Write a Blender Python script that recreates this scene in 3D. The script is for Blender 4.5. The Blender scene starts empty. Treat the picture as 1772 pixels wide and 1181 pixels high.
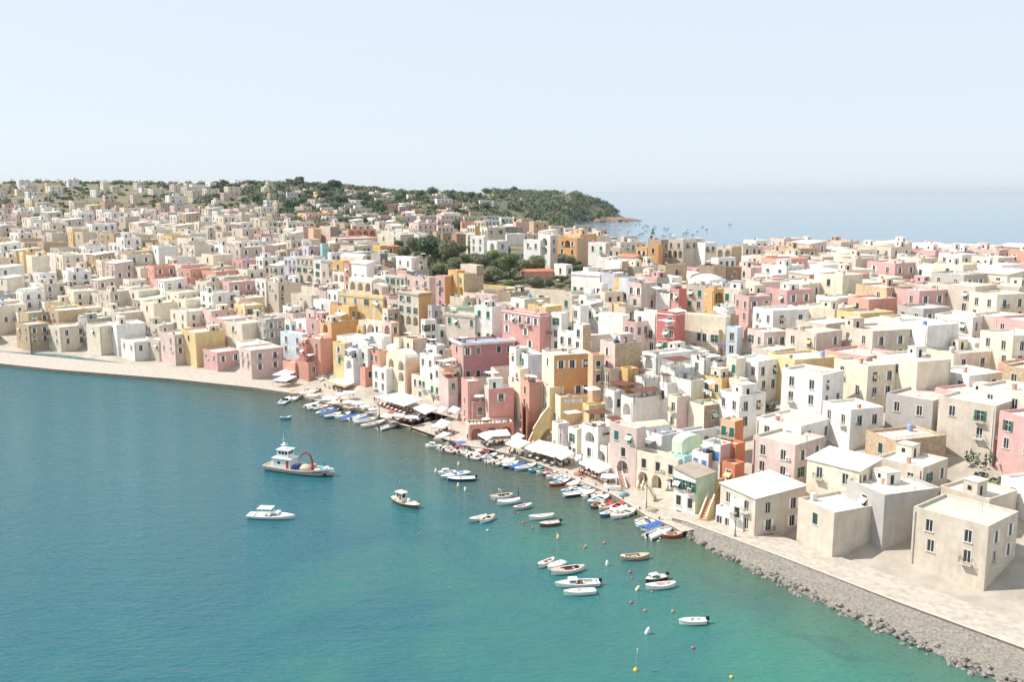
import bpy, math, random
import numpy as np
from mathutils import Vector, Matrix, noise
random.seed(7)
S = bpy.context.scene
COL = S.collection
R = math.radians
# ------------------------------------------------------------------ camera
F, CX, CY, CAMZ, PITCH = 1640.0, 886.0, 590.5, 62.0, R(9.1)
cp, sp = math.cos(PITCH), math.sin(PITCH)
cam = bpy.data.objects.new('camera', bpy.data.cameras.new('camera')); COL.objects.link(cam)
cam.location = (0, 0, CAMZ); cam.rotation_euler = (math.pi/2 - PITCH, 0, 0)
cam.data.sensor_width = 36; cam.data.lens = 36*F/1772
cam.data.clip_start = 1; cam.data.clip_end = 60000
S.camera = cam
def ray(px, py):
    u = (px-CX)/F; v = -(py-CY)/F
    return u, cp+v*sp, -sp+v*cp
def at(px, py, z=0.0):
    a, b, c = ray(px, py); t = (z-CAMZ)/c
    return Vector((a*t, b*t, z))
def proj(p):
    d = p[1]*cp - (p[2]-CAMZ)*sp
    return CX+F*p[0]/d, CY - F*(p[1]*sp+(p[2]-CAMZ)*cp)/d
# ------------------------------------------------------------------ terrain profile: per column of bearing, knots (distance, height)
K = 12
TC = {  # column: list of (d,z)
 -900: [(420,-2),(424,.8),(437,1),(470,9),(510,22),(560,27),(650,32),(760,36),(880,42),(1050,54),(1250,68),(1500,66)],
 100:  [(352,-2),(356,.8),(366,1),(392,8),(425,16),(470,26),(560,33),(680,36),(850,42),(1010,55),(1250,70),(1500,70)],
 495:  [(286,-2),(288,.8),(298,1),(322,7),(355,15),(405,24),(500,31),(650,35),(850,42),(1000,53),(1200,65),(1450,70)],
 600:  [(266,-2),(268,.8),(277,1),(300,7),(335,17),(385,26),(480,31),(650,35),(850,42),(1010,52),(1200,62),(1450,66)],
 700:  [(252,-2),(254,.8),(263,1),(285,8),(320,20),(370,28),(460,31),(650,35),(850,41),(1050,49),(1300,56),(1500,55)],
 800:  [(238,-2),(240,.8),(246,1),(262,8),(300,20),(345,29),(440,31.5),(650,35),(850,40),(1050,45),(1400,54),(1600,56)],
 886:  [(222,-2),(224,.8),(230,1),(246,8),(285,21),(335,29),(430,31.5),(650,34),(850,36),(1100,30),(1500,44),(1850,52)],
 940:  [(214,-2),(216,.8),(222,1),(236,8),(275,21),(325,29),(425,31.5),(640,33),(800,28),(1100,8),(1600,29),(1900,51)],
 1000: [(203,-2),(205,.8),(211,1),(225,8),(262,20),(315,28),(420,31.5),(600,32),(760,22),(1100,-3),(1780,-3),(1940,48)],
 1040: [(196,-2),(198,.8),(204,1),(216,7),(252,19),(310,28),(420,31.5),(560,30),(700,12),(1100,-3),(1860,-3),(1990,30)],
 1075: [(188,-2),(190,.8),(196,1),(210,7),(245,19),(305,28),(420,31.5),(540,28),(640,6),(1100,-3),(1900,-3),(2000,5)],
 1105: [(182,-2),(184,.8),(190,1),(205,7),(240,19),(300,28),(420,31.5),(520,28),(600,3),(1100,-3),(1900,-4),(2000,-4)],
 1200: [(172,-2),(173,.8),(180,1),(194,6),(228,17),(290,27),(420,31.5),(480,29),(560,-2),(1100,-3),(1900,-4),(2000,-4)],
 1290: [(160,-2),(164,.8),(172,1),(186,6),(220,17),(280,27),(400,31.5),(470,28),(540,-2),(1100,-3),(1900,-4),(2000,-4)],
 1500: [(138,-2),(141,.8),(148,1),(164,6),(200,17),(260,27),(390,31.5),(450,26),(510,-2),(1100,-3),(1900,-4),(2000,-4)],
 2600: [(90,-2),(93,.8),(100,1),(120,7),(155,18),(215,27),(340,31),(400,24),(460,-2),(1100,-3),(1900,-4),(2000,-4)],
}
TU = np.array([(k-CX)/F*1.012 for k in sorted(TC)])
TD = np.array([[q[0] for q in TC[k]] for k in sorted(TC)], float)
TZ = np.array([[q[1] for q in TC[k]] for k in sorted(TC)], float)
def colprof(u):
    i = int(np.clip(np.searchsorted(TU, u)-1, 0, len(TU)-2))
    f = min(1, max(0, (u-TU[i])/(TU[i+1]-TU[i])))
    return TD[i]*(1-f)+TD[i+1]*f, TZ[i]*(1-f)+TZ[i+1]*f
def T(x, y):
    if y < 20: return -3
    d, z = colprof(x/y)
    if y < d[0]: return -3.
    return float(np.interp(y, d, z))
def hit(px, py, H=0., y0=120., y1=2400.):
    a, b, c = ray(px, py)
    def g(Y):
        t = Y/b; return (CAMZ+c*t) - (T(a*t, Y)+H)
    Y = y0; step = 1.5
    while Y < y1:
        if T(a*Y/b, Y) > -1 and g(Y) <= 0:
            lo, hi = Y-step, Y
            for _ in range(14):
                m = (lo+hi)/2
                if g(m) <= 0: hi = m
                else: lo = m
            t = hi/b
            return Vector((a*t, hi, CAMZ+c*t))
        step = 1.2+Y*.003; Y += step
    t = y1/b
    return Vector((a*t, y1, CAMZ+c*t))
# ------------------------------------------------------------------ materials
MATS = {}
def mat(name, col, rough=.85, var=.12, scale=.5, stain=0., metal=0, bump=0., spec=.3, streak=False):
    if name in MATS: return MATS[name]
    m = bpy.data.materials.new(name); m.use_nodes = True; MATS[name] = m
    n, l = m.node_tree.nodes, m.node_tree.links
    b = n['Principled BSDF']; b.inputs['Roughness'].default_value = rough
    b.inputs['Metallic'].default_value = metal; b.inputs['Specular IOR Level'].default_value = spec
    c = (*col, 1)
    if var > 0 or stain > 0:
        g = n.new('ShaderNodeNewGeometry')
        nz = n.new('ShaderNodeTexNoise'); nz.inputs['Scale'].default_value = scale; nz.inputs['Detail'].default_value = 5; nz.inputs['Roughness'].default_value = .65
        l.new(g.outputs['Position'], nz.inputs['Vector'])
        r = n.new('ShaderNodeValToRGB'); l.new(nz.outputs['Fac'], r.inputs['Fac'])
        e = r.color_ramp.elements; e[0].position = .3; e[1].position = .7
        e[0].color = (*[x*(1-var) for x in col], 1); e[1].color = (*[min(.92, x*(1+var*.6)) for x in col], 1)
        out = r.outputs['Color']
        if stain > 0:
            mp = n.new('ShaderNodeMapping'); mp.inputs['Scale'].default_value = (.55, .55, .12) if streak else (.35, .35, .25)
            l.new(g.outputs['Position'], mp.inputs['Vector'])
            n2 = n.new('ShaderNodeTexNoise'); n2.inputs['Scale'].default_value = 1.4; n2.inputs['Detail'].default_value = 7; n2.inputs['Roughness'].default_value = .7
            l.new(mp.outputs['Vector'], n2.inputs['Vector'])
            r2 = n.new('ShaderNodeMapRange'); r2.inputs['From Min'].default_value = .44; r2.inputs['From Max'].default_value = .70
            r2.inputs['To Max'].default_value = stain
            l.new(n2.outputs['Fac'], r2.inputs['Value'])
            mx = n.new('ShaderNodeMix'); mx.data_type = 'RGBA'
            l.new(r2.outputs['Result'], mx.inputs['Factor']); l.new(out, mx.inputs[6])
            mx.inputs[7].default_value = (.27+.25*col[0], .22+.25*col[1], .17+.25*col[2], 1)
            out = mx.outputs[2]
        l.new(out, b.inputs['Base Color'])
        if bump > 0:
            bp = n.new('ShaderNodeBump'); bp.inputs['Strength'].default_value = bump; bp.inputs['Distance'].default_value = .1
            n3 = n.new('ShaderNodeTexNoise'); n3.inputs['Scale'].default_value = scale*6; n3.inputs['Detail'].default_value = 3
            l.new(g.outputs['Position'], n3.inputs['Vector']); l.new(n3.outputs['Fac'], bp.inputs['Height']); l.new(bp.outputs['Normal'], b.inputs['Normal'])
    else: b.inputs['Base Color'].default_value = c
    return m
WALL = dict(white=(.81,.785,.74), cream=(.78,.69,.55), beige=(.63,.55,.46), yellow=(.74,.56,.29), ochre=(.66,.42,.18),
 orange=(.64,.35,.15), pink=(.66,.34,.30), mauve=(.48,.22,.24), palepink=(.68,.53,.48), red=(.60,.19,.17), terracotta=(.54,.27,.21),
 stone=(.36,.28,.21), grey=(.44,.42,.40), darkgrey=(.22,.21,.20), blue=(.66,.73,.78), lilac=(.62,.61,.70), green=(.58,.70,.52),
 teal=(.38,.62,.60), peach=(.74,.47,.31), salmon=(.68,.34,.26), brown=(.36,.22,.15), coral=(.60,.22,.11), roseate=(.62,.38,.36), tan=(.56,.42,.28))
STAINY = dict(beige=.55, stone=.6, cream=.55, palepink=.5, grey=.5, white=.46, tan=.6, roseate=.5)
def wallm(k): return mat('plaster '+k, WALL[k], .9, .13 if k not in ('stone','tan') else .35, .6 if k not in ('stone','tan') else 1.6, STAINY.get(k, .55), bump=.25, spec=.15, streak=True)
ROOF = dict(w=(.78,.76,.72), c=(.70,.64,.55), g=(.48,.47,.44), v=(.50,.56,.45), r=(.50,.20,.12), t=(.40,.33,.27), y=(.74,.70,.48), b=(.30,.36,.55), p=(.62,.50,.45))
def roofm(k): return mat('roof '+{'w':'whitewash','c':'cream','g':'grey','v':'greenish','r':'red tile','t':'brown','y':'pale yellow','b':'blue tile','p':'pinkish'}[k], ROOF[k], .9, .2, .4, .45, bump=.2, spec=.15)
M = lambda k, c, **kw: mat(k, c, **kw)
GLASS = mat('dark window glass', (.035,.04,.045), .15, 0, spec=.5)
DARK = mat('dark interior', (.05,.045,.04), .9, 0)
WHITE = mat('white paint', (.80,.79,.76), .5, .06, 1)
GREEN = mat('green shutter paint', (.035,.17,.12), .6, .15, 2)
DGREEN = mat('dark green shutter paint', (.04,.08,.075), .6, .15, 2)
BLUESH = mat('blue shutter paint', (.12,.22,.50), .6, .15, 2)
WOOD = mat('brown wood', (.16,.09,.055), .7, .3, 3)
CANVAS = mat('cream canvas', (.80,.77,.70), .85, .06, .8)
CANVASW = mat('white canvas', (.84,.83,.81), .85, .04, .8)
METAL = mat('dark metal', (.07,.065,.06), .5, 0)
GMETAL = mat('grey metal', (.4,.4,.4), .4, 0, metal=.3)
RUST = mat('rusty reed matting', (.20,.085,.06), .9, .45, 2.5)
# ------------------------------------------------------------------ mesh builder
class MB:
    def __init__(s): s.v=[]; s.f=[]; s.m=[]; s.ms=[]
    def mi(s, m):
        if m not in s.ms: s.ms.append(m)
        return s.ms.index(m)
    def poly(s, pts, m):
        i=len(s.v); s.v += [tuple(p) for p in pts]; s.f.append(tuple(range(i,i+len(pts)))); s.m.append(s.mi(m))
    def box(s, x0,x1,y0,y1,z0,z1, m, skip=''):
        i=len(s.v); s.v += [(x0,y0,z0),(x1,y0,z0),(x1,y1,z0),(x0,y1,z0),(x0,y0,z1),(x1,y0,z1),(x1,y1,z1),(x0,y1,z1)]
        k=s.mi(m)
        for c,f in (('b',(0,3,2,1)),('t',(4,5,6,7)),('f',(0,1,5,4)),('r',(1,2,6,5)),('k',(2,3,7,6)),('l',(3,0,4,7))):
            if c in skip: continue
            s.f.append(tuple(i+q for q in f)); s.m.append(k)
    def obox(s, c, ax, ay, az, m):
        c=Vector(c); i=len(s.v); k=s.mi(m)
        for sz in (-1,1):
            for sx,sy in ((-1,-1),(1,-1),(1,1),(-1,1)): s.v.append(tuple(c+Vector(ax)*sx+Vector(ay)*sy+Vector(az)*sz))
        for f in ((0,3,2,1),(4,5,6,7),(0,1,5,4),(1,2,6,5),(2,3,7,6),(3,0,4,7)): s.f.append(tuple(i+q for q in f)); s.m.append(k)
    def tube(s, a, b, r0, r1, m, n=6, cap=True):
        a=Vector(a); b=Vector(b); d=(b-a).normalized(); q=d.to_track_quat('Z','Y'); i=len(s.v); k=s.mi(m)
        for p,r in ((a,r0),(b,r1)):
            for j in range(n):
                t=2*math.pi*j/n; s.v.append(tuple(p+q@Vector((r*math.cos(t),r*math.sin(t),0))))
        for j in range(n): s.f.append((i+j,i+(j+1)%n,i+n+(j+1)%n,i+n+j)); s.m.append(k)
        if cap: s.f.append(tuple(i+n+j for j in range(n))); s.m.append(k); s.f.append(tuple(i+n-1-j for j in range(n))); s.m.append(k)
    def lathe(s, prof, m, c=(0,0,0), n=12, sx=1, sy=1):
        i=len(s.v); k=s.mi(m)
        for r,z in prof:
            for j in range(n):
                t=2*math.pi*j/n; s.v.append((c[0]+sx*r*math.cos(t), c[1]+sy*r*math.sin(t), c[2]+z))
        for a in range(len(prof)-1):
            for j in range(n): s.f.append((i+a*n+j,i+a*n+(j+1)%n,i+(a+1)*n+(j+1)%n,i+(a+1)*n+j)); s.m.append(k)
        s.f.append(tuple(i+(len(prof)-1)*n+j for j in range(n))); s.m.append(k)
        s.f.append(tuple(i+n-1-j for j in range(n))); s.m.append(k)
    def mesh(s, name, smooth=False):
        me=bpy.data.meshes.new(name); me.from_pydata(s.v, [], s.f)
        for m in s.ms: me.materials.append(m)
        me.polygons.foreach_set('material_index', s.m)
        if smooth: me.polygons.foreach_set('use_smooth', [True]*len(s.f))
        me.update(); return me
def link(name, me, parent=None, loc=(0,0,0), rz=0, sc=None):
    o=bpy.data.objects.new(name, me); COL.objects.link(o); o.location=loc; o.rotation_euler=(0,0,rz)
    if sc is not None: o.scale=sc if hasattr(sc,'__len__') else (sc,sc,sc)
    if parent: o.parent=parent
    return o
AUTO=[]
def thing(name, cat, desc=None, loc=(0,0,0), rz=0, me=None, label=None, group=None, sc=None, plural=None):
    o=link(name, me, None, loc, rz, sc); o['category']=cat
    if group: o['group']=group
    if label: o['label']=label
    else: AUTO.append((o, desc, Vector(loc)))
    return o
def copytree(o):
    c=o.copy(); COL.objects.link(c)
    for ch in KIDS.get(o.name,[]):
        d=ch.copy(); COL.objects.link(d); d.parent=c
        for g in KIDS.get(ch.name,[]):
            e=g.copy(); COL.objects.link(e); e.parent=d
    return c
KIDS={}
def part(name, me, parent, loc=(0,0,0), rz=0, sc=None):
    o=link(name, me, parent, loc, rz, sc); KIDS.setdefault(parent.name,[]).append(o); return o
def structure(name, me, loc=(0,0,0), kind='structure'):
    o=link(name, me, None, loc); o['kind']=kind; return o
# ------------------------------------------------------------------ window / door prototypes (outward = -y, origin bottom centre)
def win_mesh(kind, w=1.15, h=1.95):
    b=MB(); g_=MB(); shut={'g':GREEN,'k':DGREEN,'b':BLUESH,'w':WHITE,'n':WOOD}.get(kind)
    fr=mat('stone window surround',(.66,.60,.52),.8,.1,2)
    if kind in 'gkb' :                                  # closed louvred shutters, slightly proud of the wall
        b.box(-w/2,-.02,-.05,.06,0,h,shut); b.box(.02,w/2,-.05,.06,0,h,shut)
        for i in range(5): b.box(-w/2+.05,w/2-.05,-.075,-.05,.15+i*h/5,.22+i*h/5,shut)
    elif kind=='o':                                     # open shutters, dark pane
        g_.box(-w/2,w/2,.12,.18,0,h,GLASS); b.box(-.03,.03,.08,.12,0,h,WHITE); b.box(-w/2,w/2,.08,.12,h*.6,h*.6+.06,WHITE)
        b.box(-w/2-.52,-w/2-.02,-.07,-.01,0,h,GREEN); b.box(w/2+.02,w/2+.52,-.07,-.01,0,h,GREEN)
    elif kind=='p':                                     # open white/grey shutters
        g_.box(-w/2,w/2,.12,.18,0,h,GLASS); b.box(-.03,.03,.08,.12,0,h,WHITE)
        b.box(-w/2-.5,-w/2-.02,-.07,-.01,0,h,WHITE); b.box(w/2+.02,w/2+.5,-.07,-.01,0,h,WHITE)
    else:                                               # plain dark window
        g_.box(-w/2,w/2,.12,.18,0,h,GLASS)
        b.box(-.04,.04,.07,.12,0,h,WHITE if kind!='n' else WOOD); b.box(-w/2,-w/2+.07,.05,.12,0,h,WHITE); b.box(w/2-.07,w/2,.05,.12,0,h,WHITE)
        b.box(-w/2,w/2,.05,.12,h-.08,h,WHITE)
    for x0,x1,z0,z1 in ((-w/2-.14,-w/2,-.0,h),(w/2,w/2+.14,0,h),(-w/2-.14,w/2+.14,h,h+.14)):
        if kind not in 'op' or z0==h: b.box(x0,x1,-.035,.02,z0,z1,fr)
    b.box(-w/2-.2,w/2+.2,-.16,.02,-.12,0,fr)
    return b.mesh('window_'+kind), (g_.mesh('pane') if g_.v else None)
WM={}
def WMESH(k):
    if k not in WM: WM[k]=win_mesh(k)
    return WM[k]
def door_mesh(k):
    b=MB(); m={'G':GREEN,'B':mat('pale blue door paint',(.22,.42,.52),.6,.1,2),'D':WOOD,'W':mat('pale grey door',(.6,.6,.58),.6,.1,2)}[k]
    b.box(-.55,.55,.05,.12,0,2.2,m); b.box(-.45,-.05,.02,.05,.2,1.9,m); b.box(.05,.45,.02,.05,.2,1.9,m)
    fr=mat('stone window surround',(.66,.60,.52)); b.box(-.7,-.55,-.04,.05,0,2.35,fr); b.box(.55,.7,-.04,.05,0,2.35,fr); b.box(-.55,.55,-.04,.05,2.2,2.35,fr)
    return b.mesh('door_'+k)
# ------------------------------------------------------------------ walls with real openings
def facade(b, P, W, H, ops, m, mi=None):
    """P(s,z,d) -> point; openings (s0,s1,z0,z1,arch,depth)"""
    xs={0.,W}
    for o in ops:
        xs.add(o[0]); xs.add(o[1])
        if o[4]:
            for i in range(1,8): xs.add(o[0]+(o[1]-o[0])*i/8)
    xs=sorted(xs)
    def top(o,x):
        if not o[4]: return o[3]
        c=(o[0]+o[1])/2; r=(o[1]-o[0])/2; q=max(0,1-((x-c)/r)**2)
        return o[3]-r+math.sqrt(q)*r
    mi=mi or m
    for a,c in zip(xs[:-1],xs[1:]):
        if c-a<1e-5: continue
        mid=(a+c)/2; za=zc=0.
        for o in sorted([o for o in ops if o[0]-1e-6<=mid<=o[1]+1e-6], key=lambda o:o[2]):
            b.poly([P(a,za,0),P(c,zc,0),P(c,o[2],0),P(a,o[2],0)],m)
            za,zc=top(o,a),top(o,c)
            d=o[5]
            b.poly([P(a,za,0),P(c,zc,0),P(c,zc,d),P(a,za,d)],mi)      # ceiling
            b.poly([P(a,o[2],0),P(a,o[2],d),P(c,o[2],d),P(c,o[2],0)],mi)
            b.poly([P(a,o[2],d),P(a,za,d),P(c,zc,d),P(c,o[2],d)],mi)
        b.poly([P(a,za,0),P(c,zc,0),P(c,H,0),P(a,H,0)],m)
    for o in ops:
        for x in (o[0],o[1]):
            z=top(o,x); b.poly([P(x,o[2],0),P(x,z,0),P(x,z,o[5]),P(x,o[2],o[5])],mi)
HOUSES=[]; FOOT=[]; CLUT_ON=True
def parse(spec):
    out=[]
    for t in (spec or '').split():
        face=t[0]; body=t[1:]; row0=0
        if '@' in body: body,r=body.split('@'); row0=float(r)
        c,rest=body.split('x'); rows=int(rest[0]); kind=rest[1]
        out.append((face,int(c),rows,kind,row0))
    return out
def house(C, zt, th, wR, wL, col, roof='w', spec='', zb=None, colR=None, desc=None, label=None, name='house', rt='flat', seed=None, cor=False, par=.55, group=None, cat='house', jit=.25, ext=None, colL2=None):
    rnd=random.Random(seed if seed is not None else int(C[0]*131+C[1]*17)%99991)
    ux,uy=math.cos(th),math.sin(th)
    cs=[(C[0],C[1]),(C[0]+ux*wR,C[1]+uy*wR),(C[0]-uy*wL,C[1]+ux*wL),(C[0]+ux*wR-uy*wL,C[1]+uy*wR+ux*wL)]
    tz=[T(*q) for q in cs]
    if zb is None: zb=min(max(min(tz),-1)-1.5, zt-4)
    H=zt-zb
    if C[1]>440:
        fm={'roseate':'palepink','salmon':'roseate','mauve':'roseate','orange':'peach','pink':'salmon','grey':'beige'}; col=fm.get(col,col) if label is None else col; colR=fm.get(colR,colR)  # far walls swap to paler plaster: distance haze put into their colour
    root=thing(name, cat, desc, (C[0],C[1],zb), th, label=label, group=group)
    wm=wallm(col); wr=wallm(colR) if colR else wm  # right face takes its own plaster, with its shade included on some houses
    opsL,opsR,items=[],[],[]
    par_=par if rt=='flat' else 0
    for face,c,rows,kind,row0 in parse(spec):
        W=wL if face=='L' else wR
        ops=opsL if face=='L' else opsR
        for r in range(rows):
            for i in range(c):
                s=W*(i+.5)/c + (rnd.uniform(-jit,jit) if kind!='a' and kind!='A' else 0)
                z=H-par_-2.85-3.25*(r+row0)
                if z<.3: continue
                if kind in 'aA':
                    w=min(3.0,W/c*.72); hh=min(2.9,3.0)
                    z=H-par_-.5-hh-3.25*(r+row0)
                    if s-w/2<.1 or z<.2: continue
                    dd=min(1.6,(wR if face=='L' else wL)*.4)
                    ops.append((s-w/2,s+w/2,z,z+hh,True,dd)); items.append((face,s,z,dd,'in'+kind))
                else:
                    k=kind
                    if rnd.random()<.06: continue
                    if rnd.random()<.2 and kind not in 'GBDW': k=rnd.choice('dop'+kind)
                    ww=.575 if k not in 'GBDW' else .55; hh=1.95 if k not in 'GBDW' else 2.2
                    if k in 'GBDW': z-=.0
                    if s-ww-.1<0 or s+ww+.1>W: continue
                    if any(not(s+ww+.1<o[0] or s-ww-.1>o[1] or z+hh+.1<o[2] or z-.1>o[3]) for o in ops): continue
                    ops.append((s-ww,s+ww,z,z+hh,False,.2)); items.append((face,s,z,0,k))
    # drop overlapping arches
    b=MB()
    facade(b, lambda s,z,d:(s,d,z), wR, H, opsR, wr)
    facade(b, lambda s,z,d:(d,s,z), wL, H, opsL, wm)
    b.poly([(wR,0,0),(wR,wL,0),(wR,wL,H),(wR,0,H)],wm); b.poly([(wR,wL,0),(0,wL,0),(0,wL,H),(wR,wL,H)],wm)
    t=.25
    if rt=='flat':
        z0=H-par
        for x0,x1,y0,y1 in ((0,wR,0,t),(0,wR,wL-t,wL),(0,t,t,wL-t),(wR-t,wR,t,wL-t)):
            b.poly([(x0,y0,H),(x1,y0,H),(x1,y1,H),(x0,y1,H)],wm)
        for q in (((t,t),(wR-t,t)),((wR-t,t),(wR-t,wL-t)),((wR-t,wL-t),(t,wL-t)),((t,wL-t),(t,t))):
            b.poly([(*q[0],z0),(*q[1],z0),(*q[1],H),(*q[0],H)],wm)
        part('wall', b.mesh('wall'), root)
        rb=MB(); rb.poly([(t,t,z0),(wR-t,t,z0),(wR-t,wL-t,z0),(t,wL-t,z0)], roofm(roof)); roofo=part('roof', rb.mesh('roof'), root)
    else:
        part('wall', b.mesh('wall'), root)
        rb=MB(); rm=roofm(roof); o=.25
        if rt in 'vV':   # shallow vault across wR (v) or wL (V)
            n=10; rise=(wR if rt=='v' else wL)*.22
            for i in range(n):
                a0=math.pi*i/n; a1=math.pi*(i+1)/n
                if rt=='v':
                    X=lambda a: wR/2-wR/2*math.cos(a); Z=lambda a:H+rise*math.sin(a)
                    rb.poly([(X(a0),0,Z(a0)),(X(a0),wL,Z(a0)),(X(a1),wL,Z(a1)),(X(a1),0,Z(a1))][::-1],rm)
                    rb.poly([(X(a0),0,H),(X(a1),0,H),(X(a1),0,Z(a1)),(X(a0),0,Z(a0))],wr); rb.poly([(X(a0),wL,H),(X(a1),wL,H),(X(a1),wL,Z(a1)),(X(a0),wL,Z(a0))],wm)
                else:
                    Y=lambda a: wL/2-wL/2*math.cos(a); Z=lambda a:H+rise*math.sin(a)
                    rb.poly([(0,Y(a0),Z(a0)),(wR,Y(a0),Z(a0)),(wR,Y(a1),Z(a1)),(0,Y(a1),Z(a1))],rm)
                    rb.poly([(0,Y(a0),H),(0,Y(a1),H),(0,Y(a1),Z(a1)),(0,Y(a0),Z(a0))],wm); rb.poly([(wR,Y(a0),H),(wR,Y(a1),H),(wR,Y(a1),Z(a1)),(wR,Y(a0),Z(a0))],wm)
        elif rt=='h':   # hipped
            rise=min(wR,wL)*.22; m_=min(wR,wL)/2
            A=[(-o,-o,H),(wR+o,-o,H),(wR+o,wL+o,H),(-o,wL+o,H)]
            if wR>=wL: p,q=(m_,wL/2,H+rise),(wR-m_,wL/2,H+rise); fs=[(A[0],A[1],q,p),(A[1],A[2],q),(A[2],A[3],p,q),(A[3],A[0],p)]
            else: p,q=(wR/2,m_,H+rise),(wR/2,wL-m_,H+rise); fs=[(A[0],A[1],p),(A[1],A[2],q,p),(A[2],A[3],q),(A[3],A[0],p,q)]
            for f in fs: rb.poly(f,rm)
            rb.poly([A[3],A[2],A[1],A[0]],rm)
        elif rt in 'sS':   # single pitch: s falls towards L face, S falls towards R face
            rise=.9; zz=lambda x,y: H+.1+(rise*x/wR if rt=='s' else rise*y/wL)
            P=[(-o,-o),(wR+o,-o),(wR+o,wL+o),(-o,wL+o)]
            rb.poly([(x,y,zz(x,y)+.12) for x,y in P],rm); rb.poly([(x,y,zz(x,y)) for x,y in P][::-1],rm)
            for i in range(4):
                x,y=P[i]; u,v=P[(i+1)%4]; rb.poly([(x,y,zz(x,y)),(u,v,zz(u,v)),(u,v,zz(u,v)+.12),(x,y,zz(x,y)+.12)],rm)
            Q=[(0.,0.),(wR,0.),(wR,wL),(0.,wL)]
            for i in range(4):
                x,y=Q[i]; u,v=Q[(i+1)%4]; rb.poly([(x,y,H),(u,v,H),(u,v,zz(u,v)),(x,y,zz(x,y))],wm)
        elif rt=='c':   # cross dome / low whitewashed dome
            n=8
            for i in range(n):
                for j in range(n):
                    def z(i,j): return H+min(wR,wL)*.2*math.sqrt(max(0,math.sin(math.pi*i/n)*math.sin(math.pi*j/n)))
                    rb.poly([(wR*i/n,wL*j/n,z(i,j)),(wR*(i+1)/n,wL*j/n,z(i+1,j)),(wR*(i+1)/n,wL*(j+1)/n,z(i+1,j+1)),(wR*i/n,wL*(j+1)/n,z(i,j+1))],rm)
        part('roof', rb.mesh('roof', rt in 'vVc'), root)
    if cor=='W':
        cb=MB(); m=wallm('white'); z=H-.75
        for a_,e_,z0_,z1_ in ((.35,-.003,z,z+.35),(.5,-.003,z+.35,H+.06)):
            cb.box(-a_,wR+a_,-a_,e_,z0_,z1_,m); cb.box(-a_,e_,e_,wL+a_,z0_,z1_,m); cb.box(wR+.003,wR+a_,e_,wL+a_,z0_,z1_,m)
        part('cornice', cb.mesh('cornice'), root); cb=MB()
        for x_ in (-.06,wR-.3): cb.box(x_,x_+.36,-.06,-.003,0,z,m)
        part('corner_strips', cb.mesh('strips'), root)
    elif cor:
        cb=MB(); m=wallm('white') if cor is True else wallm(cor); z=H-par_-.35
        cb.box(-.18,wR+.18,-.18,-.003,z,z+.28,m); cb.box(-.18,-.003,-.003,wL+.18,z,z+.28,m)
        part('cornice', cb.mesh('cornice'), root)
    for face,s,z,dd,k in items:
        if k[:2]=='in':
            if k=='inA' or rnd.random()<.6: k=rnd.choice('dGDp')
            else: continue
            zz=z+.02 if k in 'GD' else z+.8
        else: zz=z
        me,pane_=(DM[k],None) if k in DM else WMESH(k)
        off=dd-.13 if dd else 0.
        if dd: s+=rnd.uniform(-.3,.3)
        if face=='R': wo=part('door' if k in DM else 'window', me, root, (s,off,zz))
        else: wo=part('door' if k in DM else 'window', me, root, (off,s,zz), -math.pi/2)
        if pane_: part('pane', pane_, wo)
    # roof clutter
    zr=H-par_
    near=C[1]<330
    if rt=='flat' and wR>3 and wL>3:
        if rnd.random()<.45:
            x,y=rnd.uniform(.8,wR-1.2),rnd.uniform(1,wL-1.2); part('chimney', CHIM[rnd.randrange(2)], roofo, (x,y,zr))
        if rnd.random()<.35:
            x,y=rnd.uniform(1.2,wR-1.2),rnd.uniform(1.2,wL-1.2); part('antenna', ANT, roofo, (x,y,zr), rnd.uniform(0,6))
        if near and rnd.random()<.3:
            x,y=rnd.uniform(1.2,wR-1.2),rnd.uniform(.8,wL-1.2); part('satellite_dish', DISH, roofo, (x,y,zr), rnd.uniform(-.8,.8))
        if rnd.random()<.34 and wR>4.5 and wL>4.5:
            sx,sy,sh=rnd.uniform(1.8,min(4,wR-1.5)),rnd.uniform(1.8,min(4,wL-1.5)),rnd.uniform(1.9,2.6)
            x,y=rnd.uniform(.3,wR-sx-.3),rnd.uniform(.3,wL-sy-.3); b=MB(); b.box(0,sx,0,sy,0,sh,wallm(rnd.choice([col,'white','cream',col])));b.box(-.1,sx+.1,-.1,sy+.1,sh,sh+.12,roofm(rnd.choice('wcgp')))
            b.box(sx*.3,sx*.3+.7,-.02,0,.1,1.7,DARK); b.box(-.02,0,sy*.4,sy*.4+.7,.9,1.7,GLASS)
            part('roof_room', b.mesh('roof_room'), root, (x,y,zr))
        if rnd.random()<.25:
            x,y=rnd.uniform(1,wR-1),rnd.uniform(1,wL-1); part('water_tank', TANK[rnd.randrange(2)], root, (x,y,zr))
    pxc=proj((C[0],C[1],zt))[0]
    if C[1]<480:
        for q in range(rnd.choice((1,1,2,2,3,4)) if rt=='flat' and wR>3 and wL>3 and C[1]<360 and 495<pxc<1276 and CLUT_ON else 0):
            k=rnd.randrange(len(CLUT)); x,y=(rnd.uniform(.7,wR-.9),rnd.choice((.7,wL-.9))) if rnd.random()<.5 else (.75,rnd.uniform(.8,wL-.9)); pw=(C[0]+ux*x-uy*y,C[1]+uy*x+ux*y,zt-par_+.002); thing(CLUT[k][0], CLUT[k][2], CLUT[k][3], pw, th+rnd.choice((0,1.57,.4)), me=CLUT[k][1], group=CLUT[k][4])
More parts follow.
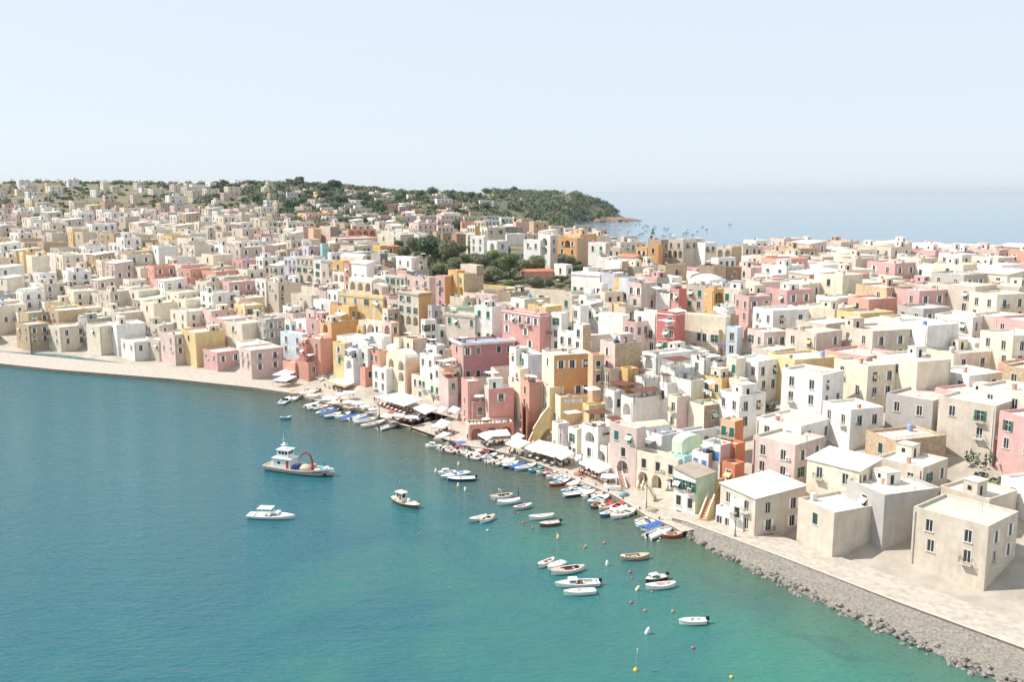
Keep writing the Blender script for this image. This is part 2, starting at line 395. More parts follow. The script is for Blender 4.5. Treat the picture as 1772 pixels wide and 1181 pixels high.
        if rt=='flat' and rnd.random()<.28 and wR>3.5:
            b=MB()
            for q in range(int(wR/1.2)+1): b.tube((.1+q*1.2*(wR-.2)/(int(wR/1.2)*1.2),.12,0),(.1+q*1.2*(wR-.2)/(int(wR/1.2)*1.2),.12,.6),.02,.02,METAL,4)
            b.tube((.1,.12,.6),(wR-.1,.12,.6),.025,.025,METAL,4); b.tube((.1,.12,.3),(wR-.1,.12,.3),.02,.02,METAL,4); b.tube((.12,.1,.6),(.12,wL-.1,.6),.025,.025,METAL,4)
            part('railing', b.mesh('railing'), root, (0,0,H))
        if rnd.random()<.5:
            b=MB(); pm=rnd.choice((GMETAL,WHITE,WOOD)); b.tube((0,0,0),(0,0,H-.7),.06,.06,pm,5); x=rnd.choice((.35,wR-.35)); part('drainpipe', b.mesh('drainpipe'), root, (x,-.09,0) if rnd.random()<.5 else (-.09,rnd.choice((.4,wL-.4)),0))
        for face,s,z,dd,k in items:
            if dd or k in DM: continue
            e=rnd.random()
            if e<.16 and z>2:
                part('balcony', BALC[rnd.randrange(2)], root, (s,-.003,z-.15) if face=='R' else (-.003,s,z-.15), 0 if face=='R' else -math.pi/2)
            elif e<.24:
                part('blind', BLIND[rnd.randrange(3)], root, (s,-.05,z+1.5) if face=='R' else (-.05,s,z+1.5), 0 if face=='R' else -math.pi/2)
            elif e<.31 and s>1.6:
                part('air_conditioner', ACU, root, (s-1.1,-.002,z+.2) if face=='R' else (-.002,s-1.1,z+.2), 0 if face=='R' else -math.pi/2)
    FOOT.append((cs,zt))
    HOUSES.append(root)
    return root
DM={k:door_mesh(k) for k in 'GBDW'}
CHIM=[]
for k in ('white','terracotta'):
    b=MB(); b.box(-.3,.3,-.3,.3,0,1.1,wallm(k)); b.box(-.38,.38,-.38,.38,1.1,1.22,roofm('c')); CHIM.append(b.mesh('chimney'))
b=MB(); b.tube((0,0,0),(0,0,2.6),.03,.03,GMETAL,4)
for z,w in ((2.5,.5),(2.3,.6),(2.1,.5)): b.tube((-w,0,z),(w,0,z),.02,.02,GMETAL,4)
ANT=b.mesh('antenna')
b=MB(); b.tube((0,0,0),(0,0,.9),.04,.04,GMETAL,5)
b.lathe([(.05,0),(.3,.06),(.48,.2)],WHITE,(0,0,.9),10); DISH=b.mesh('dish')
TANK=[]
for c in ((.25,.35,.55),(.6,.58,.55)):
    b=MB(); b.lathe([(.55,0),(.55,1.0),(.4,1.15),(.15,1.2)],mat('water tank %.2f'%c[0],c,.5,.1,1),(0,0,.25),10)
    b.box(-.5,.5,-.5,.5,0,.25,roofm('g')); TANK.append(b.mesh('tank'))
CLUT=[]
b=MB(); gp=mat('pot plant leaves',(.06,.11,.04),.8,.4,3); rr_=random.Random(4)
b.box(-.3,1.8,-.2,.2,0,.35,mat('clay pot',(.45,.2,.12),.8,.1,3))
for i in range(4):
    for k in range(16):
        d=Vector((rr_.gauss(0,1),rr_.gauss(0,1),rr_.gauss(.5,1))).normalized(); c=Vector((i*.5,0,.6))+d*.3; q=d.to_track_quat('Z','Y'); b.poly([c+q@Vector((.22,0,0)),c+q@Vector((-.1,.2,0)),c+q@Vector((-.1,-.2,0))],gp)
CLUT.append(('planter',b.mesh('planter'),'planter','long clay planter with green leaves on a roof terrace','planters on the roof terraces'))
b=MB(); b.box(-.5,.5,-.5,.5,.68,.74,WHITE); b.tube((0,0,0),(0,0,.7),.05,.05,METAL,5)
for x in (-.85,.85): b.box(x-.2,x+.2,-.2,.2,0,.45,WOOD); b.box(x-.2 if x<0 else x+.15,x-.15 if x<0 else x+.2,-.2,.2,.45,.9,WOOD)
CLUT.append(('picnic_table',b.mesh('picnic_table'),'table','white topped terrace table with two seats','tables on the roof terraces'))
b=MB(); b.tube((-1,0,0),(-1,0,1.5),.03,.03,METAL,4); b.tube((1,0,0),(1,0,1.5),.03,.03,METAL,4); b.tube((-1,0,1.5),(1,0,1.5),.02,.02,METAL,4)
for i,c in enumerate(((.7,.7,.68),(.45,.55,.7),(.7,.68,.6),(.55,.2,.2))): b.box(-.9+i*.45,-.5+i*.45,-.02,.02,.55,1.5,mat('washing %d'%i,c,.9,.1,3))
CLUT.append(('drying_rack',b.mesh('rack'),'drying rack','drying rack with pastel washing on a roof','drying racks on the roofs'))
b=MB(); b.box(-.6,.6,-.4,.4,0,.9,mat('weathered box',(.36,.31,.26),.9,.3,2)); b.box(.7,1.2,-.3,.3,0,.6,mat('grey crate',(.3,.3,.3),.9,.2,2)); CLUT.append(('storage_box',b.mesh('box'),'storage box','weathered grey storage box on a flat roof','boxes on the flat roofs'))
b=MB(); b.box(-1.1,1.1,-.9,.9,1.9,1.96,CANVAS)
for x in (-1,1):
    for y in (-.8,.8): b.tube((x,y,0),(x,y,1.9),.03,.03,METAL,4)
b.box(-.6,.4,-.4,.4,0,.7,WOOD); CLUT.append(('canopy',b.mesh('canopy'),'canopy','small cream canopy on four thin posts on a roof','small canopies on the roofs'))
BALC=[]
for m_ in (METAL,mat('pale railing',(.6,.58,.54),.6,0)):
    b=MB(); b.box(-.95,.95,-.85,0,-.12,0,mat('stone window surround',(.66,.60,.52)))
    for i in range(13): b.box(-.93+i*.155-.015,-.93+i*.155+.015,-.84,-.81,0,.9,m_)
    b.box(-.95,.95,-.85,-.80,.9,.95,m_)
    for s_ in (-.95,.90): b.box(s_,s_+.05,-.8,0,.9,.95,m_); b.box(s_,s_+.03,-.4,-.37,0,.9,m_)
    BALC.append(b.mesh('balcony'))
BLIND=[]
for i,c in enumerate(((.74,.70,.60),(.68,.45,.25),(.45,.55,.50))):
    b=MB(); m_=mat('blind cloth %d'%i,c,.9,.1,2); b.poly([(-.75,0,0),(.75,0,0),(.75,-.75,-.65),(-.75,-.75,-.65)],m_); b.poly([(-.75,-.75,-.65),(.75,-.75,-.65),(.75,-.75,-.8),(-.75,-.75,-.8)],m_); b.poly([(-.75,0,-.02),(-.75,-.75,-.67),(.75,-.75,-.67),(.75,0,-.02)],m_); BLIND.append(b.mesh('blind'))
b=MB(); b.box(-.4,.4,-.35,0,0,.55,WHITE); b.box(-.15,.25,-.354,-.35,.1,.45,DARK); ACU=b.mesh('air_conditioner')
def solve_px(C, dx, dy, pxt, lo, hi):
    """distance t along (dx,dy) from C so that it projects to column pxt"""
    k=(pxt-CX)/F; c0=C[1]*cp-(C[2]-CAMZ)*sp
    den=dx-k*dy*cp
    t=(k*c0-C[0])/den if abs(den)>1e-6 else hi
    if t<0: t=hi if t<-1e-3 and abs(den)<.05 else lo
    return max(lo,min(hi,t))
def Bz(ox,oy,sc):   # zone factory: coordinates of a magnified view -> photo pixels
    def f(xl,xm,xr,yt,h,th,col,spec='',desc=None,label=None,yb=None,dep=None,Y=None,**kw):
        xl,xm,xr=(ox+q/sc for q in (xl,xm,xr)); yt=oy+yt/sc
        th=R(th)
        if yb is not None:
            yb=oy+yb/sc; c=hit(xm,yb); a,b_,cc=ray(xm,yt); t=c[1]/b_; C=Vector((a*t,c[1],CAMZ+cc*t))
        elif Y is not None:
            a,b_,cc=ray(xm,yt); t=Y/b_; C=Vector((a*t,Y,CAMZ+cc*t))
        else: C=hit(xm,yt,h)
        mn=3.
        dmax=16 if C[1]<330 else (22 if C[1]<700 else 30)
        wR=solve_px(C,math.cos(th),math.sin(th),xr,mn,30 if C[1]<700 else 60); wL=solve_px(C,-math.sin(th),math.cos(th),xl,mn,dep or dmax)
        if dep: wL=max(wL,min(dep,wL if xl<xm-1.5 else dep))
        elif xm-xl<2.2: wL=min(dmax,9)
        if xr-xm<2.2: wR=max(wR,5)
        return house(C,C[2],th,wR,wL,col,spec=spec,desc=desc,label=label,**kw)
    return f
s_=6.815
A=Bz(495,300,s_); Bq=Bz(755,300,s_); Cq=Bz(1015,300,s_); D=Bz(495,430,s_); E=Bz(755,430,s_); Fq=Bz(1015,430,s_)
G=Bz(495,570,s_); Hq=Bz(680,570,s_); I=Bz(850,570,s_); Kq=Bz(1016,570,s_); L=Bz(1016,720,s_); N=Bz(1016,820,s_)
# ================= far hill, upper left =================
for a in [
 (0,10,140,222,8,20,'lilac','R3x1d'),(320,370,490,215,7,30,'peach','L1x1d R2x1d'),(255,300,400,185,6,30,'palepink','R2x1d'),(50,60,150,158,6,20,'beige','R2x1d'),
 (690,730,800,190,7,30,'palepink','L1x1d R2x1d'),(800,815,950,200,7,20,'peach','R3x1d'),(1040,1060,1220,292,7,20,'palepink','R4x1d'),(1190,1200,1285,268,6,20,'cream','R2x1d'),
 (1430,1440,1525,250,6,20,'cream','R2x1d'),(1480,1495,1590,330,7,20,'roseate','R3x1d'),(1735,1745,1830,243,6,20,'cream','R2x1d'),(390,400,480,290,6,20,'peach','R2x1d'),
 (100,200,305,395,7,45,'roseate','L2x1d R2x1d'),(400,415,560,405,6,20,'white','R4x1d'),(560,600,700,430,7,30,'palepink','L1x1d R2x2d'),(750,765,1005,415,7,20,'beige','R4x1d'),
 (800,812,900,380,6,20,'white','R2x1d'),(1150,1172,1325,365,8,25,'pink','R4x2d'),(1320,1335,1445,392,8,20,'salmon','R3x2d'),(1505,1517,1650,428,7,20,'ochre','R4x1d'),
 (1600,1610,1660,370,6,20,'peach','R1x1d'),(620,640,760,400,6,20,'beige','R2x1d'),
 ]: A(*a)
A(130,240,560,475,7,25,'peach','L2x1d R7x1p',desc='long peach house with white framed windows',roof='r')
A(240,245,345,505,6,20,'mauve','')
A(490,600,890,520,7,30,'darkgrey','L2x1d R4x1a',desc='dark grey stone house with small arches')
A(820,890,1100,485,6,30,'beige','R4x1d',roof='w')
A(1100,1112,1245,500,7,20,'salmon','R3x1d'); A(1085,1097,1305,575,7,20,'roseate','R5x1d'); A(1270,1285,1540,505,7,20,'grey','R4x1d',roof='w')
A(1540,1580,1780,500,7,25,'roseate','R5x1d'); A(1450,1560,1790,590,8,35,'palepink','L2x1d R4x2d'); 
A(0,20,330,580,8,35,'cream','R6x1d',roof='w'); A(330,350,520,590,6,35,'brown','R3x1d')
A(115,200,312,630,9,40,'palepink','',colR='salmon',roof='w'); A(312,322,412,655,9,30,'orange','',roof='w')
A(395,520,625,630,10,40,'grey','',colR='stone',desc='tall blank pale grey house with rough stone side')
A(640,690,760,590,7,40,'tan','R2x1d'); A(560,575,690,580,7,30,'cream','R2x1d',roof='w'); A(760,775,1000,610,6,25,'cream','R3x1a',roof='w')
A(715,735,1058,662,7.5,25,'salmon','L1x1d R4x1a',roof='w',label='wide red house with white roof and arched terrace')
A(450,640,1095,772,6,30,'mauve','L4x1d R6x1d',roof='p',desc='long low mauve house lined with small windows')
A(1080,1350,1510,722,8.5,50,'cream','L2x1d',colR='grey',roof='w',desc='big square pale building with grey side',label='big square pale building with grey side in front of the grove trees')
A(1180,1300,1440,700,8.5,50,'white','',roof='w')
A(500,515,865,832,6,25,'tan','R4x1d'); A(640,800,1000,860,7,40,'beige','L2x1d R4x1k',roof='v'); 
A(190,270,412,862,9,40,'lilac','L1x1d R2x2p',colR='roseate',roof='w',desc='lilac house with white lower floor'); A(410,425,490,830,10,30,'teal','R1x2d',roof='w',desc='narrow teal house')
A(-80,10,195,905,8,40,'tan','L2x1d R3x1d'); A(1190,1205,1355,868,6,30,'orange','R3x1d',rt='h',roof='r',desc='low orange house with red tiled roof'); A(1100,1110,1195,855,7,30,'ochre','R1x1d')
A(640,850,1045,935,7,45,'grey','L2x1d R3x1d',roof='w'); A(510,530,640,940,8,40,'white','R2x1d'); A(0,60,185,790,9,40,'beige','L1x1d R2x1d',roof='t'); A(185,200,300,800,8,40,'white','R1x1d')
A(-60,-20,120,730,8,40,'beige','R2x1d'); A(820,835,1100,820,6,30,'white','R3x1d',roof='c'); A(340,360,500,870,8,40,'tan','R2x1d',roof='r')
# ================= rows above the yellow palace =================
D(-30,112,124,105,12,55,'lilac','L3x2d L2x1a@2',desc='pale lilac row house with arched ground floor',dep=9)
D(112,320,332,100,12.3,55,'beige','L4x1d L3x1o@1 L2x1a@2',desc='beige row house with green shutters',cor=True)
D(322,412,424,140,11.6,55,'white','L1x1o L1x1o@1 L1x1A@2',desc='narrow white row house with arch below')
D(412,545,560,140,12,55,'beige','L2x1d L2x1d@1 L1x1d@2',desc='worn beige row house',cor='grey')
D(545,672,690,150,12,52,'ochre','L1x1g@0',desc='small orange house with cream awning')
D(548,690,702,282,8.2,52,'white','L2x1A',desc='white house with two arches above bushes')
D(680,742,775,180,13,50,'salmon','L1x3p',desc='narrow salmon house with red balconies',colR='roseate')
D(770,948,1040,190,13.5,45,'white','L2x1g@1',desc='plain white house with sloping roof line',rt='s')
D(1035,1172,1182,330,11,45,'white','L2x1g@0',desc='white house with tall green shutter')
D(640,902,915,110,11,50,'cream','',roof='w',rt='v'); D(905,952,1035,92,11,45,'white','R1x1d',colR='brown')
D(1000,1110,1198,62,13,45,'grey','L1x1d@1',colR='darkgrey',desc='grey concrete tower with round dish',roof='g')
D(1150,1162,1300,165,10,40,'stone','R1x1d'); D(1296,1478,1532,108,13,40,'white','L2x1d',roof='w',desc='white flat house beside the dark trees'); D(1520,1530,1665,112,12.5,20,'beige','R1x1n',roof='w',colR='beige')
D(1300,1420,1690,262,10,35,'roseate','',colR='grey',roof='p'); D(1040,1100,1290,250,10,40,'beige','R1x1d',roof='p')
D(1180,1402,1415,322,11,50,'beige','L4x1g L4x1g@1',desc='beige house with two rows of green shutters',cor=True,roof='p')
D(1398,1700,1716,352,9,48,'mauve','L5x1p@1',desc='long red house with small white windows',roof='p',cor='mauve')
D(1400,1690,1800,345,11,45,'palepink','L3x1d',roof='r')
# yellow palace group
D(625,1142,1160,572,14,52,'yellow','L4x1b L3x1d@2',desc='wide yellow palace with blue shutters',cor='beige',roof='c',dep=22)
D(740,1010,1150,400,15,48,'cream','L3x1a R1x1d',desc='cream vaulted chapel above the yellow palace',rt='v',roof='c'); D(990,1132,1150,470,13,48,'beige','L1x1A',rt='V',roof='c')
D(1150,1215,1330,560,14,40,'roseate','L1x2d R2x2n',roof='p'); D(1200,1320,1340,610,13,50,'palepink','L2x2d')
D(765,1036,1092,712,10,50,'white','L3x1A',colR='palepink',roof='w',desc='white loggia with three arches below the yellow palace')
D(520,740,840,690,13,45,'ochre','L1x1p R1x2d',colR='orange',roof='y',desc='ochre terrace house with white blue canopy')
D(392,532,842,872,13,42,'peach','L1x1A@0',colR='orange',roof='y',desc='orange block with arch and broad terrace')
D(850,1145,1160,880,11,52,'cream','L1x1a L2x1p',roof='w',desc='cream lower house with one tall arch'); 
D(840,905,960,920,10,50,'ochre','L1x2a',roof='y',colR='yellow')
D(235,385,395,845,12,48,'roseate','L1x2d',roof='p',colR='beige'); D(100,240,300,850,11,48,'white','L1x2d R1x1d')
D(320,530,545,625,13,48,'white','L1x1p@0',roof='w',desc='plain white cube house'); D(480,612,745,505,13,45,'white','L2x1p',roof='w'); D(55,300,335,560,12.5,48,'beige','L1x1d',roof='c')
D(178,372,385,462,12.5,48,'cream','',roof='c'); D(375,470,482,500,12.5,48,'palepink','',colR='red',roof='c'); D(-30,178,192,412,12,48,'stone','L1x1d',roof='c')
D(180,205,340,620,11,48,'beige','R2x1n',roof='p'); D(-40,60,180,690,11,45,'white','L1x1d R1x1d',roof='w'); D(0,80,235,770,10,45,'palepink','L1x1d R2x2p',roof='w'); D(230,330,470,730,12,45,'palepink','L1x1d R1x1d',roof='c')
D(120,200,250,960,8,45,'pink','L1x1d'); D(-20,50,130,860,9,45,'white','L1x1b R1x1b',roof='w')
# tall tower block of beige and orange
D(1320,1562,1725,530,19,40,'beige','L3x2o L3x1a@2 L3x1d@4',colR='orange',desc='tall weathered beige block with bare orange side',cor='stone',roof='p')
D(1140,1240,1325,880,13,42,'palepink','L1x3a R1x3o',colR='peach',desc='peeling pink house with stacked arches'); D(1150,1200,1330,720,15,42,'cream','L1x3d R2x3d',colR='roseate')
D(1490,1520,1660,1030,9,40,'cream','R1x1d',roof='w')
D(1600,1640,1772,850,14,30,'white','L1x2p R2x3p'); D(1680,1720,1790,680,15,30,'grey','L1x1d R1x2d',roof='g')
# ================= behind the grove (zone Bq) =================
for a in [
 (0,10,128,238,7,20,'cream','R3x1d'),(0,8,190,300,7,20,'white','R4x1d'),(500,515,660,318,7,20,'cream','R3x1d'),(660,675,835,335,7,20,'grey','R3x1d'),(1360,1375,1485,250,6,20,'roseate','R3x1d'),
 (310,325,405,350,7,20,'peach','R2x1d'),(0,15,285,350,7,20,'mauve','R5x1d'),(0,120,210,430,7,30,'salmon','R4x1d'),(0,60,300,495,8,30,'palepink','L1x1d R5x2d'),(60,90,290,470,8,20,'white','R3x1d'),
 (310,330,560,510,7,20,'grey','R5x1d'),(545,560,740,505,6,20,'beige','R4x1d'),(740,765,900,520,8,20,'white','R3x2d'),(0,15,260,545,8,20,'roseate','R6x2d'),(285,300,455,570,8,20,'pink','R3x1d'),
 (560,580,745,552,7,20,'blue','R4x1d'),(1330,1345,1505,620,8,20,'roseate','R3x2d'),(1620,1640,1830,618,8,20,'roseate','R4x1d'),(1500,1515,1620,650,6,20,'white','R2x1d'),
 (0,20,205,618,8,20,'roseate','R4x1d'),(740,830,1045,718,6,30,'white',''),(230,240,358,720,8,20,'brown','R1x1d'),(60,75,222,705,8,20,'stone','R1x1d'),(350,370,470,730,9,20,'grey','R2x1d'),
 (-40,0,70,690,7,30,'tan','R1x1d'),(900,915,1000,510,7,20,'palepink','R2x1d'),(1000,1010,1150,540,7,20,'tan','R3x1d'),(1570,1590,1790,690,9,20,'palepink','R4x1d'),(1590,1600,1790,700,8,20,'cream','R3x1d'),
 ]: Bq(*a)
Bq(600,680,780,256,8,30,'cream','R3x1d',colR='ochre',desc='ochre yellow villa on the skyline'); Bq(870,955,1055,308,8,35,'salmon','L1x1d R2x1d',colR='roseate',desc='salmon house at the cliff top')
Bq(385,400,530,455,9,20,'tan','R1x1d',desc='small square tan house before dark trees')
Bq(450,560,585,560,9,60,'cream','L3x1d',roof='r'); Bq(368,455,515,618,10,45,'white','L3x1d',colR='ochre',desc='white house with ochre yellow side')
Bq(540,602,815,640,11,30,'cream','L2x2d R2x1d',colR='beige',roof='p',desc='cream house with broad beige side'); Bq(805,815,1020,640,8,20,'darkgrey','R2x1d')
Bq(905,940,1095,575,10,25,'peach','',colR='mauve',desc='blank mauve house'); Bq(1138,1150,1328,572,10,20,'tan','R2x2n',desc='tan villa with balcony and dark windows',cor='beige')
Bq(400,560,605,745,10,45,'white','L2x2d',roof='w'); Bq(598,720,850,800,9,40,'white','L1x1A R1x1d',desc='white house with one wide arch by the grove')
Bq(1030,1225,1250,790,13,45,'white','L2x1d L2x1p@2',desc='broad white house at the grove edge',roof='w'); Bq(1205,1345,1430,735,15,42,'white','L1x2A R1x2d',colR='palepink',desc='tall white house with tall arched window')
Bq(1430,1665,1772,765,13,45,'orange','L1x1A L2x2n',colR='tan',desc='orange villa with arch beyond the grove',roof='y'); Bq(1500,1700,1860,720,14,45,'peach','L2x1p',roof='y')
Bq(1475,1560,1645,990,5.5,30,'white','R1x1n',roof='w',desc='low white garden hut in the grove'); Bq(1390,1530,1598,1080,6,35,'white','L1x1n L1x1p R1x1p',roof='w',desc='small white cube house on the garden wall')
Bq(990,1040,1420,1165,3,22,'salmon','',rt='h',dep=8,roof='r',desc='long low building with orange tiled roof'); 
# ================= right top (zone Cq) =================
Cq(-30,70,95,715,13,50,'orange','L2x1n',roof='y',colR='orange'); Cq(65,110,242,655,9,30,'roseate','R3x1n'); Cq(80,90,272,735,9,25,'cream','',roof='w')
Cq(20,225,282,822,12,48,'white','L2x1g',desc='white house with two green shuttered windows',colR='beige'); Cq(260,390,430,880,9,48,'beige','L2x1d R1x1d')
Cq(420,440,602,745,8,25,'roseate','R3x1n',desc='dusky pink house beside the bay'); Cq(270,290,420,710,7,25,'stone','R2x1d'); Cq(360,400,700,815,9,30,'cream','R5x1p',roof='w')
Cq(585,715,735,872,11,50,'ochre','L2x1n',desc='ochre house front with brown window'); Cq(725,850,870,840,12.5,50,'orange','L1x1n',desc='orange house with red terrace wall')
Cq(868,880,965,785,14,25,'stone','R2x2d',desc='bare brown stone house beside cypress'); Cq(955,1140,1150,780,14,48,'beige','L2x1d L3x1a@1',desc='beige house with small round arches'); 
Cq(1145,1160,1395,778,14,22,'beige','R3x1d',desc='wide weathered beige house before the sea',cor=True); Cq(1390,1400,1535,820,13,20,'white','R2x1d',roof='c'); Cq(1535,1712,1725,872,12,48,'beige','L2x1a',colR='tan',desc='square beige house with arched opening'); Cq(1715,1730,1830,860,12,20,'tan','R1x1d')
Cq(105,275,285,990,8,48,'white','',desc='small white cube house with plain walls'); Cq(350,560,600,1000,7,40,'white','L2x1p',rt='s',roof='r',desc='white garden house with red pitched roof'); Cq(600,610,740,1010,6,30,'cream','',roof='r'); Cq(840,850,1060,960,5,30,'cream','',roof='p')
# ================= right middle (zone Fq) =================
Fq(215,415,495,152,9,35,'white','',colR='tan',desc='white wall house with brown side',roof='w'); Fq(0,20,180,230,8,30,'white','',roof='w'); Fq(180,200,500,262,7,30,'stone','',roof='c')
Fq(840,935,1185,200,9,35,'tan','R1x1n L1x1d',colR='tan',roof='c',desc='low brown stone house with square window'); Fq(550,560,840,215,7,30,'beige','',roof='c'); Fq(720,730,860,180,7,30,'grey','',roof='v')
Fq(1330,1500,1650,208,12,38,'stone','',colR='tan',desc='bare brown stone tower block',roof='t'); Fq(1640,1655,1830,225,11,30,'brown','R1x1d'); Fq(1495,1555,1760,115,13,35,'white','R3x1G',colR='white',roof='w')
Fq(-180,155,162,300,11,50,'white','L4x1g@1',desc='long white house with tall green shutters',cor='lilac',roof='w'); Fq(155,332,345,300,12,50,'lilac','L2x1g@1',desc='pale lilac house front'); Fq(328,432,440,342,12,50,'yellow','L1x1o@1',desc='slim yellow house with brown window'); Fq(430,490,500,350,12,50,'blue','L1x1a@1')
Fq(490,650,825,412,13,40,'palepink','L2x1p L1x1g@1 L2x1p@2',colR='beige',desc='pale pink house with corner terrace plants',roof='w'); Fq(820,830,985,345,9,25,'roseate','R2x1d',colR='grey',roof='p'); Fq(1000,1010,1130,340,9,25,'white','')
Fq(830,980,990,535,10,48,'white','',roof='w'); Fq(910,1000,1010,430,12,48,'white','L2x1d'); Fq(715,820,835,560,9,48,'roseate','L1x1k',colR='white',roof='r')
Fq(985,1092,1178,480,12,38,'pink','L2x1b',colR='red',desc='pink and crimson cube house with blue windows',roof='p')
Fq(1178,1492,1500,445,12,50,'beige','L3x1g L3x1g@1',desc='beige stone house with green shutters',roof='c'); Fq(1490,1502,1628,480,12,18,'ochre','R1x1A@0',colR='ochre',desc='ochre house with tall arched door'); Fq(1620,1820,1830,485,12,50,'cream','L2x1g L3x1g@1',desc='cream house beside potted plants')  # ochre block: shaded face beside the cream one, shade put into its colour
Fq(1200,1450,1640,380,11,40,'white','',rt='c',roof='w'); Fq(1460,1600,1830,420,11,40,'white','',roof='w'); Fq(1180,1200,1400,600,6,30,'beige','R2x1a',colR='palepink')
Fq(560,832,840,762,11,48,'white','L2x1p L2x2d@1',desc='narrow white house beside the red one',roof='w'); Fq(830,1046,1060,752,13,50,'red','L2x1d L3x1d@1 L3x1g@2 L2x1a@3',desc='bright red house with balcony terraces',roof='w',cor='white')
Fq(1050,1642,1662,812,11,52,'cream','L1x1g@1 L3x1p@1 L4x1A@2',desc='broad cream house above four arches',roof='w',dep=26); Fq(1350,1560,1620,962,8,45,'cream','L2x1p',colR='ochre',roof='w')
Fq(1655,1780,1800,935,9,50,'blue','L1x2d',desc='pale blue house at the frame edge',roof='w'); Fq(1655,1665,1800,790,10,20,'tan','',roof='w')
Fq(1490,1640,1650,700,10,48,'white','',roof='w'); Fq(0,50,210,480,10,35,'white','L1x1d R1x1d'); Fq(95,180,200,440,11,48,'white','L1x1p',rt='v',roof='v'); Fq(200,220,430,520,10,35,'cream','R2x1n',roof='p')
Fq(0,40,200,620,10,35,'white','R2x1n',roof='w'); Fq(270,300,440,650,9,35,'beige','R2x1n',roof='p'); Fq(0,180,200,700,9,45,'white','L2x1p',roof='w'); Fq(140,430,445,790,9,45,'white','',roof='w'); Fq(440,460,640,700,9,35,'beige','R1x1a',roof='p'); Fq(360,380,440,660,9,30,'yellow','R1x1n'); Fq(440,580,740,870,9,40,'roseate','L2x1d R2x1d',colR='white')
Fq(-60,0,200,560,10,45,'white','L1x1n R1x1d')
# ================= centre (zone E) =================
E(-10,100,142,330,14,42,'roseate','L1x2g L1x1d@2',colR='orange',desc='pink house with green shutters and orange side'); 
E(138,248,300,262,15,40,'ochre','L1x1d L1x1g@2',colR='orange',desc='ochre house front beside the tall arch'); E(270,322,556,300,14.6,38,'yellow','L1x1A@1 L1x1d@0',colR='tan',desc='yellow house with bare brown upper side wall',roof='t'); E(285,475,552,203,17.5,38,'beige','L2x1d',colR='stone',desc='rooftop storey with pale front and stone side',roof='c',Y=HOUSES[-1].location.y+2.2,zb=FOOT[-1][1]-.5)
E(320,655,700,555,8.5,45,'palepink','L1x1n L3x1a',roof='p',desc='low pink house with round arches'); E(520,560,700,500,8,40,'cream','',roof='c')
E(110,456,468,792,12.5,50,'beige','L4x1g L3x1n@2',desc='grey beige house with three green shutters',roof='v',cor='grey'); E(448,658,668,692,14.5,50,'white','L2x1g L2x1g@2',desc='tall white house with dark green shutters',roof='w')
E(660,1222,1345,772,14,40,'pink','L5x1p L4x1p@1 L2x1p@2',desc='large pink palace with pale windows',roof='w',cor=True,yb=None)
E(1225,1240,1345,870,11,30,'pink','R2x2d',roof='r'); E(1080,1292,1478,690,12,40,'yellow','L1x1g R2x1n',roof='w',desc='yellow house behind the pink palace'); E(1480,1602,1622,560,13,48,'beige','L1x2g',desc='narrow white house with one green shutter',roof='w'); E(1350,1475,1490,768,12,48,'white','L1x1O'.replace('O','o')+' L1x2d@1',desc='white house with arched dark window',roof='w')
E(1430,1622,1640,1000,9,45,'white','L2x2p',desc='white block with pale blue windows',roof='p'); E(1620,1730,1800,905,12,42,'white','L1x2p',colR='tan',roof='y'); E(1600,1700,1800,680,12,42,'white','L1x1d',roof='w'); E(1480,1500,1790,870,8,30,'cream','R2x1d',roof='y')
E(880,1040,1345,600,9,38,'white','R1x1g L1x1d',colR='beige',roof='v'); E(690,880,1100,520,8,38,'stone','',roof='c'); E(670,700,1000,660,9,38,'white','R3x1a',roof='w',colR='white'); E(1530,1600,1790,520,9,38,'beige','R2x1n')
E(0,100,240,690,9,40,'beige','L1x1n',roof='c'); E(-20,20,115,920,10,42,'white','L1x1g R1x1g',roof='w'); E(-60,90,130,780,11,45,'palepink','L2x2d',roof='c'); E(215,230,450,700,11,35,'green','',roof='v')
E(160,330,450,590,9,38,'beige','R1x1n',roof='c')
# ================= left quay front (zone G) =================
G(-70,190,205,62,9.5,52,'blue','L2x2d',desc='pale blue house at the left edge',roof='w')
G(150,232,245,175,11,50,'red','L1x1d',roof='w',colR='terracotta',desc='small red upper house'); G(195,402,416,120,12,50,'salmon','L2x1n',roof='c',desc='salmon house behind green creeper')
G(225,350,545,232,9,42,'terracotta','R2x1A',colR='terracotta',roof='p',desc='terracotta house with hidden stair arches'); G(110,260,380,395,6,42,'terracotta','R1x1d',roof='p',desc='low terracotta terrace house'); G(-40,105,140,400,5,48,'salmon','',roof='p',desc='low salmon wall house by the awnings')
G(550,690,705,168,12,50,'yellow','L1x1k L1x1g@1',roof='w',desc='pale yellow house with outside stair')
G(690,850,962,232,11,46,'lilac','L2x1n L1x1d@1',colR='white',roof='c',desc='lilac house with awning terrace'); G(685,790,960,340,8.5,42,'white','L1x1A',roof='w',desc='white house with tall arch and stair wall'); G(860,960,980,230,11,48,'white','L1x2n',roof='w')
G(560,960,1180,140,11,46,'white','',roof='w',desc='broad bright white roof terrace',dep=16); G(940,1150,1200,90,12,46,'white','',roof='w',rt='c'); G(1180,1290,1380,215,10,44,'white','',roof='w',rt='c')
G(975,1100,1200,262,10.5,44,'salmon','L2x1d L1x1d@1',colR='peach',roof='p',desc='small salmon house with dark windows'); G(1100,1120,1385,290,9,30,'beige','R2x1d',roof='p')
G(1180,1412,1575,372,9,40,'cream','L2x1A L2x1A@1',colR='peach',yb=775,desc='cream arched house with blank peach side',rt='V',roof='c',seed=5)  # peach right wall: shade on the cream house put into the plaster
G(1015,1180,1200,470,7.5,42,'white','L2x2d',yb=760,roof='w',desc='white annex beside the arched house'); 
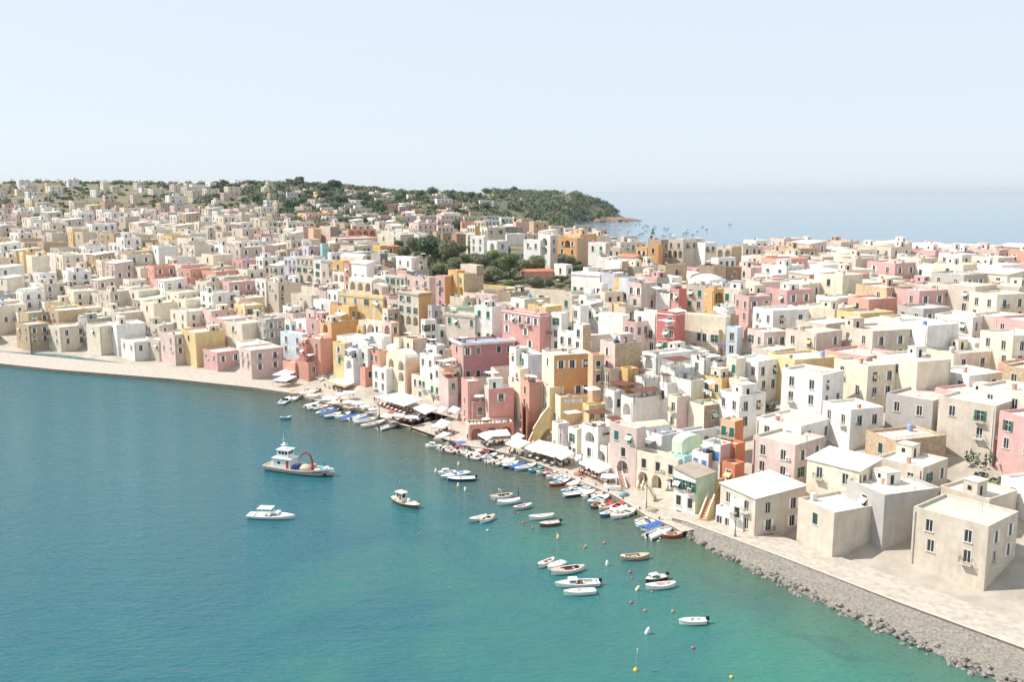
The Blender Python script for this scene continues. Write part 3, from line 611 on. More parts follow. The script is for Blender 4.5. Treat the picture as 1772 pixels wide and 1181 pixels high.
G(1380,1495,1660,118,12,40,'cream','L1x1n L1x1n@1',colR='palepink',roof='r',desc='cream house with brown window above arches'); G(1310,1330,1500,110,12,40,'cream','R1x1n')
G(1575,1655,1790,300,10,40,'white','L1x1d R2x2d',roof='w'); G(1650,1772,1880,195,12,40,'white','R1x1n L1x1d',colR='blue',roof='w',desc='pale blue roof room'); G(900,930,1020,450,6,40,'salmon','R1x1n')
# ================= pink corner neighbourhood (zone Hq) =================
Hq(218,412,440,570,8,44,'cream','L1x1n L2x1g L1x1d@1',yb=810,desc='cream house with green balcony',roof='p'); Hq(430,622,805,655,8,40,'cream','L3x1g L2x1n@1',colR='beige',yb=900,desc='cream house with small dark windows',roof='p')
Hq(600,652,752,582,10,35,'palepink','R1x1d',roof='r',desc='pale pink house under orange awning'); Hq(315,480,560,320,12,40,'white','L2x1d R1x1d',roof='c'); Hq(480,560,700,440,10.5,40,'white','L1x1d R1x1d',roof='w'); Hq(390,500,560,470,9,40,'white','L1x2n R1x2d')
Hq(690,818,1430,165,14.5,24,'pink','L1x1k L1x1d@1 R5x1k R5x1k@2',colR='mauve',desc='large mauve palace with white cornice and dark shutters',cor='W',roof='b',jit=.1)  # mauve front is the pink plaster in shade, put into its colour
Hq(560,600,805,475,11,30,'palepink','R2x1a',roof='w',colR='cream'); Hq(1180,1200,1430,470,8,22,'beige','',roof='v',colR='palepink'); Hq(820,850,1420,600,6.5,22,'beige','',roof='v')
Hq(1372,1592,1775,305,13,22,'white','L2x1g L2x1k@1',colR='lilac',desc='white house with one dark green shutter',roof='w'); Hq(1372,1450,1600,232,14,24,'white','L1x1d R1x1d',roof='c')
Hq(1425,1500,1600,470,11,24,'cream','L1x1d'); Hq(1503,1608,1775,632,13,20,'salmon','L1x2k@0 L1x1d@2',colR='terracotta',desc='narrow terracotta house beside red stairs',roof='p')
Hq(1420,1500,1560,760,7,22,'lilac','L1x2d',colR='salmon',roof='p')
# pink corner house: tower part + lower front; paler left faces carry painted sunlight
Hq(805,882,1000,618,15,20,'pink','L1x2d@1',yb=1290,desc='pink corner house left wing',roof='w',label=None,dep=8)
Hq(1075,1128,1425,705,13,15,'palepink','R1x1p R1x1p@2',colR='pink',yb=1235,desc='pink corner house with white balcony',roof='w',cor=False,jit=.05)
Hq(880,935,1130,860,9,15,'palepink','R1x1p',colR='pink',yb=1245,roof='w',desc='pink corner house terrace block',seed=8)
Hq(850,900,1425,1130,4.2,15,'palepink','R3x1a',colR='salmon',Y=226.5,roof='c',desc='salmon ground floor with balustrade terrace')
# ================= orange house (zone I) =================
I(598,742,1192,308,17,18,'cream','L1x1p L1x1p@2 R3x1p R4x1p@2',colR='orange',desc='tall orange house with cream left side',roof='c',jit=.3)  # cream left wall: sunlight on the orange house put into the plaster
I(1185,1200,1272,305,15.5,18,'peach','R1x2n',desc='peach strip house with brown windows beside the orange house',roof='c')
I(690,818,1345,802,9,18,'cream','L1x1b@1',colR='yellow',desc='yellow terrace block below the orange house',roof='p',yb=None)
I(598,690,760,690,10.5,20,'cream','L1x2d',roof='y',colR='yellow'); I(340,345,600,640,10,20,'cream','')
I(1285,1462,1770,172,16,26,'palepink','L1x3p',colR='tan',desc='big weathered block with rough brown side',roof='c'); I(1270,1400,1460,470,12,26,'stone','L2x2d',roof='p',colR='palepink'); 
# ================= white pergola houses (zone Kq) =================
Kq(650,812,1245,300,12,30,'white','L1x1A',colR='white',roof='w',desc='white upper house with broad flat roof')
Kq(865,1032,1312,472,11,30,'white','',colR='white',roof='c',desc='white terrace house with pergola and bikes',par=1.0)
Kq(548,675,862,580,9,32,'white','',roof='c',desc='white house with pergola and dark posts',par=1.0); Kq(845,950,1035,640,9,32,'white','L1x1n',roof='c',par=1.0)
Kq(1030,1228,1385,612,10,32,'white','',colR='cream',roof='v',desc='plain white block with dusty roof')
Kq(215,322,402,735,9,32,'white','L1x1a R1x1n',roof='c',desc='white house with grated arch and pergola',par=1.0); Kq(400,538,908,822,8.5,28,'white','L1x1a',roof='c',desc='white house with long blank grey side',par=1.0)
Kq(460,480,560,470,11,28,'ochre','',roof='w'); Kq(960,1062,1210,800,9,30,'cream','L1x2d',colR='palepink',roof='p',desc='cream house above the blue parapet'); 
Kq(1195,1382,1640,905,7.5,30,'cream','R1x1d',colR='stone',roof='v',desc='stone house with dusty green roof'); Kq(1095,1290,1390,985,5,32,'roseate','L2x1n R2x1d',roof='v',desc='low glazed house below the stone one')
Kq(1225,1380,1585,340,12,30,'white','L1x1d R1x1p',roof='w',desc='white house with square barred window'); Kq(1420,1530,1740,395,11,30,'white','L1x1d R1x1n',colR='palepink',roof='r',desc='white house with brown framed window')
Kq(1350,1590,1760,590,9,34,'yellow','L2x1d',colR='ochre',roof='y',desc='golden yellow house with laundry terrace'); Kq(1530,1600,1700,640,7,34,'ochre','L1x1n',roof='y')
Kq(1650,1760,1850,350,12,32,'cream','L2x1g',roof='w'); Kq(1720,1790,1850,600,9,32,'cream','L1x1d'); Kq(-20,20,230,900,6.5,25,'yellow','R2x1d',roof='w')
# white quay houses
f9=Bz(900,740,9.84)
f9(820,970,1060,40,9,30,'white','L1x1o L2x1d@1',colR='cream',yb=490,desc='tall white quay house with cream side',roof='c')
f9(600,650,820,-60,9,26,'cream','L1x1B@1',colR='lilac',yb=420,roof='w',desc='cream quay house with blue door')
f9(1050,1480,1560,330,8,42,'white','L2x1A L3x1n@1',yb=700,desc='white quay house with arches and balcony',roof='c',par=.9)
f9(1050,1330,1620,20,9,38,'white','L1x1A L1x1d@1',roof='p',desc='white pergola house above the quay',par=.9)
# ================= right quay front (zone L) =================
L(270,585,605,150,11,45,'palepink','L2x1g@0 L1x1n@1 L1x1A@2',colR='palepink',yb=855,desc='tall pink beige house with long outside stair',roof='y',dep=9)
L(480,592,975,165,9.5,22,'cream','',colR='blue',roof='y',rt='V',desc='house with pale yellow vaulted roof')
L(600,880,1150,235,8.8,34,'white','',colR='lilac',roof='w',desc='white terrace block with blue parapet',par=1.1)
L(890,905,1575,240,8.,30,'lilac','R2x1d',colR='blue',roof='v',desc='long pale blue back wall house')
L(585,1075,1110,520,7.5,46,'cream','L3x1a@1 L3x1n',colR='beige',yb=985,desc='cream front with pointed arch and stairs',roof='p',dep=16)
L(1030,1120,1380,330,9.5,32,'green','',rt='v',roof='v',desc='house with pale green vaulted roof'); L(1085,1150,1250,480,8.5,34,'teal','',roof='w',desc='curved teal wall house')
L(1000,1085,1110,470,7.8,44,'cream','L1x1n',roof='p')
L(1360,1575,1712,350,11,40,'white','L3x1b',colR='roseate',roof='w',desc='white upper house with blue windows'); L(1240,1432,1695,455,9.5,40,'white','L2x1b@0',colR='roseate',roof='p',desc='white and pink house with blue shutters')
L(1028,1282,1512,745,8,42,'white','L3x1o L2x1n@1 L2x1G@2',colR='green',yb=1250,desc='white house with pale green side and laundry',rt='S',roof='t')
L(1515,1668,1772,800,8.3,42,'yellow','L1x1a',colR='yellow',yb=1150,roof='w',desc='yellow house with curved stair')
L(1575,1745,1800,68,9,42,'peach','L2x1g',colR='coral',roof='v',desc='peach house at the right edge'); L(1600,1755,1800,340,9.5,40,'coral','',roof='p',desc='coral red house at the right edge'); L(1630,1745,1800,575,8.5,40,'coral','L1x1d',roof='p')
N(1520,1700,1780,430,6,42,'white','L2x1d',colR='white',yb=700,seed=3,par=.9,roof='w',desc='white courtyard house with hanging sheets'); N(1700,1850,1900,330,7,42,'white','L1x1n',yb=760,roof='w',seed=3)
# ================= terrain =================
def build_terrain():
    us=np.linspace(TU[0],TU[-1],240); rows=[]; nk=[]
    sub=[2,2,5,6,6,6,8,8,10,12,14]
    for u in us:
        d,z=colprof(u); r=[]
        for k in range(11):
            for j in range(sub[k]):
                f=j/sub[k]; D_=d[k]*(1-f)+d[k+1]*f; Z_=z[k]*(1-f)+z[k+1]*f; r.append((D_,Z_,k))
        r.append((d[-1],z[-1],10)); r.append((d[-1]+120,-6,10))
        rows.append(r)
    n=len(rows[0]); v=[]; f=[]; mi=[]
    for u,r in zip(us,rows):
        for (D_,Z_,k) in r:
            nz=noise.noise(Vector((u*D_*.02,D_*.02,0)))*(0.3 if k<4 else (1.2 if k<7 else 2.5)) if Z_>2 else 0
            v.append((u*D_,D_,Z_+nz-.25))
    for i in range(len(us)-1):
        for j in range(n-1):
            a=i*n+j; f.append((a,a+n,a+n+1,a+1)); k=rows[i][j][2]; pxc=CX+us[i]*F; wv=25*math.sin(rows[i][j][0]*.23)+18*math.sin(rows[i][j][0]*.71); mi.append(0 if k<5 else 1)
    me=bpy.data.meshes.new('hillside'); me.from_pydata(v,[],f)
    m1=mat('pale earth and paving',(.42,.37,.31),.95,.3,.15,.4); m2=mat('scrub covered ground',(.17,.15,.09),.95,.5,.06,.5)
    me.materials.append(m1); me.materials.append(m2); me.polygons.foreach_set('material_index',mi)
    me.polygons.foreach_set('use_smooth',[True]*len(f)); me.update()
    structure('hillside',me)
build_terrain()
# ================= water =================
def build_water():
    m=bpy.data.materials.new('sea water'); m.use_nodes=True; n,l=m.node_tree.nodes,m.node_tree.links
    b=n['Principled BSDF']; b.inputs['Roughness'].default_value=.06; b.inputs['IOR'].default_value=1.33
    g=n.new('ShaderNodeNewGeometry')
    def nz(sc,mp,det=4,rough=.55,dist=0):
        mm=n.new('ShaderNodeMapping'); mm.inputs['Scale'].default_value=mp; l.new(g.outputs['Position'],mm.inputs['Vector'])
        q=n.new('ShaderNodeTexNoise'); q.inputs['Scale'].default_value=sc; q.inputs['Detail'].default_value=det; q.inputs['Roughness'].default_value=rough; q.inputs['Distortion'].default_value=dist
        l.new(mm.outputs['Vector'],q.inputs['Vector']); return q.outputs['Fac']
    # depth of the sea bed: distance from the shore line (bay) -> shallow green, deep blue teal
    sx=n.new('ShaderNodeSeparateXYZ'); l.new(g.outputs['Position'],sx.inputs[0])
    def math_(op,a,b_=None,c_=None):
        q=n.new('ShaderNodeMath'); q.operation=op
        for i,x in enumerate((a,b_,c_)):
            if x is None: continue
            if isinstance(x,(int,float)): q.inputs[i].default_value=x
            else: l.new(x,q.inputs[i])
        return q.outputs[0]
    # shore direction roughly (108,-122): distance seaward = (x-40)*-.749+(y-150)*-.663 ...
    dist=math_('ADD',math_('MULTIPLY',math_('ADD',sx.outputs['X'],-40.),-.749),math_('MULTIPLY',math_('ADD',sx.outputs['Y'],-152.),-.663))
    near=math_('MULTIPLY',math_('ADD',math_('MULTIPLY',sx.outputs['Y'],-1.),190.),.012)     # towards the near, shallower end of the cove
    patch=nz(.028,(1,1,1),4,.6,.8)
    sh=math_('ADD',math_('ADD',math_('MULTIPLY',dist,-.016),math_('MULTIPLY',near,1.0)),math_('MULTIPLY',math_('ADD',patch,-.5),2.2))
    r=n.new('ShaderNodeValToRGB'); l.new(math_('ADD',sh,.50),r.inputs['Fac']); e=r.color_ramp.elements
    e[0].position=0; e[0].color=(.016,.105,.130,1); e[1].position=1; e[1].color=(.036,.165,.125,1)
    q=e.new(.5); q.color=(.026,.130,.132,1)
    # weed patches and pale sand on the bed near the rocks
    weed=nz(.09,(1,1,1),5,.65,1.)
    wr=n.new('ShaderNodeMapRange'); wr.inputs['From Min'].default_value=.52; wr.inputs['From Max'].default_value=.68; l.new(weed,wr.inputs['Value'])
    wf=math_('MULTIPLY',wr.outputs[0],math_('MINIMUM',math_('MAXIMUM',math_('MULTIPLY',math_('ADD',sh,.1),.7),0.),.55))
    mx=n.new('ShaderNodeMix'); mx.data_type='RGBA'; l.new(wf,mx.inputs['Factor']); l.new(r.outputs['Color'],mx.inputs[6]); mx.inputs[7].default_value=(.014,.072,.078,1)
    shore=n.new('ShaderNodeMapRange'); shore.inputs['From Min'].default_value=24; shore.inputs['From Max'].default_value=-3; l.new(math_('ADD',dist,math_('MULTIPLY',math_('ADD',nz(.2,(1,1,1)),-.5),9.)),shore.inputs['Value'])
    m2=n.new('ShaderNodeMix'); m2.data_type='RGBA'; l.new(math_('MULTIPLY',shore.outputs[0],.8),m2.inputs['Factor']); l.new(mx.outputs[2],m2.inputs[6]); m2.inputs[7].default_value=(.085,.090,.055,1)  # olive brown: shallow bed, plus warm house reflections put into the colour
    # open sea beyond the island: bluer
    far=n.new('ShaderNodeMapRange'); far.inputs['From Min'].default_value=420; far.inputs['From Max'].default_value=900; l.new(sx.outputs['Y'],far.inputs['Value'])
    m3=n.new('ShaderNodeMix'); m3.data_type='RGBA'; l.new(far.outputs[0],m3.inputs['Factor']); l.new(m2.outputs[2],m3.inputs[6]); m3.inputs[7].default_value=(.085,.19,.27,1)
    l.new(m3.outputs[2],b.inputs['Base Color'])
    w1=nz(1.1,(.55,1.15,1),3,.6); w2=nz(.32,(.6,1.25,1),2,.5); w3=nz(.02,(1,2.5,1),4,.5)
    hsum=math_('ADD',math_('MULTIPLY',w1,.34),math_('ADD',math_('MULTIPLY',w2,.34),math_('MULTIPLY',w3,.3)))
    bp=n.new('ShaderNodeBump'); bp.inputs['Strength'].default_value=1.0; bp.inputs['Distance'].default_value=.8
    l.new(hsum,bp.inputs['Height']); l.new(bp.outputs['Normal'],b.inputs['Normal'])
    mb=MB(); 
    ring=[(-30000,-1500),(30000,-1500),(30000,30000),(-30000,30000)]
    mb.poly([(x,y,0) for x,y in ring],m)
    structure('sea',mb.mesh('sea'))
build_water()
# ================= quay =================
QM=mat('quay paving',(.46,.41,.35),.9,.3,.9,.5,bump=.4); QS=mat('quay stone wall',(.22,.19,.15),.95,.4,1.2,.5,bump=.5); QW=mat('wet weedy stone',(.13,.12,.07),.6,.4,1.5)
KS=mat('pale kerb stone',(.50,.45,.39),.9,.15,1.5,.25)
def offs(pts, d):
    out=[]
    for i,p in enumerate(pts):
        a=pts[max(0,i-1)]; c=pts[min(len(pts)-1,i+1)]; t=Vector((c[0]-a[0],c[1]-a[1])).normalized(); out.append(Vector((p[0]-t.y*d,p[1]+t.x*d,p[2])))
    return out
def deck(name, px, ztop=1.0, width=16, kerb=True):
    E_=[at(x,y,ztop) for x,y in px]; B_=offs(E_,width); K_=offs(E_,.55); b=MB()
    for i in range(len(E_)-1):
        a,c=E_[i],E_[i+1]
        b.poly([K_[i],K_[i+1],B_[i+1],B_[i]],QM)
        b.poly([a+Vector((0,0,.004)),c+Vector((0,0,.004)),K_[i+1]+Vector((0,0,.004)),K_[i]+Vector((0,0,.004))],KS)
        n_=Vector(((c-a).y,-(c-a).x,0)).normalized()
        lo=Vector((0,0,-ztop+.12)); b.poly([a+lo,c+lo,c+Vector((0,0,.004)),a+Vector((0,0,.004))],QS)
        b.poly([a+n_*.25+Vector((0,0,-ztop-1)),c+n_*.25+Vector((0,0,-ztop-1)),c+lo+n_*.12,a+lo+n_*.12],QW)
        b.poly([a+lo+n_*.12,c+lo+n_*.12,c+lo,a+lo],QW)
    structure(name,b.mesh(name)); return E_
QL=deck('quay_left',[(-700,560),(-200,608),(100,640),(300,656),(440,671),(514,682),(554,695),(620,711),(661,722.6),(711,739.5)],width=17)
QJ=deck('jetty',[(711,739.5),(733,734),(757,728),(795,721)],width=9)
QR=deck('quay_right',[(858,781),(884,786.6),(931,802.7),(975,820),(1015,838),(1060,856.5),(1098,878.5),(1119,893.4),(1163,911),(1180,921)],width=15)
QX=deck('quay_corner',[(800,771),(838,776),(872,769),(882,770)],width=14)
QU=deck('sea_terrace',[(1163,897),(1190,904),(1230,919),(1276,936),(1380,975),(1560,1045),(1900,1170),(2500,1400)],ztop=1.5,width=8)
# filler paving between the decks and under the front row
b=MB()
pts=[(700,736),(800,771),(838,777),(884,785),(1000,815),(1100,860),(1180,900),(1300,925)]
P_=[at(x,y,.97) for x,y in pts]; Bk=offs(P_,24)
for i in range(len(P_)-1): b.poly([P_[i],P_[i+1],Bk[i+1],Bk[i]],QM)
structure('pavement',b.mesh('pavement'))
# slipway beach between jetty and corner
SAND=mat('wet sand slipway',(.50,.36,.22),.8,.25,.6,.3); ALG=mat('algae stained concrete',(.42,.44,.30),.7,.3,.8,.4)
b=MB()
lo=[at(*q,-.15) for q in ((711,748),(735,757),(752,762))]; hi=[at(*q,.99) for q in ((722,737),(755,738),(790,741))]
for i in range(2): b.poly([lo[i],lo[i+1],hi[i+1],hi[i]],SAND)
structure('slipway',b.mesh('slipway'))
b=MB(); lo=[at(*q,-.2) for q in ((748,763),(780,768),(812,773),(845,787),(862,790))]; l2=[at(*q,.3) for q in ((750,759),(781,764),(813,770),(845,782),(858,784))]; hi=[at(*q,.96) for q in ((770,741),(800,752),(822,760),(850,770),(868,772))]
for i in range(4): b.poly([lo[i],lo[i+1],l2[i+1],l2[i]],QW); b.poly([l2[i],l2[i+1],hi[i+1],hi[i]],ALG)
structure('low_landing',b.mesh('low_landing'))
# sea wall slope + rocks at right
b=MB(); up=[at(*q,1.45) for q in ((1163,898),(1190,905),(1230,920),(1276,937),(1380,977),(1560,1048),(1900,1175),(2500,1400))]; dn=[at(*q,-.3) for q in ((1166,914),(1188,931),(1225,955),(1270,980),(1370,1030),(1540,1110),(1850,1250),(2400,1500))]
for i in range(7):
    for j in range(6):
        p=lambda k,f: up[k].lerp(dn[k],f)+Vector((0,0,.0))
        b.poly([p(i,(j+1)/6),p(i+1,(j+1)/6),p(i+1,j/6),p(i,j/6)],mat('mortared rubble wall',(.25,.23,.20),.95,.55,2.2,.5,bump=.8))
sw=thing('sea_wall','sea wall',label='sloping rubble stone sea wall below the terrace at the right end of the quay',me=b.mesh('sea_wall'))
rnd=random.Random(5); b=MB(); RK=mat('pale boulders',(.27,.245,.22),.95,.4,1.2,.3,bump=.5)
def rock(b,c,r):
    n=6; i0=len(b.v); k=b.mi(RK)
    q=Matrix.Rotation(rnd.uniform(0,6),3,'Z')@Matrix.Rotation(rnd.uniform(0,3),3,'X')
    vs=[]
    for la in (-1,-.4,.35,1):
        for j in range(n):
            t=2*math.pi*j/n+la; rr=math.cos(la*1.25)*r*rnd.uniform(.75,1.15); vs.append(q@Vector((rr*math.cos(t),rr*math.sin(t)*.8,la*r*.7)))
    b.v+= [tuple(v+c) for v in vs]
    for a in range(3):
        for j in range(n): b.f.append((i0+a*n+j,i0+a*n+(j+1)%n,i0+(a+1)*n+(j+1)%n,i0+(a+1)*n+j)); b.m.append(k)
    b.f.append(tuple(i0+3*n+j for j in range(n))); b.m.append(k); b.f.append(tuple(i0+n-1-j for j in range(n))); b.m.append(k)
for i in range(1,7):
    L_=(dn[i+1]-dn[i]).length
    for q in range(int(L_*3.2)):
        f=rnd.random(); g=rnd.betavariate(2,2)*.45+.6
        p=up[i].lerp(dn[i],g).lerp(up[i+1].lerp(dn[i+1],g),f); rock(b,p+Vector((rnd.uniform(-.3,.3),rnd.uniform(-.3,.3),rnd.uniform(-.1,.35))),rnd.uniform(.3,.75))
structure('boulders',b.mesh('boulders'),kind='stuff')
# ================= trees =================
def leafmat(k,c): 
    m=mat('foliage '+k,c,.75,.45,.6,spec=.2); return m
LEAF=[leafmat('mid green',(.160,.195,.100)),leafmat('olive',(.235,.245,.145)),leafmat('dark green',(.100,.145,.082)),leafmat('bright green',(.220,.270,.085)),leafmat('blue green',(.130,.172,.118)),leafmat('dusty green',(.210,.215,.145))]
TRK=mat('bark',(.10,.075,.055),.95,.3,2)
def crown_mesh(seed,lm,n,ls,shape='round'):
    r=random.Random(seed); lobes=[]
    if shape=='round':
        for i in range(11): 
            a=r.uniform(0,6.28); q=r.uniform(.1,.62); lobes.append((q*math.cos(a),q*math.sin(a),r.uniform(-.35,.5),r.uniform(.26,.46)))
        lobes.append((0,0,.1,.6))
    elif shape=='pine':
        for i in range(12): a=r.uniform(0,6.28); q=r.uniform(.1,.75); lobes.append((q*math.cos(a),q*math.sin(a),r.uniform(-.1,.35)-.35*q,r.uniform(.22,.36)))
    elif shape=='cypress':
        for i in range(9): lobes.append((r.uniform(-.06,.06),r.uniform(-.06,.06),-.9+i*.22,.24*math.sin(.5+i*.27)))
    V=[];Fc=[]
    tw=sum(l[3]**2 for l in lobes)
    for lx,ly,lz,lr in lobes:
        for _ in range(int(n*lr*lr/tw)):
            d=Vector((r.gauss(0,1),r.gauss(0,1),r.gauss(0,1)+.25)).normalized(); rad=lr*r.uniform(.72,1.08)
            c=Vector((lx,ly,lz))+d*rad*Vector((1,1,.85)).length/1.65
            nn=(d+Vector((r.gauss(0,.5),r.gauss(0,.5),r.gauss(0,.5)))).normalized(); q=nn.to_track_quat('Z','Y')
            s=ls*r.uniform(.6,1.4); a=r.uniform(0,6.28); i=len(V)
            for k in range(3):
                t=a+k*2.1; V.append(tuple(c+q@Vector((s*math.cos(t),s*math.sin(t),r.uniform(-.2,.2)*s))))
            Fc.append((i,i+1,i+2))
    me=bpy.data.meshes.new('crown'); me.from_pydata(V,[],Fc); me.materials.append(lm); me.update(); return me
def trunk_mesh(seed,shape='round'):
    r=random.Random(seed); b=MB()
    b.tube((0,0,-1.2),(.03,.02,-.25),.055,.038,TRK,7)
    for i in range(4):
        a=i*1.6+r.uniform(0,1); b.tube((.03,.02,-.4+.05*i),(.4*math.cos(a),.4*math.sin(a),.15+r.uniform(-.1,.2)),.03,.012,TRK,5)
    return b.mesh('trunk')
TREE={}
def tree_proto(kind,lod):
    k=(kind,lod)
    if k not in TREE:
        n,ls={0:(4600,.050),1:(1700,.082),2:(650,.13)}[lod]
        shape='round' if kind<10 else ('pine' if kind==10 else 'cypress')
        lm=LEAF[kind%6] if kind<6 else (LEAF[0] if kind==10 else LEAF[2])
        if kind==10: ls*=.9
        if kind==11: n//=2; ls*=.55
        TREE[k]=(crown_mesh(kind*7+lod,lm,n,ls,shape),trunk_mesh(kind))
    return TREE[k]
TD_={0:'mid green bushy tree',1:'olive green tree',2:'dark green dense tree',3:'bright green tree',4:'blue green tree',5:'dusty green tree',10:'umbrella shaped pine',11:'slender dark cypress'}
def tree(p,r,h,kind,lod,desc=None,label=None,group=None,name='tree'):
    cm,tm=tree_proto(kind,lod)
    rt=thing(name,'tree',desc or TD_[kind],p,random.uniform(0,6.28),label=label,group=group)
    hz=h/2 if kind!=10 else h*.42
    part('crown',cm,rt,(0,0,h-hz*.95),0,(r,r,hz))
    part('trunk',tm,rt,(0,0,h-hz*.95),0,(min(max(r,hz),6)*.8,min(max(r,hz),6)*.8,(h-hz*.95)/1.2*1.05))
    return rt
def tpx(px,py,wpx,hpx,kind,H=None,Y=None,**kw):
    """tree whose base centre is at px,py"""
    p=hit(px,py) if Y is None else Vector(((px-CX)/F*1.01*Y,Y,T((px-CX)/F*1.01*Y,Y)))
    s=p[1]/F; lod=0 if p[1]<560 else (1 if p[1]<800 else 2)
    return tree((p[0],p[1],T(p[0],p[1])-.3),wpx*s/2,hpx*s,kind,lod,**kw)
rt=random.Random(11)
# main grove
big=[(748,455,62,52,2,'big dark spreading tree at the left of the grove'),(722,447,44,40,0,None),(775,462,56,54,1,None),(790,478,46,38,1,None),(883,486,62,58,10,'umbrella pine with visible trunk in the grove'),
 (905,480,40,36,1,None),(860,478,40,34,2,None),(830,472,48,38,5,None),(812,490,44,32,1,None),(850,494,50,38,1,None),(930,478,50,42,1,None),(955,470,40,34,3,None),(975,472,44,36,5,None),(990,465,34,26,1,None),
 (960,446,30,24,2,None),(922,500,40,26,5,None),(950,500,26,20,2,None),(880,505,34,22,3,None),(700,448,30,26,1,None),(690,437,28,24,0,None),(760,480,40,26,3,None),(735,468,34,26,1,None),(968,455,26,22,1,None),
 (1000,478,30,22,0,None),(1015,462,30,22,2,None),(1035,452,28,14,0,None),(1060,448,30,12,1,None),(1090,447,28,12,0,None),(1160,466,26,26,0,None),(1190,460,50,22,3,'bright green vine covered bush by the terrace'),(1225,455,34,16,2,None),(1205,468,34,14,3,None),(1140,460,16,14,2,None),
 (840,505,24,16,0,None),(896,462,30,22,3,None),(810,462,30,26,0,None),(870,455,36,22,4,None),(935,455,30,22,2,None)]
for x,y,w,h,k in [(1002,486,30,20,0),(1018,474,26,16,3),(1048,470,26,14,0),(1066,462,24,13,2),(1085,456,26,12,0),(1105,452,22,10,5),(1022,460,22,14,2),(1145,470,22,15,0),(1160,472,26,22,1),(1176,472,26,14,3),(1200,474,40,16,3),(1218,466,26,14,0),(1240,462,28,12,2),(512,492,26,14,0),(530,493,24,12,3),(548,492,20,10,5),(565,495,24,16,0)]: big.append((x,y,w,h,k,None))
for x,y,w,h,k,d in big: tpx(x,y,w,h,k,desc=d)
for i in range(80):
    x=rt.uniform(700,1010); y=rt.uniform(440,498)
    if x<740 and y>465: continue
    if x>985 and y>480: continue
    if i%4==0: x=rt.uniform(800,1000); y=rt.uniform(486,503)
    tpx(x,y,rt.uniform(24,38),rt.uniform(18,28) if y<486 else rt.uniform(9,15),rt.choice([0,1,0,3,5,0,2]))
a_,b_,c_=ray(1130.5,395); zt_=CAMZ+c_*452/b_; xc_=a_*452/b_; zg_=T(xc_,452); tree((xc_,452,zg_-.3),5.5,zt_-zg_,11,0,label='slender dark cypress standing alone against the bay')
for x,y,w,h,k in [(505,489,30,18,0),(522,488,26,14,3),(562,493,24,18,3),(575,492,12,9,0),(545,484,12,8,0),(503,406,22,14,2),(545,417,26,14,1),(792,404,24,28,4),(800,402,20,12,2),(628,392,26,18,2),(693,396,26,14,10),(1035,398,12,22,0),(1046,398,12,10,4),(1065,414,20,9,0),
  (512,366,30,22,4),(498,372,22,26,2),(560,350,30,20,4),(590,356,34,20,4),(655,366,26,20,2),(540,340,30,14,0),(915,380,26,16,1),(940,372,22,14,5),(980,378,30,24,1),(820,372,30,20,1),(840,366,30,16,4),(890,338,22,16,2),(780,342,22,14,4),(810,345,16,12,2),(830,345,14,12,4),(857,345,22,8,2),(911,342,12,10,2),(800,352,30,14,4),(960,341,26,8,2)]:
    tpx(x,y,w,h,k)
# hillside trees
cnt=0
for i in range(900):
    if cnt>=125: break
    x=rt.uniform(495,900) if rt.random()<.85 else rt.uniform(380,495); y=rt.uniform(322,378)
    dens=1.0 if y<358 else .35
    if x>720 and y<338: continue
    if rt.random()>dens: continue
    p=hit(x,y)
    if p[1]>1900: continue
    cnt+=1; w=rt.uniform(14,26); tpx(x,y,w,w*rt.uniform(.5,.8),rt.choice([0,1,2,4,4,5]),Y=p[1])
# ridge line trees
for x,yt in [(500,313),(512,312),(526,313),(540,315),(552,316),(566,318),(580,314),(590,313),(602,316),(614,320),(624,321),(636,321),(650,324),(662,326),(676,328),(690,329),(704,331),(718,331),(732,333),(746,334),(480,312),(460,312),(440,314),(420,313)]:
    u=(x-CX)/F*1.01; Yb=1230+ (x-495)*.8; z=T(u*Yb,Yb); yt+=3; a,b_,c=ray(x,yt); zt=CAMZ+c*Yb/b_
    h=max(7,min(16,zt-z)); 
    tree((u*Yb,Yb,zt-h),rt.uniform(8,12),h,rt.choice([4,2,0,4]),2)
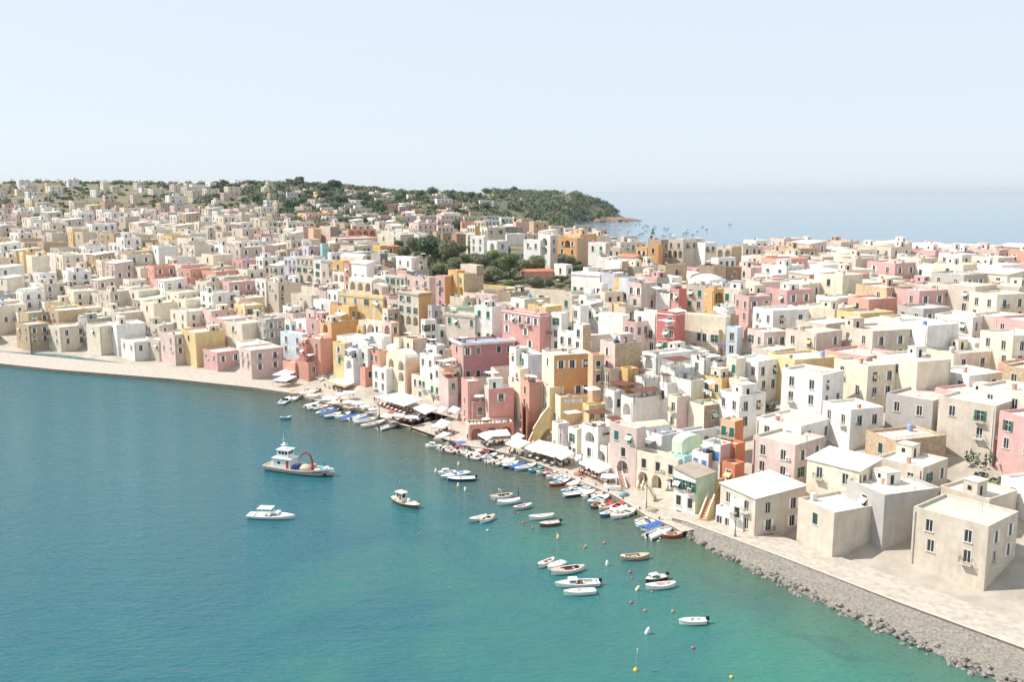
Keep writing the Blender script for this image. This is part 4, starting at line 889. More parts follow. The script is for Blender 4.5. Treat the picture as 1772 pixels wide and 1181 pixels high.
# wooded cliff as one mass
def woodland():
    r=random.Random(3); V=[];Fc=[];mi=[]
    def clump(c,R_,k,n):
        for _ in range(n):
            d=Vector((r.gauss(0,1),r.gauss(0,1),r.gauss(0,1)+.4)).normalized(); p=c+d*R_*r.uniform(.7,1.1)
            q=(d+Vector((r.gauss(0,.5),r.gauss(0,.5),r.gauss(0,.5)))).normalized().to_track_quat('Z','Y'); s=r.uniform(.9,1.9); a=r.uniform(0,6.28); i=len(V)
            for t in range(3): V.append(tuple(p+q@Vector((s*math.cos(a+t*2.1),s*math.sin(a+t*2.1),0))))
            Fc.append((i,i+1,i+2)); mi.append(k)
    n=0
    while n<1500:
        px=r.uniform(850,1064); Y=r.uniform(1080,2040); u=(px-CX)/F*1.01; z=T(u*Y,Y)
        if z<4: continue
        if px<940 and Y<1250: continue
        if 945<px<988 and Y>1840 and r.random()<.6: continue
        if noise.noise(Vector((u*Y*.018,Y*.006,4)))<-.22 and r.random()<.75: continue
        n+=1; clump(Vector((u*Y,Y,z+1.2+3*noise.noise(Vector((u*Y*.02,Y*.02,1)))*(1 if z>12 else .3))),r.choice([r.uniform(3,6),r.uniform(6,10)]),r.choice([0,1,5,4,0,2]),70)
    def flush(name):
        me=bpy.data.meshes.new(name); me.from_pydata(V,[],Fc)
        for m in LEAF: me.materials.append(m)
        me.polygons.foreach_set('material_index',mi); me.update(); structure(name,me,kind='stuff')
    flush('cliff_woodland'); V.clear(); Fc.clear(); mi.clear()
    n=0
    while n<3800:      # shrubs and scrub of the slopes and gardens between the houses
        z_=r.random()
        if z_<.16: px=r.uniform(430,800); Y=r.uniform(1130,1420)
        elif z_<.45: px=r.uniform(430,860); Y=r.uniform(860,1500)
        elif z_<.6: px=r.uniform(640,1010); Y=r.uniform(350,430)
        elif z_<.75: px=r.uniform(480,900); Y=r.uniform(640,900)
        elif z_<.9: px=r.uniform(-100,430); Y=r.uniform(560,1450)
        else: px=r.uniform(1290,1900); Y=r.uniform(120,460)
        u=(px-CX)/F*1.01; z=T(u*Y,Y)
        if z<4: continue
        if px>1200 and z<6: continue
        n+=1; s=.35 if 640<px<1010 and Y<440 else (1. if Y>600 else .5)
        c=Vector((u*Y,Y,z+.6)); R_=r.choice([r.uniform(1,3),r.uniform(3,6)])*s; k=r.choice([0,1,2,4,5,3 if s<.5 else 4])
        for _ in range(60):
            d=Vector((r.gauss(0,1),r.gauss(0,1),abs(r.gauss(0,1))*.6)).normalized(); p=c+d*R_*r.uniform(.6,1.15)
            q=(d+Vector((r.gauss(0,.5),r.gauss(0,.5),r.gauss(0,.5)))).normalized().to_track_quat('Z','Y'); s2=r.uniform(.7,1.5)*max(.35,s); a=r.uniform(0,6.28); i=len(V)
            for t in range(3): V.append(tuple(p+q@Vector((s2*math.cos(a+t*2.1),s2*math.sin(a+t*2.1),0))))
            Fc.append((i,i+1,i+2)); mi.append(k)
    flush('scrub'); return
    me=bpy.data.meshes.new('woodland'); me.from_pydata(V,[],Fc)
    for m in LEAF: me.materials.append(m)
    me.polygons.foreach_set('material_index',mi); me.update(); structure('cliff_woodland',me,kind='stuff')
woodland()
# rocky spit at the foot of the headland
b=MB(); RS=mat('reddish cliff rock',(.24,.16,.11),.95,.5,.08,.3); r=random.Random(9)
pts=[(1030,1890,9,60),(1048,1895,8,50),(1062,1900,8,45),(1074,1905,6,34),(1084,1910,5,26),(1093,1915,3,18),(1101,1920,1.5,10)]
for i,(px,Y,h,w) in enumerate(pts):
    u=(px-CX)/F*1.012; c=Vector((u*Y,Y,0)); n=12; i0=len(b.v); k=b.mi(RS)
    for z,f in ((-2,1.1),(h*.4,.95),(h*.8,.6),(h,.2)):
        for j in range(n):
            t=2*math.pi*j/n; q=f*w*r.uniform(.8,1.15); b.v.append((c.x+q*.6*math.cos(t),c.y+q*math.sin(t),z*r.uniform(.85,1.1)))
    for a in range(3):
        for j in range(n): b.f.append((i0+a*n+j,i0+a*n+(j+1)%n,i0+(a+1)*n+(j+1)%n,i0+(a+1)*n+j)); b.m.append(k)
    b.f.append(tuple(i0+3*n+j for j in range(n))); b.m.append(k)
structure('rocky_spit',b.mesh('rocky_spit'))
# ================= boats =================
BC=dict(white=(.80,.79,.76),cream=(.72,.66,.54),blue=(.05,.13,.38),navy=(.03,.05,.12),light=(.35,.55,.68),turq=(.06,.38,.50),red=(.50,.07,.05),brown=(.20,.09,.06),wood=(.50,.38,.27),grey=(.5,.48,.45),peach=(.72,.42,.30),dark=(.06,.05,.05),maroon=(.25,.05,.06),pink=(.62,.42,.40))
def bm_(k): return mat('boat paint '+k,BC[k],.45,.08,1.5,spec=.4)
PROTO={}
def hull_pts(kind,L,Bm,t):
    if kind=='gozzo': w=max(0.03,math.sin(math.pi*min(1,max(0,t*.97+.02)))**.62); sh=.10+.28*abs(t-.45)**1.7*2.2
    else: w=.80+.2*math.sin(math.pi*min(1,t*1.0)) if t<.5 else max(.03,(1-((t-.5)/.5)**2.3)); sh=.08+.25*max(0,t-.4)**1.5
    return Bm/2*w, .55+sh
def boat_mesh(kind,hc,ic,L,Bm,stripe=None):
    N=12; b=MB(); hm=bm_(hc); im=bm_(ic); sm=bm_(stripe) if stripe else hm
    rows=[]
    for i in range(N+1):
        t=i/N; x=(t-.5)*L; w,s=hull_pts(kind,L,Bm,t)
        rows.append([(x*1.02,w,s),(x*1.01,w*.97,s-.12),(x*.98,w*.86,.12),(x*.94,w*.5,-.15),(x*.92,0,-.25)])
    for i in range(N):
        for s in (1,-1):
            for j in range(4):
                q=[rows[i][j],rows[i+1][j],rows[i+1][j+1],rows[i][j+1]]; q=[(x,y*s,z) for x,y,z in q]
                b.poly(q if s<0 else q[::-1], sm if j==0 else hm)
    q=rows[0]; b.poly([(x,y,z) for x,y,z in q]+[(x,-y,z) for x,y,z in q[::-1][1:]],hm)
    hull=b.mesh('hull',True)
    # gunwale + inner shell
    g=MB(); gm=bm_('white' if hc in('white','light','navy','grey') else ('wood' if hc!='cream' else 'cream')); inn=MB(); wd=.16
    for i in range(N):
        for s in (1,-1):
            (x0,w0,z0),(x1,w1,z1)=rows[i][0],rows[i+1][0]
            a0,a1=max(.01,w0-wd),max(.01,w1-wd)
            q=[(x0,s*(w0+.03),z0+.02),(x1,s*(w1+.03),z1+.02),(x1,s*a1,z1+.02),(x0,s*a0,z0+.02)]; g.poly(q if s>0 else q[::-1],gm)
            q=[(x0,s*(w0+.03),z0+.02),(x0,s*(w0+.03),z0-.06),(x1,s*(w1+.03),z1-.06),(x1,s*(w1+.03),z1+.02)]; g.poly(q if s>0 else q[::-1],gm)
            q=[(x0,s*a0,z0+.02),(x1,s*a1,z1+.02),(x1,s*a1*.9,.22),(x0,s*a0*.9,.22)]; inn.poly(q,im)
        inn.poly([(rows[i][0][0],max(.01,rows[i][0][1]-wd)*.9,.22),(rows[i][0][0],-max(.01,rows[i][0][1]-wd)*.9,.22),(rows[i+1][0][0],-max(.01,rows[i+1][0][1]-wd)*.9,.22),(rows[i+1][0][0],max(.01,rows[i+1][0][1]-wd)*.9,.22)],im)
    if kind!='gozzo': w,s=hull_pts(kind,L,Bm,0); g.poly([(-L/2,-w,s+.02),(-L/2,w,s+.02),(-L/2+.25,w-.1,s+.02),(-L/2+.25,-w+.1,s+.02)],gm)
    return hull,g.mesh('gunwale'),inn.mesh('interior')
def deckpoly(kind,L,Bm,t0,t1,m,dz=.03,n=6,crown=.05):
    b=MB()
    for i in range(n):
        a=t0+(t1-t0)*i/n; c=t0+(t1-t0)*(i+1)/n
        wa,sa=hull_pts(kind,L,Bm,a); wc,sc=hull_pts(kind,L,Bm,c); xa,xc=(a-.5)*L*1.02,(c-.5)*L*1.02
        b.poly([(xa,-wa,sa+dz),(xc,-wc,sc+dz),(xc,0,sc+dz+crown),(xa,0,sa+dz+crown)],m); b.poly([(xa,0,sa+dz+crown),(xc,0,sc+dz+crown),(xc,wc,sc+dz),(xa,wa,sa+dz)],m)
    return b
def outboard():
    b=MB(); m=mat('black engine cowl',(.03,.03,.035),.3,0); b.box(-.25,.25,-.17,.17,.55,1.0,m); b.box(-.2,.2,-.13,.13,1.0,1.1,m); b.box(-.08,.08,-.06,.06,-.4,.55,m); b.box(.1,.35,-.1,.1,.5,.62,GMETAL); return b.mesh('outboard_motor')
OUT=outboard()
b=MB(); b.tube((0,0,.05),(0,0,.5),.09,.09,WHITE,7); b.tube((0,0,.5),(0,0,.75),.015,.015,GMETAL,4); FEND=b.mesh('fender')
BL=5.0
def boat_parts(root,kind,hc,ic,opt,L,Bm,seed):
    r=random.Random(seed); key=(kind,hc,ic,round(L,0),round(Bm,1),'s' in opt)
    L=round(L,0); Bm=round(Bm,1)
    if kind=='rib':
        b=MB(); tm=bm_(hc); pts=[]
        for i in range(25):
            t=i/24
            if t<.36: pts.append((-L/2+ t/.36*L*.62,Bm/2-.22))
            elif t>.64: pts.append((-L/2+(1-t)/.36*L*.62,-(Bm/2-.22)))
            else: a=(t-.36)/.28*math.pi; pts.append((-L/2+L*.62+L*.36*math.sin(a),(Bm/2-.22)*math.cos(a)))
        for p,q in zip(pts[:-1],pts[1:]): b.tube((*p,.42),(*q,.42),.27,.27,tm,8,False)
        for p in (pts[0],pts[-1]): b.tube((p[0]-.35,p[1],.42),(p[0],p[1],.42),.08,.27,tm,8)
        part('inflatable_tube',b.mesh('tube',True),root)
        b=MB(); b.poly([(p[0],p[1],.3) for p in pts],bm_(ic)); b.poly([(p[0]*.95,p[1]*.6,-.1) for p in pts][::-1],bm_('white')); b.box(-L/2,-L/2+.1,-Bm/2+.25,Bm/2-.25,-.1,.6,bm_('white')); part('interior',b.mesh('floor'),root)
        b=MB(); b.box(-.35,.1,-.3,.3,.3,.95,bm_('white')); b.box(-1.3,-.9,-.4,.4,.3,.6,bm_('cream')); part('console',b.mesh('console'),root)
        part('outboard_motor',OUT,root,(-L/2-.12,0,0)); return
    if key not in PROTO: PROTO[key]=boat_mesh(kind,hc,ic,L,Bm,None if 's' not in opt else 'navy')
    h,g,i_=PROTO[key]
    part('hull',h,root); part('gunwale',g,root)
    if 'C' in opt or 'c' in opt:     # tarpaulin over the boat
        cm={'C':bm_('blue'),'c':CANVASW}['C' if 'C' in opt else 'c']
        part('cover',deckpoly(kind,L,Bm,.04 if kind=='gozzo' else .0,.8 if r.random()<.5 else .97,cm,.05,8,.28).mesh('cover',True),root)
        part('interior',i_,root)
        if 'o' in opt: part('outboard_motor',OUT,root,(-L/2-.2,0,0))
        return
    part('interior',i_,root)
    fd=deckpoly(kind,L,Bm,.66 if kind=='gozzo' else .56,.99,bm_('white' if ic in('white','light','pink') else ic if ic!='brown' else 'wood'),.03,6,.07)
    part('foredeck',fd.mesh('foredeck',True),root)
    if kind=='gozzo':
        part('stern_deck',deckpoly(kind,L,Bm,.01,.16,bm_('white' if ic!='brown' else 'wood'),.03,3,.04).mesh('stern_deck'),root)
        for x in (-.22,.08):
            b=MB(); w,s=hull_pts(kind,L,Bm,.5+x); b.box(-.13,.13,-w+.12,w-.12,.42,.47,bm_('wood' if ic in('brown','red','wood') else 'cream')); part('thwart',b.mesh('thwart'),root,(x*L,0,0))
        if 'e' in opt: b=MB(); b.box(-.35,.35,-.25,.25,.22,.6,bm_('wood')); part('engine_box',b.mesh('engine_box'),root,(-.05*L,0,0))
    else:
        b=MB(); b.box(-.3,.15,-.45,.45,.22,.62,bm_('cream')); part('seat',b.mesh('seat'),root,(-.12*L,0,0)); 
        b=MB(); b.box(-.2,.2,-Bm*.33,Bm*.33,.22,.6,bm_('white')); part('stern_bench',b.mesh('stern_bench'),root,(-.40*L,0,0))
    if 'w' in opt:
        b=MB(); w,s=hull_pts(kind,L,Bm,.58); gl=mat('smoked windscreen',(.10,.13,.15),.1,0,spec=.6)
        b.poly([(.02,-w*.7,s),(.02,w*.7,s),(-.3,w*.6,s+.45),(-.3,-w*.6,s+.45)],gl); b.poly([(.02,w*.7,s),(-.6,w*.85,s),(-.65,w*.8,s+.25),(-.3,w*.6,s+.45)],gl); b.poly([(.02,-w*.7,s),(-.3,-w*.6,s+.45),(-.65,-w*.8,s+.25),(-.6,-w*.85,s)],gl)
        part('windscreen',b.mesh('windscreen'),root,(.08*L,0,0))
    if 'k' in opt:   # cuddy cabin
        b=MB(); w,s=hull_pts(kind,L,Bm,.62); b.box(-.75,.6,-w*.62,w*.62,s,s+.55,bm_('white')); b.box(.6,.604,-w*.5,w*.5,s+.2,s+.48,GLASS); b.box(-.5,.4,-w*.62-.004,-w*.62,s+.2,s+.45,GLASS); b.box(-.5,.4,w*.62,w*.62+.004,s+.2,s+.45,GLASS)
        b.box(-.85,.5,-w*.66,w*.66,s+.55,s+.6,bm_('white')); part('cabin',b.mesh('cabin'),root,(.12*L,0,0))
    if 'f' in opt:   # awning frame
        b=MB()
        for x in (-.25*L,.02*L): b.tube((x,-Bm*.4,.6),(x,-Bm*.36,2.0),.03,.03,WHITE,5); b.tube((x,Bm*.4,.6),(x,Bm*.36,2.0),.03,.03,WHITE,5)
        b.box(-.27*L,.04*L,-Bm*.38,Bm*.38,2.0,2.05,CANVASW if 'F' not in opt else bm_('blue')); part('sunshade',b.mesh('sunshade'),root)
    if 'a' in opt:   # bare bow arch
        b=MB(); b.tube((0,-Bm*.4,.6),(.1,-Bm*.36,1.9),.03,.03,WHITE,5); b.tube((0,Bm*.4,.6),(.1,Bm*.36,1.9),.03,.03,WHITE,5); b.tube((.1,-Bm*.36,1.9),(.1,Bm*.36,1.9),.04,.04,WHITE,5); part('shade_frame',b.mesh('shade_frame'),root,(.05*L,0,0))
    if 'o' in opt: part('outboard_motor',OUT,root,(-L/2-.2,0,0))
    if 'd' in opt:
        for x in (-.3,-.05,.2):
            w,s=hull_pts(kind,L,Bm,.5+x); part('fender',FEND,root,(x*L,-w-.12,.0)); 
    if 'r' in opt:
        b=MB(); b.box(-.9,.1,-Bm*.3,Bm*.3,.3,.62,bm_('maroon')); b.box(-.2,.4,-.3,.35,.62,.95,bm_('navy')); part('cushions',b.mesh('cushions'),root,(0,0,0))
BN={'rib':'inflatable_boat','gozzo':'rowing_boat','motor':'motorboat'}
def zp(ox,oy,sc): return lambda x,y:(ox+x/sc,oy+y/sc)
def boat(z,x1,y1,x2,y2,kind='gozzo',hc='white',ic='white',opt='',desc=None,beam=.36,label=None,Lf=1.):
    """stern at first point, bow at second"""
    a=at(*z(x1,y1),.45); c=at(*z(x2,y2),.55); d=c-a; L=d.length*Lf; m=(a+c)/2
    L=max(2.6,min(9.5,L)); Bm=max(1.25,min(2.5,L*beam))
    r=thing(BN[kind],'boat',desc,(m.x,m.y,0),math.atan2(d.y,d.x),label=label)
    boat_parts(r,kind,hc,ic,opt,L,Bm,int(x1+y1)); return r
zG=zp(495,570,6.815); zT=zp(720,740,9.84); zQ=zp(755,700,6.815); zU=zp(900,740,9.84); zN=zp(1016,820,6.815); zR=zp(670,800,6.815); zS=zp(890,860,6.815); zC=zp(1015,300,6.815)
boat(zG,-60,880,40,800,'motor','white','light','w','white motorboat with light blue cockpit'); boat(zG,60,840,150,790,'motor','white','white','c','small white covered boat')
boat(zG,-60,1050,50,1040,'gozzo','turq','light','','small turquoise rowing boat')
boat(zG,215,915,400,865,'motor','white','white','c','white covered motorboat'); boat(zG,240,940,420,890,'motor','white','grey','ow','white motorboat with grey cockpit'); boat(zG,320,955,500,900,'gozzo','turq','white','','turquoise hulled rowing boat')
boat(zG,360,1000,560,930,'gozzo','white','grey','e','white boat with engine box'); boat(zG,400,1010,620,940,'motor','white','navy','C','white boat with navy blue cover'); boat(zG,445,1045,650,990,'gozzo','turq','white','','bright turquoise hulled rowing boat')
boat(zG,590,1040,760,980,'motor','light','white','w','pale blue motorboat'); boat(zG,640,1065,850,1005,'motor','white','navy','C','white boat under a navy cover'); boat(zG,765,1070,950,1000,'rib','white','grey','','small white inflatable boat')
boat(zG,880,1065,1020,1015,'motor','white','blue','C','small white boat with blue cover'); boat(zG,805,1105,1085,1045,'gozzo','white','cream','de','long white boat hung with fenders'); boat(zG,880,1150,1165,1080,'gozzo','white','cream','de','long white boat with cream benches',beam=.28); boat(zG,1090,1180,1325,1110,'rib','grey','white','','slim pale grey inflatable boat')
# corner cluster
boat(zT,430,320,165,300,'motor','white','white','kd','white cabin motorboat with round porthole'); boat(zT,430,370,640,230,'rib','grey','white','','grey inflatable with black motor'); boat(zT,470,400,770,235,'motor','white','pink','ow','white motorboat with pink seats')
boat(zT,560,430,800,300,'motor','pink','maroon','r','white motorboat with crimson cushions'); boat(zT,680,415,920,285,'motor','white','blue','fF','white motorboat under blue sunshade'); boat(zT,740,440,1030,300,'motor','white','cream','o','white motorboat with cream seats')
boat(zT,830,470,1050,350,'motor','cream','wood','w','cream motorboat with tan seats'); boat(zT,905,510,1160,340,'motor','white','white','o','white motorboat with pale deck'); boat(zT,990,540,1240,370,'motor','white','maroon','r','white motorboat with purple cover patch'); boat(zT,950,490,1120,400,'rib','white','grey','','white inflatable among motorboats')
boat(zT,1120,540,1370,455,'gozzo','light','light','e','light blue open boat'); boat(zT,1200,590,1490,490,'motor','white','pink','w','white boat with blush deck'); boat(zT,1345,630,1560,520,'motor','white','peach','o','white boat with peach seats'); boat(zT,1440,620,1700,530,'motor','white','white','c','white boat under white cover'); boat(zT,1470,680,1745,590,'gozzo','navy','white','','white boat with dark blue hull')
boat(zQ,870,750,1070,695,'motor','blue','navy','C','boat with bright blue cover'); boat(zQ,935,770,1168,712,'gozzo','light','white','e','pale blue boat with white deck'); boat(zQ,1090,790,1248,748,'gozzo','turq','turq','','small turquoise rowing boat at the wall')
boat(zQ,1175,810,1385,780,'gozzo','white','maroon','','white boat with dark red interior'); boat(zQ,1260,830,1440,795,'gozzo','brown','pink','','brown boat with pale benches'); boat(zQ,1310,862,1515,820,'gozzo','white','cream','e','white boat with cream interior'); boat(zQ,1370,890,1560,845,'gozzo','light','light','','light blue rowing boat'); boat(zQ,1440,905,1610,865,'gozzo','white','light','','white rowing boat with blue benches')
boat(zQ,1335,950,1560,900,'gozzo','red','light','','red hulled boat with light blue deck'); boat(zQ,1525,975,1705,905,'gozzo','peach','peach','c','peach boat with pale cover'); boat(zQ,1570,1000,1780,940,'gozzo','red','wood','e','bright red boat with wooden benches')
boat(zU,720,1095,870,1050,'gozzo','light','light','','light blue boat behind the navy hull'); boat(zU,900,1060,1110,985,'motor','light','blue','w','light blue boat with blue seat'); boat(zU,1000,1075,1260,985,'gozzo','white','cream','','white boat with wide foredeck'); boat(zU,760,1155,1240,1075,'motor','navy','white','','long white boat with navy hull',beam=.3)
boat(zU,1070,1200,1410,1110,'gozzo','white','brown','e','white boat with brown deck box'); boat(zN,-60,180,80,140,'gozzo','light','white','','pale blue boat with pointed bow'); boat(zN,-50,250,90,200,'motor','white','white','c','small boat under white cover'); boat(zN,40,285,185,230,'motor','white','cream','o','white boat with outboard motor')
boat(zN,10,345,255,262,'gozzo','light','light','e','light blue boat nosing the quay'); boat(zN,40,400,205,335,'gozzo','brown','brown','','dark brown wooden boat'); boat(zN,135,420,300,350,'gozzo','white','red','e','white boat with red interior'); boat(zN,180,390,300,320,'gozzo','red','maroon','','dark red boat')
boat(zN,160,495,350,425,'gozzo','blue','white','','blue hulled boat with white deck'); boat(zN,280,430,415,345,'gozzo','white','red','','white boat with red engine cloth'); boat(zN,350,460,475,380,'motor','cream','cream','c','cream boat with curved cover'); boat(zN,285,515,580,415,'gozzo','white','cream','d','large white boat with cream deck')
boat(zN,570,575,735,520,'gozzo','cream','cream','','small cream rowing boat'); boat(zN,600,605,825,548,'motor','light','white','w','white and pale blue boat'); boat(zN,660,665,915,560,'motor','white','blue','C','white boat with bright blue cover'); boat(zN,720,745,980,630,'rib','grey','white','','grey inflatable boat with black motor',beam=.42); boat(zN,890,735,1135,705,'gozzo','red','wood','','red open boat with pale benches',beam=.4)
# moored away from the quay
boat(zR,820,115,590,125,'motor','white','light','k','white cabin boat nearest the tall buoy'); boat(zR,960,120,635,175,'motor','light','light','w','pale blue and white motorboat',beam=.3); boat(zR,1030,190,715,195,'motor','navy','white','od','white motorboat with dark blue hull')
boat(zR,1490,385,1200,420,'gozzo','white','brown','a','white open boat with shade frame'); boat(zR,1565,450,1300,480,'gozzo','white','white','c','white boat fully covered in canvas'); boat(zR,1500,545,1692,505,'gozzo','grey','pink','','small pale grey open boat'); boat(zR,1170,640,970,685,'gozzo','grey','white','','grey and white open boat'); boat(zR,1090,705,1270,630,'gozzo','white','brown','e','white pointed boat with brown interior')
boat(zS,450,222,187,245,'gozzo','white','white','','white rowing boat with dark cockpit'); boat(zS,540,300,290,325,'motor','brown','white','od','white motorboat with dark brown hull'); boat(zS,455,745,287,810,'gozzo','cream','pink','','small cream open boat'); boat(zS,600,765,380,845,'motor','white','white','','small white day boat'); 
boat(zS,830,830,413,890,'gozzo','white','brown','sd','white boat with dark side stripe',beam=.34); boat(zS,985,1010,498,1025,'motor','white','grey','okrd','large white motorboat with black outboard',beam=.34); boat(zS,940,1110,600,1125,'motor','white','white','d','low white motorboat tied alongside',beam=.34)
boat(zS,1245,720,1598,690,'gozzo','wood','wood','e','weathered wooden open boat',beam=.36); boat(zS,1800,935,1535,985,'motor','dark','white','kow','white cabin boat with black hull'); boat(zS,1885,1030,1560,1060,'gozzo','white','cream','d','cream decked white boat with fenders'); boat(zN,1410,1735,1075,1740,'motor','white','cream','o','lone white boat with tan cockpit')
# boat standing on the quay
a=at(1060,846,1.2); r_=thing('rowing_boat','boat',None,(a.x,a.y,1.15),R(-35),label='small white rowing boat pulled up on the quay beside the parasol'); boat_parts(r_,'gozzo','white','white','',3.6,1.4,3)
# ---- fishing vessel at left
def vessel():
    a=at(440,800,1.2); c=at(577,816,1.2); a=c+(a-c).normalized()*17; m=(a+c)/2; d=c-a; L=17.; Bm=4.6
    r=thing('fishing_vessel','boat',None,(m.x,m.y,0),math.atan2(d.y,d.x),label='large white fishing vessel with red crane arm and high wheelhouse at the left edge')
    N=16; b=MB(); wh=bm_('white'); dk=bm_('grey'); rb=mat('rust brown rubbing strake',(.25,.10,.06),.7,.3,1)
    rows=[]
    for i in range(N+1):
        t=i/N; w=Bm/2*(min(1,.72+.6*t) if t<.5 else (1-((t-.5)/.5)**2.6)*.98+.02); s=1.25+1.0*max(0,t-.55)**1.6*2+.25*(.3-t if t<.3 else 0)
        x=(t-.5)*L; rows.append([(x*1.02,w,s),(x*1.015,w,s-.32),(x*1.01,w*.99,s-.5),(x*.99,w*.95,.35),(x*.97,w*.85,.05),(x*.93,w*.4,-.5)])
    for i in range(N):
        for s in (1,-1):
            for j in range(5):
                q=[(x,y*s,z) for x,y,z in (rows[i][j],rows[i+1][j],rows[i+1][j+1],rows[i][j+1])]
                b.poly(q if s<0 else q[::-1],[wh,rb,mat('worn cream topsides',(.50,.42,.36),.7,.3,1),mat('grey weathered topsides',(.20,.17,.15),.7,.3,1),bm_('dark')][j])
    b.poly([rows[0][j] for j in range(6)]+[(x,-y,z) for x,y,z in rows[0][::-1]],wh); part('hull',b.mesh('hull'),r)
    b=MB()
    for i in range(N): b.poly([(rows[i][0][0],rows[i][0][1]-.1,.95+.0*i),(rows[i][0][0],-rows[i][0][1]+.1,.95),(rows[i+1][0][0],-rows[i+1][0][1]+.1,.95),(rows[i+1][0][0],rows[i+1][0][1]-.1,.95)],mat('worn deck boards',(.45,.36,.26),.9,.3,1)); 
    for i in range(N):
        for s in (1,-1):
            p,q=rows[i][0],rows[i+1][0]; b.poly([(p[0],s*p[1],p[2]),(q[0],s*q[1],q[2]),(q[0],s*max(.01,q[1]-.1),.95),(p[0],s*max(.01,p[1]-.1),.95)],wh)
    part('deck',b.mesh('deck'),r)
    b=MB(); b.box(-6,-1.6,-1.5,1.5,.95,3.1,wh); b.box(-6.2,-1.2,-1.7,1.7,3.1,3.22,wh); b.box(-5,-2.2,-1.2,1.2,3.22,5.0,wh); b.box(-5.2,-1.9,-1.35,1.35,5.0,5.12,wh)
    for y in (-1.204,1.2): 
        for x in (-4.6,-3.8,-3.0): b.box(x,x+.6,y,y+.004,4.1,4.75,GLASS)
    for y in (-.95,-.3,.35): b.box(-2.2,-2.196,y,y+.55,4.1,4.75,GLASS)
    b.box(-4.8,-4.1,-1.504,-1.5,1.9,2.5,GLASS); b.box(-2.6,-1.9,-1.504,-1.5,1.0,2.8,mat('red door paint',(.5,.06,.04),.6,.1,1)); part('wheelhouse',b.mesh('wheelhouse'),r)
    b=MB(); b.tube((-4,0,5.1),(-4,0,8.6),.07,.04,WHITE,6); b.box(-4.5,-3.5,-.5,.5,5.9,6.0,WHITE); b.tube((-3.4,.6,5.1),(-3.4,.6,6.6),.04,.03,WHITE,5); b.tube((-4.0,-.9,7.2),(-4.,.9,7.2),.03,.03,WHITE,4); b.lathe([(.05,0),(.3,.1),(.3,.3),(.05,.42)],WHITE,(-4.2,.5,6.0),8); part('mast',b.mesh('mast'),r)
    b=MB(); rd=mat('red crane paint',(.38,.04,.04),.4,.1,1); b.tube((3.2,0,.95),(3.2,0,3.2),.26,.22,rd,8); b.tube((3.2,0,3.1),(2.7,0,4.3),.22,.2,rd,8); b.tube((2.7,0,4.3),(1.6,0,4.8),.2,.17,rd,8); b.tube((1.6,0,4.8),(.4,0,4.0),.17,.13,rd,8); b.tube((.4,0,4.0),(.1,0,3.3),.1,.08,rd,8); part('crane',b.mesh('crane'),r)
    b=MB(); nt=mat('heaped fishing net',(.62,.50,.36),.95,.3,2,bump=.6); b.lathe([(1.5,0),(1.35,.5),(.9,.9),(.3,1.1)],nt,(1.6,0,.95),12,1.1,.9); b.lathe([(1.1,0),(.9,.35),(.3,.5)],nt,(4.7,0,.95),10); part('net_heap',b.mesh('net_heap',True),r)
    b=MB(); b.box(-1.2,-.2,-1.0,.6,.95,1.8,bm_('blue')); b.box(-.1,.6,.2,1.2,.95,1.6,bm_('grey')); b.box(5.8,6.8,-.5,.5,.95,1.7,bm_('light')); b.box(6.2,6.9,.3,.9,1.7,1.9,WHITE); b.box(-1.0,-.3,-1.5,-1.0,.95,1.5,bm_('navy')); b.box(2.4,3.4,.9,1.6,.95,1.9,bm_('wood')); b.box(4.0,5.2,.6,1.3,.95,1.5,bm_('turq')); b.box(5.0,5.6,-1.0,-.4,.95,1.6,bm_('cream')); b.tube((4.2,-.9,.95),(4.2,-.9,2.6),.05,.05,WOOD,5); b.tube((5.9,.7,.95),(5.9,.7,2.7),.05,.05,WOOD,5); b.box(-.6,.6,.7,1.5,.95,2.0,bm_('grey')); part('deck_gear',b.mesh('deck_gear'),r)
    for t,e in enumerate('0005'):
        fc=bpy.data.curves.new('hull_number','FONT'); fc.body='0005'[t]; fc.size=.75; fc.extrude=.012; fc.align_x='CENTER'
        o=bpy.data.objects.new('registration_number',fc); COL.objects.link(o); 
        x=4.6+.55*t; tt=x/L+.5; w=Bm/2*((1-((tt-.5)/.5)**2.6)*.98+.02); w2=Bm/2*((1-((tt+.02-.5)/.5)**2.6)*.98+.02)
        fc.materials.append(mat('black lettering',(.03,.03,.035),.6,0)); bpy.context.view_layer.update(); me_=bpy.data.meshes.new_from_object(o.evaluated_get(bpy.context.evaluated_depsgraph_get())); bpy.data.objects.remove(o); o=bpy.data.objects.new('registration_number',me_); COL.objects.link(o); o.location=(x,-w-.03,.75); o.rotation_euler=(math.pi/2,0,math.atan2((w-w2),.02*L)); o.parent=r
    b=MB(); bl=mat('tyre rubber',(.05,.045,.04),.9,.1,1)
    part('tyre_fender',(lambda q:(q.tube((6.9,-1.0,.5),(7.0,-1.25,.5),.38,.38,bl,10),q.mesh('tyre'))[1])(MB()),r)
vessel()
